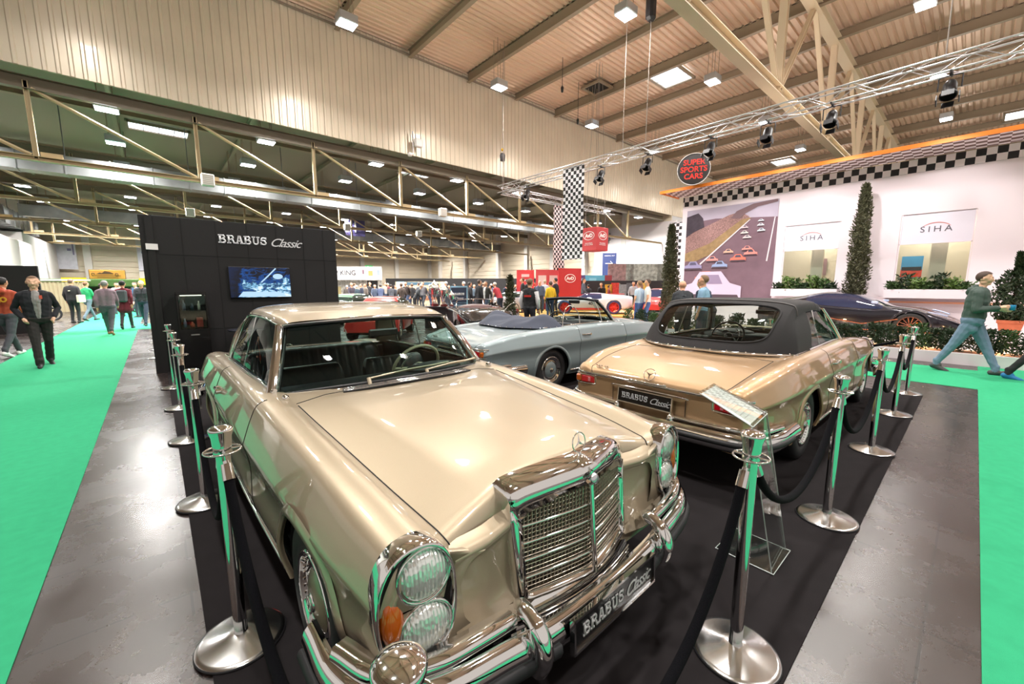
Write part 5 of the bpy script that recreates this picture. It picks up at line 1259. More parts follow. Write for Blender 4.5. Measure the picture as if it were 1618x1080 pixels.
more = [(555, 20.5, '3a3440', 'walk', 'person in plum black next to the pale grey visitor'), (563, 23.4, '2c3a44', 'stand', 'person in dark teal between two navy coats'), (578, 20.6, '59504a', 'stand', 'person in taupe just above the red car roof'), (608, 24.6, '8a8078', 'stand', 'person in a light taupe coat by the dark doorway'), (618, 20.4, '22242c', 'lean', 'person in black bending above the red car'),
         (629, 25.4, '704040', 'stand', 'person in faded wine behind the brown jacket'), (646, 21.8, '3e4656', 'stand', 'person in blue grey behind the crowd centre'), (651, 22.4, '1d1d20', 'stand', 'tall person in black left of the leaning man'), (668, 20.6, '5d5c60', 'walk', 'person in mid grey left of the largest trophy'), (679, 21.5, '2a2a30', 'stand', 'person in black directly behind the largest trophy'),
         (698, 24.6, 'a03840', 'stand', 'person in crimson far behind the trophies'), (709, 22.5, '39404c', 'stand', 'person in slate left of the blue display board'), (717, 24.5, 'c2b8a8', 'stand', 'person in cream above the blue display board'), (733, 21.4, '26262c', 'walk', 'person in black just right of the blue display board'), (749, 22.6, '51606c', 'stand', 'person in grey blue between two dark coats'),
         (763, 24, '2c2622', 'stand', 'person in dark brown far behind the long coat'), (776, 17.6, '8c8c90', 'walk', 'person in light grey beside the red t-shirt'), (796, 21.3, '2b3144', 'lean', 'person in navy bending behind the small conifer'), (808, 23.6, '6a5a50', 'stand', 'person in tan brown behind the small conifer'), (820, 22.6, 'b04038', 'walk', 'person in scarlet left of the red booth panel'),
         (833, 19.2, '202024', 'stand', 'person in black behind the vested man'), (885, 20.8, '3a3a44', 'stand', 'person in charcoal right of the yellow sweater group'), (893, 21.7, 'd0ccc8', 'stand', 'person in white in front of the red emblem panel'), (922, 19.2, '4a4f5c', 'walk', 'person in grey by the teal container'), (930, 22, '2c2c32', 'stand', 'person in black before the teal container'),
         (944, 23.2, 'c89a80', 'stand', 'person in salmon behind the racing car roof'), (962, 22.4, '7a3434', 'walk', 'person in brick red behind the racing car'), (979, 22.6, '4c5058', 'stand', 'person in grey between beige shirt and black sweater'), (1001, 20.8, 'a4a8b0', 'stand', 'person in pale grey right of the black sweater')]
for k, (px, d, c_, po, lb) in enumerate(rows_ + more):
    pv(px, d, 2.2 * k, lb, c_, ['2b3038', '33405a', '26262a'][k % 3], '1a1a1a', ['b5b2ae', '3b2a20', '5a4636', '201a18'][k % 4], 'short', po, 1.60 + .055 * ((k * 7) % 5))
# ================================================================ the white presentation house on the right
XW = 17.3
def wall_open(mb, x, y0, y1, z0, z1, holes, t=.2):
    """wall plane X=x with rectangular holes [(y0,y1,z0,z1)]"""
    ys = sorted({y0, y1, *[h[0] for h in holes], *[h[1] for h in holes]}); zs = sorted({z0, z1, *[h[2] for h in holes], *[h[3] for h in holes]})
    for a, b_ in zip(ys[:-1], ys[1:]):
        for c, d in zip(zs[:-1], zs[1:]):
            if any(h[0] <= a and b_ <= h[1] and h[2] <= c and d <= h[3] for h in holes): continue
            mb.box((x + t / 2, (a + b_) / 2, (c + d) / 2), (t, b_ - a, d - c))
WIN = [(3.16, 4.77, 1.5, 3.68), (.19, 1.72, 1.5, 3.68)]
HW = mat('house_white', 'e6dadf', .6, bump=(3, .03))
hs = empty('show_house', (0, 0, 0), 0, 'white show house wall with striped canopy and two planted windows', 'stage building')
mb = MB(); wall_open(mb, XW, -6, 8.62, 0, 5.25, WIN); mb.box((XW + 2.2, 8.5, 2.6), (4.2, .2, 5.2)); mb.build('wall_panel', HW, hs)
mb = MB()
for (a, b_, c, d) in WIN:
    mb.box((XW + 1.6, (a + b_) / 2, 2.6), (.1, 3.2, 2.6)); mb.box((XW + .9, a - .6, 2.6), (1.4, .1, 2.6)); mb.box((XW + .9, (a + b_) / 2, 1.35), (1.4, 3, .1)); mb.box((XW + .7, (a + b_) / 2 - .1, 2.3), (.1, .35, 1.9))
il = MB(); [il.box((XW + .9, (a + b_) / 2, 3.72), (.9, 1.2, .03)) for (a, b_, c, d) in WIN]; il.build('room_fill_panel', emis('room_fill_panel', 'fff1e0', 26.), hs); mb.build('inner_wall', mat('inner_beige', 'c8b9a9', .7), hs)  # glowing panels added behind the windows to brighten the rooms
FROST = mat('frosted_panel', 'e2dce8', .25, coat=.5); SI = mat('grey_ink', '55525e', .5)
for k, (a, b_, c, d) in enumerate(WIN):
    zf = 2.80; f = MB(); yc = (a + b_) / 2
    fp = MB().box((XW + .06, yc, (zf + d) / 2), (.02, b_ - a - .04, d - zf)).build('frosted_blind', FROST, hs)
    MB().box((XW + .08, yc, (c + zf) / 2), (.01, b_ - a - .04, zf - c)).build('pane', glass_mat('window_glass', 'dfe8e4'), hs)
    for s in (a + .02, b_ - .02): f.box((XW + .045, s, (c + d) / 2), (.05, .03, d - c))
    f.box((XW + .045, yc, zf), (.05, b_ - a, .02)); f.build('window_frame', HW, hs)
    text('window_lettering', 'SIHA', .24, SI, fp, face_M(XW + .045, yc, 3.2, (-1, 0)), .003, sp=1.45)
    A = np.linspace(math.radians(35), math.radians(145), 14); MB().tube([(XW + .045, yc - .36 * math.cos(a_) * -1 * 1.0, 3.12 + .36 * math.sin(a_) * .75) for a_ in A], [.002 + .010 * math.sin((i + .5) / 14 * math.pi) for i in range(14)], n=5, up=(1, 0, 0)).build('window_arc', mat('arc_red', 'd87a74', .5), fp)
    wp = MB(); 
    if k == 1:
        wp.box((XW + 1.2, 1.45, 2.15), (.03, .5, .7)); o_ = wp.build('wall_poster', mat('poster_blue', '3f93c8', .5)); tag(o_, 'blue and orange poster inside the right window', 'poster')
        MB().box((XW + 1.18, 1.45, 1.95), (.01, .5, .24)).build('poster_band', mat('poster_orange', 'd8452e', .5), o_); MB().box((XW + 1.175, 1.45, 2.1), (.01, .46, .12)).build('poster_strip', BLACKP, o_)
    else:
        wp.box((XW + 1.5, 3.95, 2.25), (.03, .42, .6)); tag(wp.build('wall_poster', mat('poster_plum', '8c6a70', .6)), 'plum coloured poster inside the left window', 'poster')
# planter boxes with mixed greenery
LEAFS = [mat('leaf_dark', '24381e', .5, noise=(20, .2)), mat('leaf_mid', '3b5528', .5, noise=(20, .2)), mat('leaf_light', '5d7838', .5, noise=(20, .2)), mat('leaf_cypress', '4a4a32', .7, noise=(8, .25)), mat('flower_white', 'f2eee6', .6)]
BARK = mat('bark', '5a4636', .8)
def leaves(mb, n, pos, size, rnd, up=.4):
    V = []; Fs = []
    for i in range(n):
        p = pos(rnd); d = Vector((rnd.uniform(-1, 1), rnd.uniform(-1, 1), rnd.uniform(-up, 1))).normalized(); s = size * rnd.uniform(.6, 1.3)
        q = d.orthogonal().normalized(); q.rotate(Matrix.Rotation(rnd.uniform(0, 6.28), 3, d)); k = len(V); n_ = d.cross(q) * s * .12
        p = Vector(p); V += [p, p + d * s * .5 + q * s * .2 + n_, p + d * s, p + d * s * .5 - q * s * .2 + n_]; Fs.append((k, k + 1, k + 2, k + 3))
    mb.add([tuple(v) for v in V], Fs); return mb
def plant(name, x, y, z, pos, n, size, m, label, cat, group=None, stem=None, seed=1, up=.4):
    t = empty(name, (x, y, z), 0, label, cat, group); rnd = random.Random(seed)
    fo = leaves(MB(), n, pos, size, rnd, up).build('foliage', m, t); fo['kind'] = 'stuff'
    if stem: mb = MB(); stem(mb); mb.build('stem', BARK, t)
    return t
for k, (a, b_, c, d) in enumerate(WIN):
    pb = empty('window_planter', (XW - .25, (a + b_) / 2, 1.32), 0, 'white planter box under the %s window' % ['left', 'right'][k], 'planter', 'planter boxes under the windows')
    mb = MB(); w_ = b_ - a + .3; mb.box((0, 0, -.10), (.36, w_ - .09, .05)); mb.box((-.2, 0, .0), (.04, w_, .26)); mb.box((.2, 0, 0), (.04, w_, .26)); mb.box((0, w_ / 2 - .02, 0), (.358, .039, .258)); mb.box((0, -w_ / 2 + .02, 0), (.358, .039, .258)); mb.build('box', HW, pb)
    MB().box((0, 0, .06), (.36, w_ - .08, .06)).build('soil', mat('soil', '3a2c22', .9), pb)
    for j in range(7):
        yy = a + (b_ - a) * (j + .2) / 6.4
        def ps(r, j=j): a_ = r.uniform(0, 6.28); q = r.random() ** .6; return (q * .14 * math.cos(a_), q * .18 * math.sin(a_), r.uniform(0, .22 + .12 * (j % 3)))
        plant('planter_plant', XW - .28, yy, 1.40, ps, 200, .13, LEAFS[(j + k) % 3], '%s leafy plant in the %s window planter, %s from its left end' % (['dark', 'green', 'pale'][(j + k) % 3], ['left', 'right'][k], ['seventh', 'sixth', 'fifth', 'fourth', 'third', 'second', 'first'][j]), 'plant', 'plants in the window planters', seed=j + 10 * k)
# canopy with checks
CHK = MATS.get('checks')
def check_mat(name, sx, sy, c1='1a171b', c2='f3e9ec', axes='YZ', off=(0, 0)):
    m, nt, b = nodes(name); tc = N(nt, 'ShaderNodeTexCoord'); sp_ = N(nt, 'ShaderNodeSeparateXYZ'); nt.links.new(tc.outputs['Object'], sp_.inputs[0]); outs = []
    for ax, s, o_ in zip(axes, (sx, sy), off):
        a = N(nt, 'ShaderNodeMath', operation='MULTIPLY_ADD'); a.inputs[1].default_value = 1 / s; a.inputs[2].default_value = o_ + 100; nt.links.new(sp_.outputs[ax], a.inputs[0])
        f = N(nt, 'ShaderNodeMath', operation='FLOOR'); nt.links.new(a.outputs[0], f.inputs[0]); outs.append(f)
    ad = N(nt, 'ShaderNodeMath', operation='ADD'); nt.links.new(outs[0].outputs[0], ad.inputs[0]); nt.links.new(outs[1].outputs[0], ad.inputs[1])
    md = N(nt, 'ShaderNodeMath', operation='MODULO'); md.inputs[1].default_value = 2; nt.links.new(ad.outputs[0], md.inputs[0])
    mx = N(nt, 'ShaderNodeMix', data_type='RGBA'); mx.inputs[6].default_value = lin(c1); mx.inputs[7].default_value = lin(c2); nt.links.new(md.outputs[0], mx.inputs[0]); nt.links.new(mx.outputs[2], b.inputs['Base Color']); b.inputs['Roughness'].default_value = .6; return m
cn = MB(); cn.box((XW - .7, 1.3, 5.32), (1.5, 15.1, .05)); cno = cn.build('canopy_soffit', check_mat('soffit_checks', .2, .2, axes='XY', c1='6a4a44'), hs)
MB().box((XW - 1.45, 1.3, 5.30), (.05, 15.2, .11)).box((XW - .7, 8.86, 5.3), (1.5, .04, .1)).build('canopy_edge', mat('orange_edge', 'f08020', .5), hs)
MB().box((XW - .012, 1.31, 5.06), (.02, 14.6, .38)).build('check_band', check_mat('wall_checks', .19, .19, axes='YZ', off=(0, .368)), hs)
MB().box((XW - .03, -1, 1.06), (.06, 10, .05)).build('orange_line', mat('orange_line', 'eda882', .6), hs)
# mural: generic hill-and-track race painting
def mural():
    t = empty('race_mural', (XW - .02, 0, 0), 0, 'large race track mural left of the windows', 'mural')
    Y0, Y1, Z0, Z1 = 8.40, 5.02, 1.0, 4.68                         # left .. right in view
    def q(u, v): return (Y0 + (Y1 - Y0) * u, Z0 + (Z1 - Z0) * v)
    def poly(pts, m, nm, lay):
        V = [(-.004 * lay, *q(u, v)) for u, v in pts]; MB().add(V, [tuple(range(len(V)))]).build(nm, m, t)
    poly([(0, 0), (1, 0), (1, 1), (0, 1)], mat('mural_track', '6e5560', .7, noise=(2, .12)), 'track', 1)
    poly([(0, .86), (.35, .88), (1, .83), (1, 1), (0, 1)], mat('mural_sky', 'a9a0b0', .7, noise=(1.5, .06)), 'sky', 2)
    poly([(0, .42), (.3, .5), (.72, .86), (.62, .92), (.5, .9), (0, .72)], mat('mural_crowd', '8b6a66', .7, noise=(30, .5)), 'crowd', 3)
    poly([(0, .44), (.12, .42), (.32, .5), (.74, .85), (.64, .84), (.3, .62), (.0, .52)], mat('mural_grass', '8f7550', .7, noise=(6, .2)), 'bank', 4)
    poly([(0, .70), (.1, .76), (.22, .8), (.2, .9), (.14, .96), (0, .93)], mat('mural_trees', '3f3640', .8, noise=(5, .2)), 'trees', 5)
    A = [(.55 + .5 * math.sin(a) * 1.0 - .1 * 0, .78 + .20 * math.cos(a)) for a in np.linspace(-.2, 1.35, 12)]; poly([(.52, .86), (.58, .93), (.75, .985), (.97, 1.0), (.99, 1.0), (.99, .975), (.8, .95), (.68, .9), (.62, .85)], mat('mural_arch', '70585c', .7), 'arch', 6)
    WL = mat('mural_line', 'd9cdd2', .7); poly([(.19, .40), (.72, .83), (.735, .83), (.2, .385)], WL, 'edge_line', 6); poly([(.92, .40), (.97, .83), (.98, .83), (.935, .40)], WL, 'kerb_line', 6)
    def car(u, v, s, c1, c2, k):
        poly([(u - s, v), (u - s * .95, v + s * .35), (u - s * .6, v + s * .45), (u - s * .35, v + s * .8), (u + s * .35, v + s * .8), (u + s * .65, v + s * .45), (u + s, v + s * .35), (u + s, v)], mat('mc_' + c1, c1, .6), 'painted_car', 8 + k)
        poly([(u - s * .4, v + s * .42), (u - s * .28, v + s * .7), (u + s * .28, v + s * .7), (u + s * .42, v + s * .42)], mat('mc_' + c2, c2, .5), 'painted_screen', 9 + k)
        poly([(u - s, v - s * .08), (u - s * .9, v + s * .1), (u + s * .9, v + s * .1), (u + s, v - s * .08)], mat('mural_shadow', '4a3a44', .7), 'painted_underside', 9 + k)
    cars = [(.84, .80, .03), (.84, .755, .035), (.85, .70, .04), (.68, .745, .035), (.68, .69, .04), (.71, .64, .045), (.52, .50, .055), (.72, .52, .055), (.76, .47, .07), (.34, .42, .07), (.63, .415, .085), (.43, .35, .09)]
    cols = ['cfd4dc', 'd8d8de', 'cdd8de', 'c8b4b8', 'd9d3c8', 'd8c8c8', 'dca890', 'd88a80', 'd8867c', 'd89088', 'd8705c', '8c9cc0']
    for k, ((u, v, s), c) in enumerate(zip(cars, cols)): car(u, v, s, c, '4a4656', 0)
    car(.11, .34, .11, '8d86a8', '55506a', 0); car(.28, .20, .14, 'dc7c62', '55506a', 1); 
    car(.33, .02, .36, 'c4b4c8', '8a7a94', 3)
    return t
mural()
# raised display floor, kerb, hedge
struct(MB().box((15.1, 1.4, .1), (4.4, 14.6, .2)), 'floor_display', mat('display_floor', 'e9dfe0', .3, noise=(2, .03)))
struct(MB().box((11.92, 1.4, .115), (.06, 14.6, .23)), 'trim_2', HW)
struct(MB().box((12.42, 1.4, .09), (.96, 14.6, .18)), 'floor_planting_bed', mat('bark_mulch', '6a4630', .9, noise=(30, .3)))
rnd = random.Random(5)
for i in range(46):
    yy = 7.9 - i * .255 - .05 * rnd.random(); xx = 12.25 + .28 * (i % 2) + rnd.uniform(-.05, .05); hh = rnd.uniform(.40, .56)
    def ps(r, hh=hh): a_ = r.uniform(0, 6.28); q = r.random() ** .5; zz = r.random(); return (q * .19 * math.cos(a_) * (1.1 - .4 * zz), q * .19 * math.sin(a_) * (1.1 - .5 * zz), .03 + zz * hh)
    plant('hedge_bush', xx, yy, .18, ps, 640, .072, LEAFS[0 if rnd.random() < .6 else 1], 'small glossy hedge bush in the planting bed, one of the row along the white kerb', 'bush', 'hedge bushes in the kerb bed', seed=i, up=-.2)
HOT = emis('bed_light', 'ffb070', 5.)
for i in range(9):
    o_ = MB().lathe([(0, .0), (.035, .0), (.04, .03), (.03, .04), (0, .04)], None, 12).build('ground_spotlight', HOT); o_.location = (12.7, 6.6 - i * 1.0, .18); tag(o_, 'small warm ground light between the hedge bushes', 'light', 'warm ground lights in the hedge bed')
    ld = bpy.data.lights.new('bed_lamp', 'POINT'); ld.energy = 22; ld.color = (1, .6, .3); ld.shadow_soft_size = .04; lo = bpy.data.objects.new('bed_lamp', ld); COL.objects.link(lo); lo.parent = o_; lo.location = (0, 0, .12)
def cypress(x, y, z, h, r, label, n, seed, bend=0.):
    t = empty('cypress_tree', (x, y, z), 0, label, 'tree'); rnd = random.Random(seed)
    def pos(r_):
        u = r_.random(); a = r_.uniform(0, 6.28); q = r_.random() ** .45; rad = r * (min(1, u * 5 + .35)) * (1 - u) ** .45 * (1 + .22 * math.sin(a * 3 + u * 14)); return (q * rad * math.cos(a) + bend * math.sin(u * 5), q * rad * math.sin(a), .15 + u * (h - .15))
    fo = leaves(MB(), n, pos, .10, rnd, -.3).build('foliage', LEAFS[3], t); fo['kind'] = 'stuff'
    MB().tube([(0, 0, 0), (bend * .5, 0, h * .5), (0, 0, h * .92)], [.05, .03, .008], n=8).build('trunk', BARK, t); return t
cypress(XW - .62, 2.53, .2, 4.4, .33, 'tall slim cypress against the white wall between the two windows', 9000, 3, .04)
cypress(14.25, 7.45, .2, 3.5, .34, 'slim cypress left of the mural', 7000, 4, .05)
cypress(8.53, 9.81, 0, 1.85, .20, 'small narrow conifer behind the grey-blue convertible', 2200, 6)
pt_ = empty('potted_tree', (15.0, -.62, .2), 0, 'bushy potted tree in a terracotta pot at the right edge', 'plant')
mb = MB(); mb.lathe([(0, .2), (.2, .2), (.27, .48), (.30, .49), (.30, .56), (.27, .56), (.26, .5), (0, .5)], None, 4, smooth=False); mb.build('terracotta_pot', mat('terracotta', 'c0694a', .7, noise=(8, .08)), pt_).rotation_euler = (0, 0, math.radians(40))
def ps(r): u = r.random(); a = r.uniform(0, 6.28); q = r.random() ** .5; rad = .42 * math.sin(min(1, u * 1.15 + .12) * math.pi) ** .6 * (1 + .25 * math.sin(a * 4 + u * 9)); return (q * rad * math.cos(a), q * rad * math.sin(a), .5 + u * 1.55)
fo = leaves(MB(), 2300, ps, .12, random.Random(8), -.6).build('foliage', LEAFS[0], pt_); fo['kind'] = 'stuff'
MB().tube([(0, 0, .4), (.05, .02, 1.0), (0, 0, 1.8)], [.03, .02, .008], n=7).build('trunk', BARK, pt_)
o_ = MB().ball((0, 0, .1), .1, nu=20, nv=12).build('garden_globe', mat('globe_white', 'f4e6e2', .3)); o_.location = (13.6, .22, .2); tag(o_, 'small white globe at the nose of the dark sports car', 'globe')
# ---------------------------------------------------------------- modern and racing cars (simple lofts with parts)
def loft_car(name, loc, rz, label, ST, paint, wheels, glassm, rimm, tyre='17171a', z0=0., cab=(-1.2, .9), spokes=10, hub=None):
    """ST rows: x, half width, belt z, roof z, roof half width, bottom z"""
    root = empty(name, (loc[0], loc[1], z0), rz, label, 'car'); S = np.array(ST, float); xs = np.linspace(S[0, 0], S[-1, 0], 90)
    v = [pchip(xs, S[:, 0], S[:, k]) for k in range(6)]; G = []
    for i, x in enumerate(xs):
        w, zb, zt, wt, z_ = [float(v[k][i]) for k in (1, 2, 3, 4, 5)]
        pts = [(0, zt), (wt * .6, zt - .006), (wt, zt - .03), ((wt + w) / 2 + .02, (zt + zb) / 2), (w * .93, zb + .005), (w * .985, zb - .05), (w, (zb * .55 + z_ * .45)), (w * .97, z_ + .1), (w * .9, z_)]
        G.append([(x, a, b_) for a, b_ in crom(pts, 4, sharp=(4,))])
    G = np.array(G); n, m_ = G.shape[:2]; reg = np.zeros((n - 1, m_ - 1), int)
    for i in range(n - 1):
        xm = (xs[i] + xs[i + 1]) / 2
        for j in range(m_ - 1):
            c = G[i:i + 2, j:j + 2].reshape(-1, 3).mean(0)
            for wx, rr in wheels:
                if math.hypot(c[0] - wx, c[2] - rr) < rr + .035 and j >= 17: reg[i, j] = 9
            if cab[0] < xm < cab[1] and 8 <= j < 16 and float(v[3][i]) - float(v[2][i]) > .10: reg[i, j] = 1
            if cab[1] - .55 < xm < cab[1] and j < 8: reg[i, j] = 1
    for code, nm, m2 in ((0, 'body_shell', paint), (1, 'windows', glassm)):
        mb = MB()
        for s in (-1, 1): mb.grid(G * [1, s, 1], mask=(reg == code), flip=(s > 0))
        if code == 0:
            for k in (0, -1): Rr = G[k]; ring = [tuple(p) for p in Rr] + [(p[0], -p[1], p[2]) for p in Rr[::-1][:-1]]; mb.add(ring, [tuple(range(len(ring)))], None, False)
        mb.build(nm, m2, root, weld=.001)
    und = MB(); und.box((0, 0, .3), (S[-1, 0] - S[0, 0] - .5, 1.3, .2)); und.build('underbody', mat('underbody_black', '0a0a0a'), root)
    for wx, rr in wheels:
        for s in (-1, 1):
            w_ = empty('wheel', (wx, s * (float(pchip(wx, S[:, 0], S[:, 1])) - .13), rr)); w_.parent = root; w_.rotation_euler = (0, 0, 0 if s > 0 else math.pi); M = R(-math.pi / 2, 'X')
            yb = float(pchip(wx, S[:, 0], S[:, 1])); AA = np.radians(np.linspace(-5, 185, 30)); ar = MB(); ar.tube([(wx + (rr + .05) * math.cos(a), s * (float(pchip(wx + (rr + .05) * math.cos(a), S[:, 0], S[:, 1])) * (.985 if rr + (rr + .05) * math.sin(a) < .6 else .965)), rr + (rr + .05) * math.sin(a)) for a in AA], .034, n=8, up=(0, 1, 0)); ar.build('wheel_arch', paint, root)
            MB().lathe([(rr * .68, -.1), (rr * .9, -.11), (rr, -.09), (rr, .09), (rr * .93, .12), (rr * .72, .115), (rr * .68, .1)], M, 40).build('tyre', mat('tyre_' + tyre, tyre, .5), w_)
            r_ = MB(); r_.lathe([(rr * .62, .02), (rr * .66, .1), (rr * .7, .112), (rr * .72, .1)], M, 40); r_.lathe([(0, .085), (rr * .16, .08), (rr * .2, .05)], M, 20)
            for k in range(spokes): a = 2 * math.pi * k / spokes; r_.cyl((rr * .1 * math.cos(a), .07, rr * .1 * math.sin(a)), (rr * .66 * math.cos(a), .085, rr * .66 * math.sin(a)), .016, n=5)
            r_.build('rim', rimm, w_); MB().lathe([(0, .0), (rr * .55, .0)], M, 24).build('brake_disc', mat('brake', '1c1c1e') if hub is None else hub, w_)
            if hub is None and s: MB().box((-rr * .38, .05, rr * .05), (rr * .14, .05, rr * .5), bevel=.01).build('brake_caliper', mat('caliper_orange', 'ee7a10', .4), w_)
    return root
NAVY = mat('paint_midnight', '0d0a1c', .3, .4, coat=1.)
sc_ = loft_car('sports_car', (15.3, 2.35), -math.pi / 2, 'dark midnight blue sports car on the white display floor behind the hedge',
  [(-2.2, .80, .72, .80, .6, .30), (-1.9, .93, .84, .93, .62, .22), (-1.2, .97, .86, 1.04, .58, .16), (-.5, .95, .80, 1.17, .54, .14), (.05, .95, .76, 1.15, .55, .14), (.55, .95, .74, .98, .62, .14), (.95, .96, .76, .82, .70, .14), (1.4, .97, .72, .76, .66, .14), (1.8, .93, .58, .64, .6, .15), (2.1, .84, .46, .52, .5, .18), (2.28, .62, .38, .42, .4, .22)],
  NAVY, [(-1.32, .345), (1.33, .335)], mat('tinted_glass', '2c3452', .05, coat=1.), mat('rim_copper', '8a5a48', .25, .8), z0=.2, cab=(-.95, .75), spokes=14)
mb = MB()
for s in (-1, 1): mb.tube([(1.95, s * .66, .60), (1.8, s * .8, .66), (1.62, s * .84, .70)], .022, n=6); mb.box((.62, s * 1.0, .92), (.14, .12, .07), bevel=.02)
mb.build('lamp_and_mirror', mat('lamp_pale', 'b8c4e8', .1, coat=1), sc_)
for s in (-1, 1): mb = MB(); mb.tube([(1.85, s * .955, .2), (.0, s * .965, .17), (-1.8, s * .955, .22)], .02, n=5); mb.tube([(1.1, s * .97, .5), (.4, s * .975, .34), (-.6, s * .99, .5)], .018, n=5); mb.build('side_blade', mat('blade_copper', 'a05a38', .25, .8, coat=1), sc_)

RW = mat('race_white', 'd8d4dc', .3, coat=1.)
q = spot(930, 21)
gt = loft_car('racing_car', (q.x, q.y), fwd(*(spot(880, 21.3) - spot(985, 20.9)).xy), 'white and red classic racing car with a round number 40 and red wheels',
  [(-2.1, .78, .80, .88, .6, .35), (-1.8, .88, .86, .93, .6, .25), (-1.1, .90, .84, .98, .5, .18), (-.4, .88, .74, 1.05, .46, .15), (.1, .88, .70, 1.04, .5, .15), (.6, .88, .68, .84, .6, .15), (1.1, .89, .72, .78, .6, .16), (1.6, .85, .60, .66, .5, .18), (2.05, .70, .42, .48, .4, .24)],
  RW, [(-1.2, .34), (1.2, .33)], mat('tinted_glass', '101018'), mat('rim_red', 'd8302a', .4), z0=.16, cab=(-.6, .5), spokes=6, hub=mat('rim_red', 'd8302a'), tyre='33305a')
mb = MB()
for s in (-1, 1):
    mb.box((.0, s * .905, .26), (1.7, .015, .09)); 
mb.box((1.0, 0, .80), (.9, .22, .03)); mb.box((-1.2, 0, .985), (1.2, .24, .02)); mb.build('red_stripe', mat('stripe_red', 'd84038', .4), gt)
mb = MB(); mb.tube([(.9, .86, .55), (1.3, .88, .66), (1.75, .8, .5)], .03, n=5); mb.tube([(.9, -.86, .55), (1.3, -.88, .66), (1.75, -.8, .5)], .03, n=5); mb.build('blue_stripe', mat('stripe_blue', '4a78c8', .4), gt)
for s in (-1, 1):
    rd = MB().lathe([(0, .0), (.15, 0)], face_M(-.05, s * .915, .52, (0, s)), 24).build('roundel', RW, gt); text('race_number', '40', .21, BLACKP, rd, face_M(-.05, s * .922, .52, (0, s)), .002, bold=.004)
ql = spot(985, 20)
pl_ = MB().box((0, 0, .08), (6.6, 5.6, .16)); po = pl_.build('display_platform', mat('platform_yellow', 'd9a04e', .5, noise=(3, .05))); po.location = (17.0, 13.6, 0); po.rotation_euler = (0, 0, math.radians(-38)); tag(po, 'low yellow display platform under the white racing car', 'platform')
q = spot(1046, 20.5); loft_car('racing_car', (q.x, q.y), HEAD + 2.5, 'white and red striped coupe partly hidden behind the slim cypress left of the mural',
  [(-2.0, .75, .7, .8, .5, .3), (-1.3, .86, .82, 1.1, .5, .2), (-.4, .86, .80, 1.28, .52, .18), (.4, .86, .80, 1.22, .52, .18), (.9, .86, .76, .86, .6, .18), (1.7, .82, .62, .7, .5, .2), (2.0, .7, .5, .55, .4, .28)], mat('race_red', 'd23a34', .3, coat=1), [(-1.15, .32), (1.2, .32)], mat('tinted_glass', '101018'), CHROME, z0=.16)
q = spot(604, 12.8); loft_car('vintage_sports_car', (q.x, q.y), HEAD + math.radians(185), 'small red vintage coupe seen above the gold roof, right of the booth wall',
  [(-1.9, .6, .7, .78, .4, .3), (-1.3, .74, .86, 1.06, .5, .22), (-.6, .76, .88, 1.22, .46, .2), (.1, .76, .88, 1.21, .46, .2), (.6, .76, .86, .95, .6, .2), (1.5, .74, .74, .8, .5, .2), (1.95, .6, .55, .6, .4, .3)], mat('race_red', 'd23a34'), [(-1.1, .31), (1.15, .31)], mat('car_pane', '27332e', .08, coat=1), CHROME)
q = spot(751, 12.6); rs = loft_car('roadster', (q.x, q.y), HEAD - 2.85, 'black open roadster with a thin chrome windscreen frame beyond the gold coupe',
  [(-1.9, .6, .74, .78, .4, .3), (-1.2, .78, .86, .9, .6, .2), (-.4, .8, .88, .9, .66, .2), (.4, .8, .88, .92, .66, .2), (1.4, .78, .84, .9, .5, .2), (1.95, .55, .6, .66, .4, .3)], mat('paint_black', '0d0e12', .2, coat=1), [(-1.1, .31), (1.2, .31)], BLACKP, CHROME, cab=(5, 5))
mb = MB(); F_ = crom([(.35, -.66, .9), (.1, -.60, 1.08), (.02, -.5, 1.13), (.0, 0, 1.15), (.02, .5, 1.13), (.1, .60, 1.08), (.35, .66, .9)], 5); mb.tube(F_, .012, n=6); mb.tube([(.35, -.66, .9), (.42, 0, .91), (.35, .66, .9)], .012, n=6); mb.tube([(-.7, .6, .9), (-.5, .55, 1.1), (-.0, .52, 1.18)], .008, n=5); mb.build('windscreen_frame', CHROME, rs)
MB().ball((.05, 0, .9), (.45, .55, .1)).build('red_interior', mat('seat_wine', '4a2420', .5), rs)
# further cars glimpsed between the crowd
for (px, d, h_, c_, lb) in [(545, 17.5, 2.9, '3f6b4a', 'green vintage car glimpsed right beside the booth wall'), (806, 24.4, 2.0, 'b9bcc4', 'silver car glimpsed behind the man leaning over in a red t-shirt')]:
    q = spot(px, d); loft_car('vintage_car', (q.x, q.y), HEAD + h_, lb, [(-1.9, .6, .7, .78, .4, .3), (-1.3, .74, .86, 1.06, .5, .22), (-.6, .76, .88, 1.22, .52, .2), (.1, .76, .88, 1.2, .52, .2), (.6, .76, .86, .95, .6, .2), (1.5, .74, .74, .8, .5, .2), (1.95, .6, .55, .6, .4, .3)], mat('pt_' + c_, c_, .3, coat=1), [(-1.1, .31), (1.15, .31)], mat('car_pane', '27332e'), CHROME)
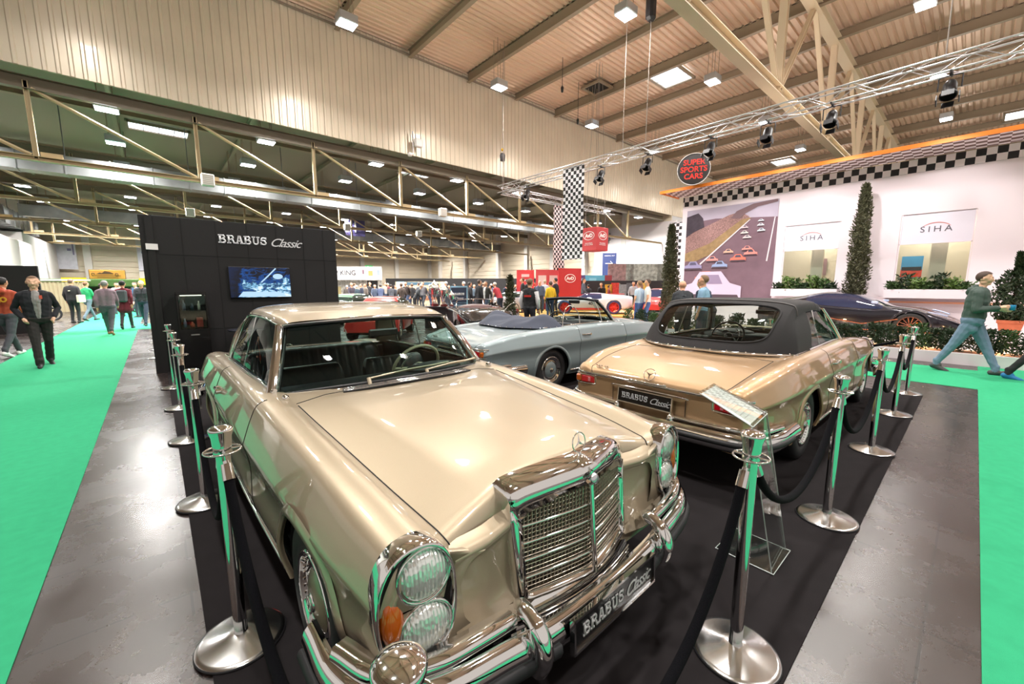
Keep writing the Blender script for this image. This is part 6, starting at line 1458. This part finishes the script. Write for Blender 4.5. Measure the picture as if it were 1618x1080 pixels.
# ================================================================ rigging, hanging signs, stalls
ALU = mat('truss_aluminium', 'cfcdd0', .3, .9)
def box_truss(name, a, b, w, label):
    a, b = Vector(a), Vector(b); d = b - a; Ln = d.length; t = empty(name, a, math.atan2(d.y, d.x), label, 'truss', 'aluminium lighting trusses')
    mb = MB(); h = w / 2; n = max(2, int(Ln / .5))
    for y, z in ((-h, -h), (h, -h), (-h, h), (h, h)): mb.cyl((0, y, z), (Ln, y, z), .024, n=8)
    mb.build('chord_tubes', ALU, t); mb = MB(); s = Ln / n
    for i in range(n):
        x0, x1 = i * s, (i + 1) * s; k = 1 if i % 2 else -1
        for z in (-h, h): mb.cyl((x0, -h * k, z), (x1, h * k, z), .010, n=5)
        for y in (-h, h): mb.cyl((x0, y, -h * k), (x1, y, h * k), .010, n=5)
    mb.build('braces', ALU, t); return t
box_truss('lighting_truss', (14.0, 16.9, 6.5), (14.0, -3.5, 6.5), .34, 'long aluminium lighting truss running over the aisle to the right')
box_truss('lighting_truss', (14.2, 16.9, 6.5), (24.0, 16.9, 6.5), .34, 'shorter aluminium truss leading away from the truss corner')
mb = MB()
for y in (9.5, 1.0, 16.6):
    o_ = MB().tube([(0, 0, 0), (0, .02, 1.5), (0, 0, 6.3)], .012, n=6).build('hanging_cable', mat('steel_cable', '8a8078', .5)); o_.location = (14.0, y, 6.68); tag(o_, 'thin cable holding the long truss, %s' % {9.5: 'above the round sign', 1.0: 'near its right end', 16.6: 'at its corner'}[y], 'cable', 'cables holding the lighting truss')
hb = empty('chain_hoist', (14.0, 8.55, 11.2), 0, 'black chain hoist hanging under the roof near the big truss', 'hoist'); MB().box((0, 0, 0), (.35, .3, .8), bevel=.08).build('hoist_body', mat('hoist_black', '1d1c1f', .5), hb); MB().cyl((.05, 0, -.4), (.02, 0, -4.5), .012, n=5).cyl((0, 0, .4), (0, 0, 1.8), .015, n=5).build('hoist_chain', mat('steel_cable', '8a8078'), hb)
hb = empty('chain_hoist', (15.6, 18.6, 8.9), 0, 'grey chain hoist with a yellow hook in front of the corrugated wall', 'hoist'); MB().lathe([(0, -.3), (.14, -.28), (.16, 0), (.12, .12), (0, .14)], None, 14).build('hoist_body', mat('hoist_grey', '4c4a4e', .5), hb); MB().ball((0, 0, .32), .08).build('hook', mat('hook_yellow', 'e0b020', .4), hb); MB().cyl((.0, 0, .3), (0, 0, 4.36), .012, n=5).cyl((0, 0, -.3), (-.0, 0, -2.2), .012, n=5).build('hoist_chain', mat('steel_cable', '8a8078'), hb)
CAN = mat('can_black', '17161a', .45)
for k, (y, lb) in enumerate([(.87, 'black stage light on the long truss, nearest the right edge'), (3.02, 'black stage light on the long truss, second from the right'), (4.53, 'black stage light on the long truss, third from the right'), (6.17, 'black stage light on the long truss above the round sign'), (8.42, 'black stage light on the long truss left of the round sign'), (10.5, 'black stage light beside the large checked banner'), (14.85, 'black stage light near the corner of the trusses')]):
    t = empty('stage_light', (14.0, y, 6.30), 0, lb, 'stage light', 'black stage lights on the trusses'); M = T(0, 0, -.32) @ R(.5, 'Y')
    MB().lathe([(0, .2), (.09, .2), (.12, .12), (.13, -.12), (.15, -.14), (.15, -.2), (.13, -.2)], M, 16).build('lamp_can', CAN, t)
    mb = MB(); mb.tube([(0, -.19, -.32), (0, -.19, -.05), (0, 0, -.02), (0, .19, -.05), (0, .19, -.32)], .015, n=5, up=(1, 0, 0)); mb.cyl((0, 0, -.02), (0, 0, .06), .03); mb.box((0, 0, .02), (.42, .04, .03)); mb.build('yoke', CAN, t)
    mb = MB()
    for a in range(4):
        mb.box((.15 * math.cos(a * math.pi / 2) * 1.2, .15 * math.sin(a * math.pi / 2) * 1.2, -.27), (.02 if a % 2 == 0 else .2, .2 if a % 2 == 0 else .02, .14), M)
    mb.build('barn_doors', CAN, t)
    if k < 6:
        ld = bpy.data.lights.new('stage_spot', 'SPOT'); ld.energy = 420; ld.spot_size = math.radians(75); ld.spot_blend = .7; ld.color = (1, .93, .92); ld.shadow_soft_size = .1
        lo = bpy.data.objects.new('stage_spot', ld); COL.objects.link(lo); lo.parent = t; lo.location = (.1, 0, -.6); lo.rotation_euler = (Vector((2.6, 0, -2.6))).to_track_quat('-Z', 'Y').to_euler()
def banner(name, c, w, h, axis, m, label, tagname='banner', group=None):
    t = empty(name, c, 0, label, tagname, group); P = []
    for i in range(15):
        z = h / 2 - h * i / 14; P.append([((0.02 * math.sin(i * .9 + j) if axis == 'Y' else (j / 4 - .5) * w), ((j / 4 - .5) * w if axis == 'Y' else .02 * math.sin(i * .9 + j)), z) for j in range(5)])
    mb = MB(); mb.grid(P); mb.build('cloth', m, t); b = MB(); b.box((0, 0, h / 2), (.03 if axis == 'Y' else w, w if axis == 'Y' else .03, .03)); b.build('top_rod', ALU, t); return t
banner('checked_banner', (13.78, 11.75, 4.62), 1.15, 3.85, 'Y', check_mat('banner_checks', .145, .145, axes='YZ', c2='f0eaf0'), 'large black and white checked banner hanging from the long truss', group='checked banners')
banner('checked_banner', (18.4, 16.7, 4.37), 1.0, 3.75, 'X', check_mat('banner_checks_b', .145, .145, axes='XZ', c2='ecd9dc'), 'smaller checked banner left of the large one', group='checked banners')
banner('checked_banner', (18.3, 9.25, 2.8), .9, 3.3, 'Y', check_mat('banner_checks_c', .145, .145, axes='YZ', c2='f0e6ea'), 'narrow checked banner behind the slim cypress', group='checked banners')
# round sign
rs = empty('round_sign', (15.5, 7.4, 5.85), math.radians(180 + 26), 'round dark sign with red lettering above the canopy corner', 'sign')
M = R(math.pi / 2, 'Y'); MB().lathe([(0, .03), (.55, .03), (.57, .02), (.57, -.03), (0, -.03)], M, 48).build('disc', mat('sign_charcoal', '3a3638', .5), rs)
mb = MB(); A = np.linspace(0, 2 * math.pi, 48, endpoint=False); mb.tube([(.032, .56 * math.cos(a), .56 * math.sin(a)) for a in A], .012, n=6, closed=True); mb.build('white_ring', WHITE, rs)
for i, w_ in enumerate(('SUPER', 'SPORTS', 'CARS')): text('sign_lettering', w_, .265, mat('sign_red', 'e8382e', .4, emit='e8382e', es=.25), rs, face_M(.034, 0, .24 - i * .25, (1, 0)), .004, bold=.006)
MB().cyl((0, 0, -.45), (-.62, 0, -.50), .02).cyl((-.62, 0, -.51), (-.62, 0, -.42), .03).build('sign_post', ALU, rs)
# red cube sign
cb = empty('hanging_cube_sign', (18.75, 14.35, 4.1), 0, 'hanging red cube sign with white oval emblem', 'sign'); MB().box((0, 0, 0), (1.05, 1.05, 1.25), bevel=.02).build('cube', mat('sign_red_body', 'b83c40', .5), cb)
mb = MB()
for s1 in (-1, 1):
    for s2 in (-1, 1): mb.cyl((s1 * .4, s2 * .4, .6), (s1 * .1, s2 * .1, 9.1), .01, n=4)
mb.build('hanging_wires', mat('steel_cable', '8a8078'), cb)
for dx, dy in ((-1, 0), (0, -1)):
    c_ = face_M(dx * .535, dy * .535, .18, (dx, dy)); ov = MB(); ov.tube([(.36 * math.cos(a), .22 * math.sin(a), 0) for a in A], .018, n=6, closed=True, M=c_); ov.build('emblem_oval', WHITE, cb)
    text('emblem_lettering', 'AvD', .27, WHITE, cb, c_, .004, bold=.012); text('sign_caption', 'Automobilclub\nvon Deutschland', .085, WHITE, cb, face_M(dx * .535, dy * .535, -.26, (dx, dy)), .003)
# blue direction sign
bs = empty('direction_sign', (31.8, 22.6, 3.5), math.radians(180 + 36), 'dark blue direction sign with a white arrow on the far white wall', 'sign'); MB().box((0, 0, 0), (.06, 1.25, 2.1)).build('board', mat('sign_navy', '2c3a6a', .5), bs)
text('sign_lettering', 'AUSGANG / EXIT', .12, WHITE, bs, face_M(.035, 0, .8, (1, 0)), .003); MB().tube([(.04, -.35, .1), (.04, .3, .1)], .025, n=5).tube([(.04, .08, .32), (.04, .3, .1), (.04, .08, -.12)], .025, n=5, up=(1, 0, 0)).build('arrow', WHITE, bs)
MB().box((-.05, 0, 1.6), (.02, .02, 1.2)).box((-.05, 0, -2.2), (.05, .05, 2.6)).build('mast', ALU, bs)
# hall number banner, exit sign, speakers, camera
hn = banner('hall_number_banner', (15.0, 39.9, 7.1), 1.9, 1.6, 'X', mat('banner_violet', '4a4678', .6), 'violet hanging banner with a white number 1', 'banner'); text('number', '1', 1.5, WHITE, hn, face_M(0, -.05, 0, (0, -1)), .01)
es = empty('exit_sign', (26.7, 65.88, 4.6), 0, 'small green exit sign on the far wall', 'sign'); MB().box((0, 0, 0), (1.2, .08, .5)).build('panel', emis('exit_green', '28b860', 1.5), es); MB().box((.2, -.05, 0), (.4, .02, .12)).box((-.2, -.05, 0), (.16, .02, .3)).build('symbol', WHITE, es)
SPK = mat('speaker_white', 'd8d4cc', .5)
for x, y, lb in [(1.95, 20.3, 'white loudspeaker on the nearest cream truss above the booth'), (1.9, 29.7, 'white loudspeaker on the second cream truss above the booth'), (12.6, 20.3, 'white loudspeaker on the nearest truss right of the booth'), (10.6, 29.7, 'white loudspeaker on the second truss right of the booth'), (16.2, 29.7, 'white loudspeaker near the truss corner')]:
    t = empty('loudspeaker', (x, y, 5.65), 0, lb, 'loudspeaker', 'white loudspeakers on the cream trusses'); MB().box((0, 0, 0), (.42, .3, .45), bevel=.03).build('cabinet', SPK, t); MB().box((0, .17, .05), (.06, .10, .06)).build('bracket', SPK, t)
    g_ = MB()
    for i in range(5): g_.box((0, -.155, -.14 + i * .07), (.34, .01, .02))
    g_.build('front_slats', mat('slat_grey', 'a8a49c', .5), t)
cm = empty('wall_antenna', (10.6, 19.75, 8.6), 0, 'white antenna box and camera at the lower edge of the corrugated wall', 'antenna'); MB().box((.25, -.1, .2), (.42, .2, .42), bevel=.05).build('antenna_box', WHITE, cm); MB().cyl((0, 0, -.4), (0, 0, .75), .04).box((.1, 0, .2), (.3, .05, .05)).build('mast', ALU, cm); MB().lathe([(0, -.1), (.1, -.08), (.13, .06), (0, .12)], T(-.25, -.1, -.45), 12).build('camera', WHITE, cm)
# wall posters in the left distance
for x, lb, s_ in [(-6.9, 'pale map poster on the far panelled wall, left one', 0), (-.35, 'pale map poster with a dark square on the far panelled wall, right one', 1)]:
    t = empty('wall_poster', (x, 65.4, 4.85), 0, lb, 'poster', 'pale posters on the far wall'); MB().box((0, 0, 0), (1.6, .05, 3.0)).build('sheet', mat('poster_map', 'dcdbe6', .6, noise=(2.5, .1)), t); MB().box((.6, -.04, .7), (.12, .02, 1.3)).box((-.3 if s_ else .3, -.04, .6), (.3, .02, .25)).build('print', mat('print_violet', '8d8ab0', .6), t)
# wooden shop sign and green stall
sg = empty('hanging_shop_sign', (-2.4, 40.5, 2.345), 0, 'ochre hanging shop sign with rounded corners and a dark emblem above the green stall', 'sign'); MB().box((0, 0, 0), (2.9, .1, 1.0), bevel=.04).build('board', mat('sign_ochre', 'cf9140', .6), sg); MB().box((0, .02, 0), (3.0, .08, 1.1), bevel=.04).build('border', mat('sign_brown', '4c3420', .6), sg)
mb = MB(); mb.add([(-.9, -.06, .05), (-.6, -.06, .22), (-.45, -.06, .15), (-.2, -.06, .38), (.2, -.06, .3), (.5, -.06, .12), (.5, -.06, .05)], [(0, 1, 2, 3, 4, 5, 6)]); mb.box((0, -.06, -.1), (2.2, .02, .04)); mb.box((0, -.06, -.3), (1.7, .02, .05)); mb.tube([(-1.15 + .12 * math.cos(a), -.06, -.0 + .16 * math.sin(a)) for a in np.linspace(0, 5, 12)], .03, n=4); mb.tube([(.75 + .14 * math.cos(a), -.06, -.0 + .16 * math.sin(a)) for a in np.linspace(0, 6, 12)], .03, n=4); mb.build('emblem', mat('sign_brown', '4c3420'), sg)
sg.scale = (.62, 1, .62)
ga = empty('market_stall', (-1.9, 39.5, 0), 0, 'green-roofed stall at the far end of the left aisle', 'stall'); MB().box((0, 0, 1.75), (7.6, 3.0, .5), bevel=.05).build('canopy', mat('stall_green', '55783c', .7), ga)
mb = MB()
for s in (-3.6, 3.6): mb.cyl((s, -1.4, 0), (s, -1.4, 1.6), .04)
mb.build('posts', ALU, ga); MB().box((0, 1.4, .8), (7.4, .1, 1.5)).build('back_wall', mat('stall_back', '7a7468', .8, noise=(3, .4)), ga)
for x in (-1.9, 1.7): o_ = MB().box((0, 0, 0), (1.1, .05, .45)).build('price_board', mat('board_yellow', 'f0e020', .5)); o_.location = (ga.location.x + x, 37.95, 1.85); tag(o_, 'yellow board on the %s half of the green stall canopy' % ('left' if x < 0 else 'right'), 'board', 'yellow boards on the green stall')
st2 = empty('market_stall', (-4.3, 36, 0), 0, 'pale fabric stall wall with dark canopy at the left, beyond the walking man', 'stall'); mb = MB(); P = []
for i in range(60): P.append([(-1.1 + i * .037, .04 * math.sin(i * 1.4), z) for z in (0, 1.8)])
mb.grid(P); mb.build('pleated_fabric', mat('fabric_sand', 'b7ab8c', .8), st2); MB().box((.0, .8, 1.9), (2.5, 1.8, .1)).build('roof_panel', mat('stall_white', 'd8d4cc', .6), st2)
# black booth at the far left
bl = MB().box((0, 0, 1.1), (5.0, .15, 2.2)); o_ = bl.build('booth_wall', BOOTH); o_.location = (-5.35, 20.6, 0); tag(o_, 'low plain black booth wall at the left edge behind the walking man', 'booth wall')
# long black partition and stalls behind
o_ = MB().box((0, 0, 1.08), (13, .1, 2.16)).build('partition', BOOTH); q = spot(735, 33.5); o_.location = q; o_.rotation_euler = (0, 0, HEAD - math.pi / 2); tag(o_, 'long black partition behind the crowd in the middle distance', 'partition')
o_ = MB().box((0, 0, .95), (9.6, .1, 1.9)).build('partition', mat('partition_dark', '2a2426', .7)); q = spot(1000, 27.5); o_.location = q; o_.rotation_euler = (0, 0, HEAD - math.pi / 2); tag(o_, 'dark partition with posters left of the slim cypress', 'partition')
def board(name, px, d, w, h, z, c, label, cat, ang=0., th=.08, prints=None, nz=None):
    q = spot(px, d); t = empty(name, (q.x, q.y, z), HEAD - math.pi / 2 + ang, label, cat); MB().box((0, 0, h / 2), (w, th, h)).build('panel', mat('bd_' + c, c, .55, noise=nz), t)
    if prints:
        for k, (x, zz, ww, hh, cc) in enumerate(prints): MB().box((x, -th / 2 - .008 - .002 * k, zz), (ww, .012, hh)).build('print', mat('bd_' + cc, cc, .55), t)
    return t
kb = board('header_board', 542, 31, 6.0, 1.0, 2.0, 'ddd8d6', 'white stall header with dark lettering and an orange emblem', 'stall', prints=[(2.15, .5, .32, .36, 'e8995a'), (1.6, .6, .14, .3, '8b6b7a'), (2.75, .55, .2, .4, '9aa4c8')])
text('header_lettering', 'MP KING', .5, mat('print_dark', '4a4a52', .6), kb, face_M(.05, -.06, .52, (0, -1)), .004)
board('goods_stall', 542, 31.5, 6.0, 2.0, 0, 'a8a49c', 'busy stall back wall hung with parts under the white header', 'stall', nz=(6, .5), prints=[(2.3, 1.0, .8, 1.9, '1a1a1c'), (1.2, 1.2, .5, .8, 'c8c4bc'), (-1.2, 1.2, .4, .9, '6d6a66'), (-.4, 1.1, .5, .8, 'b0a070'), (.4, 1.2, .4, .8, '8a8f96')])
board('goods_stall', 665, 29, 3.6, 1.85, 0, 'b7a88c', 'colourful goods wall behind the crowd above the trophies', 'stall', nz=(7, .5), prints=[(-1.4, 1.0, .6, 1.7, '9cc0cc'), (0, 1.72, 2.2, .2, '3c5a6c'), (.3, 1.2, 1.6, .3, 'c09a48'), (.3, .7, 1.6, .3, '8a5a40')])
bb = board('brand_board', 725, 15.8, .66, 1.55, 0, '93bcd4', 'upright blue display board with white lettering behind the trophies', 'display board', nz=(5, .3), prints=[(0, 1.2, .60, .58, '2c3448'), (0, .86, .58, .05, '2c3448')])
slab_word(bb, face_M(0, -.07, 1.24, (0, -1)) @ Matrix.Diagonal((.9, 1, 1, 1)), .085, WHITE, .004); text('script_lettering', 'Classic', .13, WHITE, bb, face_M(0, -.07, 1.08, (0, -1)), .002, shear=.4)
# trophies on a dark table
q = spot(702, 15.0); tt = empty('trophy_table', q, HEAD - math.pi / 2, 'dark table carrying three silver trophies beyond the gold roof', 'table'); MB().box((0, 0, .78), (1.5, .6, .06)).box((0, 0, .39), (1.4, .5, .76)).build('cloth_top', mat('table_black', '161519', .5), tt)
for k, (px, d, s, lb, rb) in enumerate([(686, 15., 1.3, 'largest silver trophy with red and blue ribbons', 1), (701, 14.9, 1.15, 'middle silver trophy with a lid', 0), (713, 14.8, .8, 'smallest silver trophy on a red-brown base', 0)]):
    q = spot(px, d); t = empty('trophy', (q.x, q.y, .81), 0, lb, 'trophy', 'silver trophies on the dark table'); t.scale = (s, s, s)
    MB().lathe([(0, .06), (.07, .06), (.06, .1), (.025, .16), (.02, .24), (.05, .28), (.1, .36), (.13, .5), (.135, .56), (.11, .57), (.09, .62), (.03, .68), (.015, .72), (0, .74)], None, 20).build('cup', CHROME, t)
    MB().box((0, 0, .03), (.16, .16, .06)).build('plinth', mat('plinth_wine', '5a1f1c', .3), t); h_ = MB()
    for s2 in (-1, 1): h_.tube([(s2 * .12, 0, .5), (s2 * .19, 0, .5), (s2 * .18, 0, .38), (s2 * .1, 0, .34)], .012, n=6, up=(0, 1, 0))
    h_.build('handle', CHROME, t)
    if rb:
        r_ = MB(); r_.tube([(.12, -.06, .5), (.16, -.1, .25), (.2, -.1, .0)], .012, n=4); r_.tube([(-.12, -.06, .5), (-.14, -.1, .25), (-.12, -.1, .0)], .012, n=4); r_.build('ribbon', mat('ribbon_red', 'b83048', .6), t)
        r_ = MB(); r_.tube([(.14, -.06, .5), (.19, -.1, .25), (.24, -.1, .0)], .012, n=4); r_.build('ribbon', mat('ribbon_blue', '3f62b0', .6), t)
# red and teal stalls
rb = board('red_stall', 830, 26, 1.1, 2.55, 0, 'c8393c', 'plain red upright booth panel with white lettering', 'stall', prints=[(0, 2.2, .5, .18, 'e8b8b4'), (0, 1.9, .7, .1, 'e8b8b4')])
rb = board('red_stall', 868, 25.5, 1.7, 2.55, 0, 'c0454a', 'red booth wall with white portraits', 'stall', prints=[(-.45, 1.9, .5, .6, 'd8c4c0'), (.25, 1.9, .5, .6, 'e2cfca'), (.25, 1.3, .5, .5, '9a6a68'), (-.45, 1.3, .5, .4, '5c3c40')])
rb = board('red_stall', 900, 24.8, 1.5, 2.6, 0, 'b52f33', 'red booth panel with the round white emblem', 'stall', ang=.3)
A = np.linspace(0, 2 * math.pi, 30, endpoint=False); MB().tube([(.34 * math.cos(a), -.07, 2.0 + .24 * math.sin(a)) for a in A], .02, n=5, closed=True, up=(0, 1, 0)).build('emblem_oval', WHITE, rb); text('emblem_lettering', 'AvD', .26, WHITE, rb, face_M(0, -.07, 2.0, (0, -1)), .004, bold=.012)
board('teal_stall', 934, 29, 2.9, 2.3, 0, '5fa6bd', 'teal display container with shelves', 'stall', prints=[(-.9, 1.5, .6, 1.2, '3d7f98'), (.1, 1.6, .5, 1.0, '88c2d0'), (1.2, 1.2, .5, 2.2, '8e3238')])
board('purple_stall', 914, 28.5, .9, 2.3, 0, '5c4a78', 'narrow purple stall panel between red and teal', 'stall', prints=[(0, 1.9, .7, .35, '8fa6cc'), (.0, 1.2, .6, .5, 'a83a48')])
for k, (px, w, c, lb) in enumerate([(980, 2.4, '8c6a66', 'reddish photo panel on top of the dark partition, leftmost'), (1018, 3.6, '9b9a90', 'grey photo panel on top of the dark partition, middle'), (1049, 1.4, '6b6868', 'dark photo panel next to the slim cypress')]):
    board('photo_panel', px, 30, w * .78, 1.3, 1.85, c, lb, 'photo panel', nz=(4, .5))
for k, (px, c) in enumerate([(962, 'd8a030'), (972, 'c83a30'), (984, '8a8a8c'), (996, '5c5c60'), (1010, 'b88a90'), (1018, 'd8b050')]):
    board('stall_poster', px, 26.9, .5, .7, .95 + .1 * (k % 2), c, 'small %s poster on the dark partition' % ['yellow', 'red', 'grey', 'dark grey', 'pink', 'golden'][k], 'poster', nz=(8, .3), th=.03)
# motorcycles in the left aisle
def motorcycle(x, y, rz, label, c):
    t = empty('motorcycle', (x, y, 0), rz, label, 'motorcycle', 'motorcycles beside the left aisle')
    for wx in (-.65, .68):
        w_ = empty('wheel', (wx, 0, .31)); w_.parent = t; MB().tube([(.27 * math.cos(a), 0, .27 * math.sin(a)) for a in np.linspace(0, 2 * math.pi, 30, endpoint=False)], .04, n=8, closed=True, up=(0, 1, 0)).build('tyre', RUBBER, w_)
        r_ = MB(); r_.tube([(.23 * math.cos(a), 0, .23 * math.sin(a)) for a in np.linspace(0, 2 * math.pi, 24, endpoint=False)], .012, n=6, closed=True, up=(0, 1, 0))
        for k in range(12): r_.cyl((0, .02 * (-1) ** k, 0), (.23 * math.cos(k * .5236), 0, .23 * math.sin(k * .5236)), .003, n=4)
        r_.build('rim', CHROME, w_)
    MB().ball((.15, 0, .85), (.3, .13, .12)).build('fuel_tank', mat('tank_' + c, c, .25, coat=1), t); MB().box((-.35, 0, .8), (.5, .22, .08), bevel=.03).build('saddle', BLACKP, t)
    MB().box((.05, 0, .45), (.36, .24, .36), bevel=.06).build('engine', BRUSHED, t)
    f = MB(); f.tube([(.68, .08, .31), (.5, .08, .9), (.46, .05, 1.02)], .018, n=6); f.tube([(.68, -.08, .31), (.5, -.08, .9), (.46, -.05, 1.02)], .018, n=6); f.tube([(.3, -.34, 1.05), (.42, -.2, 1.06), (.46, 0, 1.02), (.42, .2, 1.06), (.3, .34, 1.05)], .014, n=6); f.tube([(-.65, .1, .31), (0, .08, .35), (.4, .05, .8)], .02, n=6); f.tube([(-.8, .14, .36), (0, .16, .28)], .035, n=8); f.build('fork_and_bars', CHROME, t)
    l = MB(); l.ball((.6, 0, .92), (.07, .08, .08)); l.build('headlight', CHROME, t); return t
motorcycle(-4.0, 22.3, .3, 'chrome motorcycle behind the man in the black hooded jacket', 'c8c8cc'); motorcycle(-4.2, 24.6, .25, 'white-tanked motorcycle in the second place of the row', 'd8d4cc'); motorcycle(-4.2, 27.0, .2, 'dark motorcycle farther back in the row', '30363c')
motorcycle(.95, 15.6, 1.7, 'bicycle-like motorcycle standing just beyond the booth wall edge', '8a2a24')
# nameplate on the booth corner
bp_ = MB().box((0, 0, 0), (.16, .02, .1)).build('booth_number_plate', WHITE); bp_.location = (.03, 9.44, 2.22); tag(bp_, 'small white number plate on the left edge of the booth wall', 'plate')
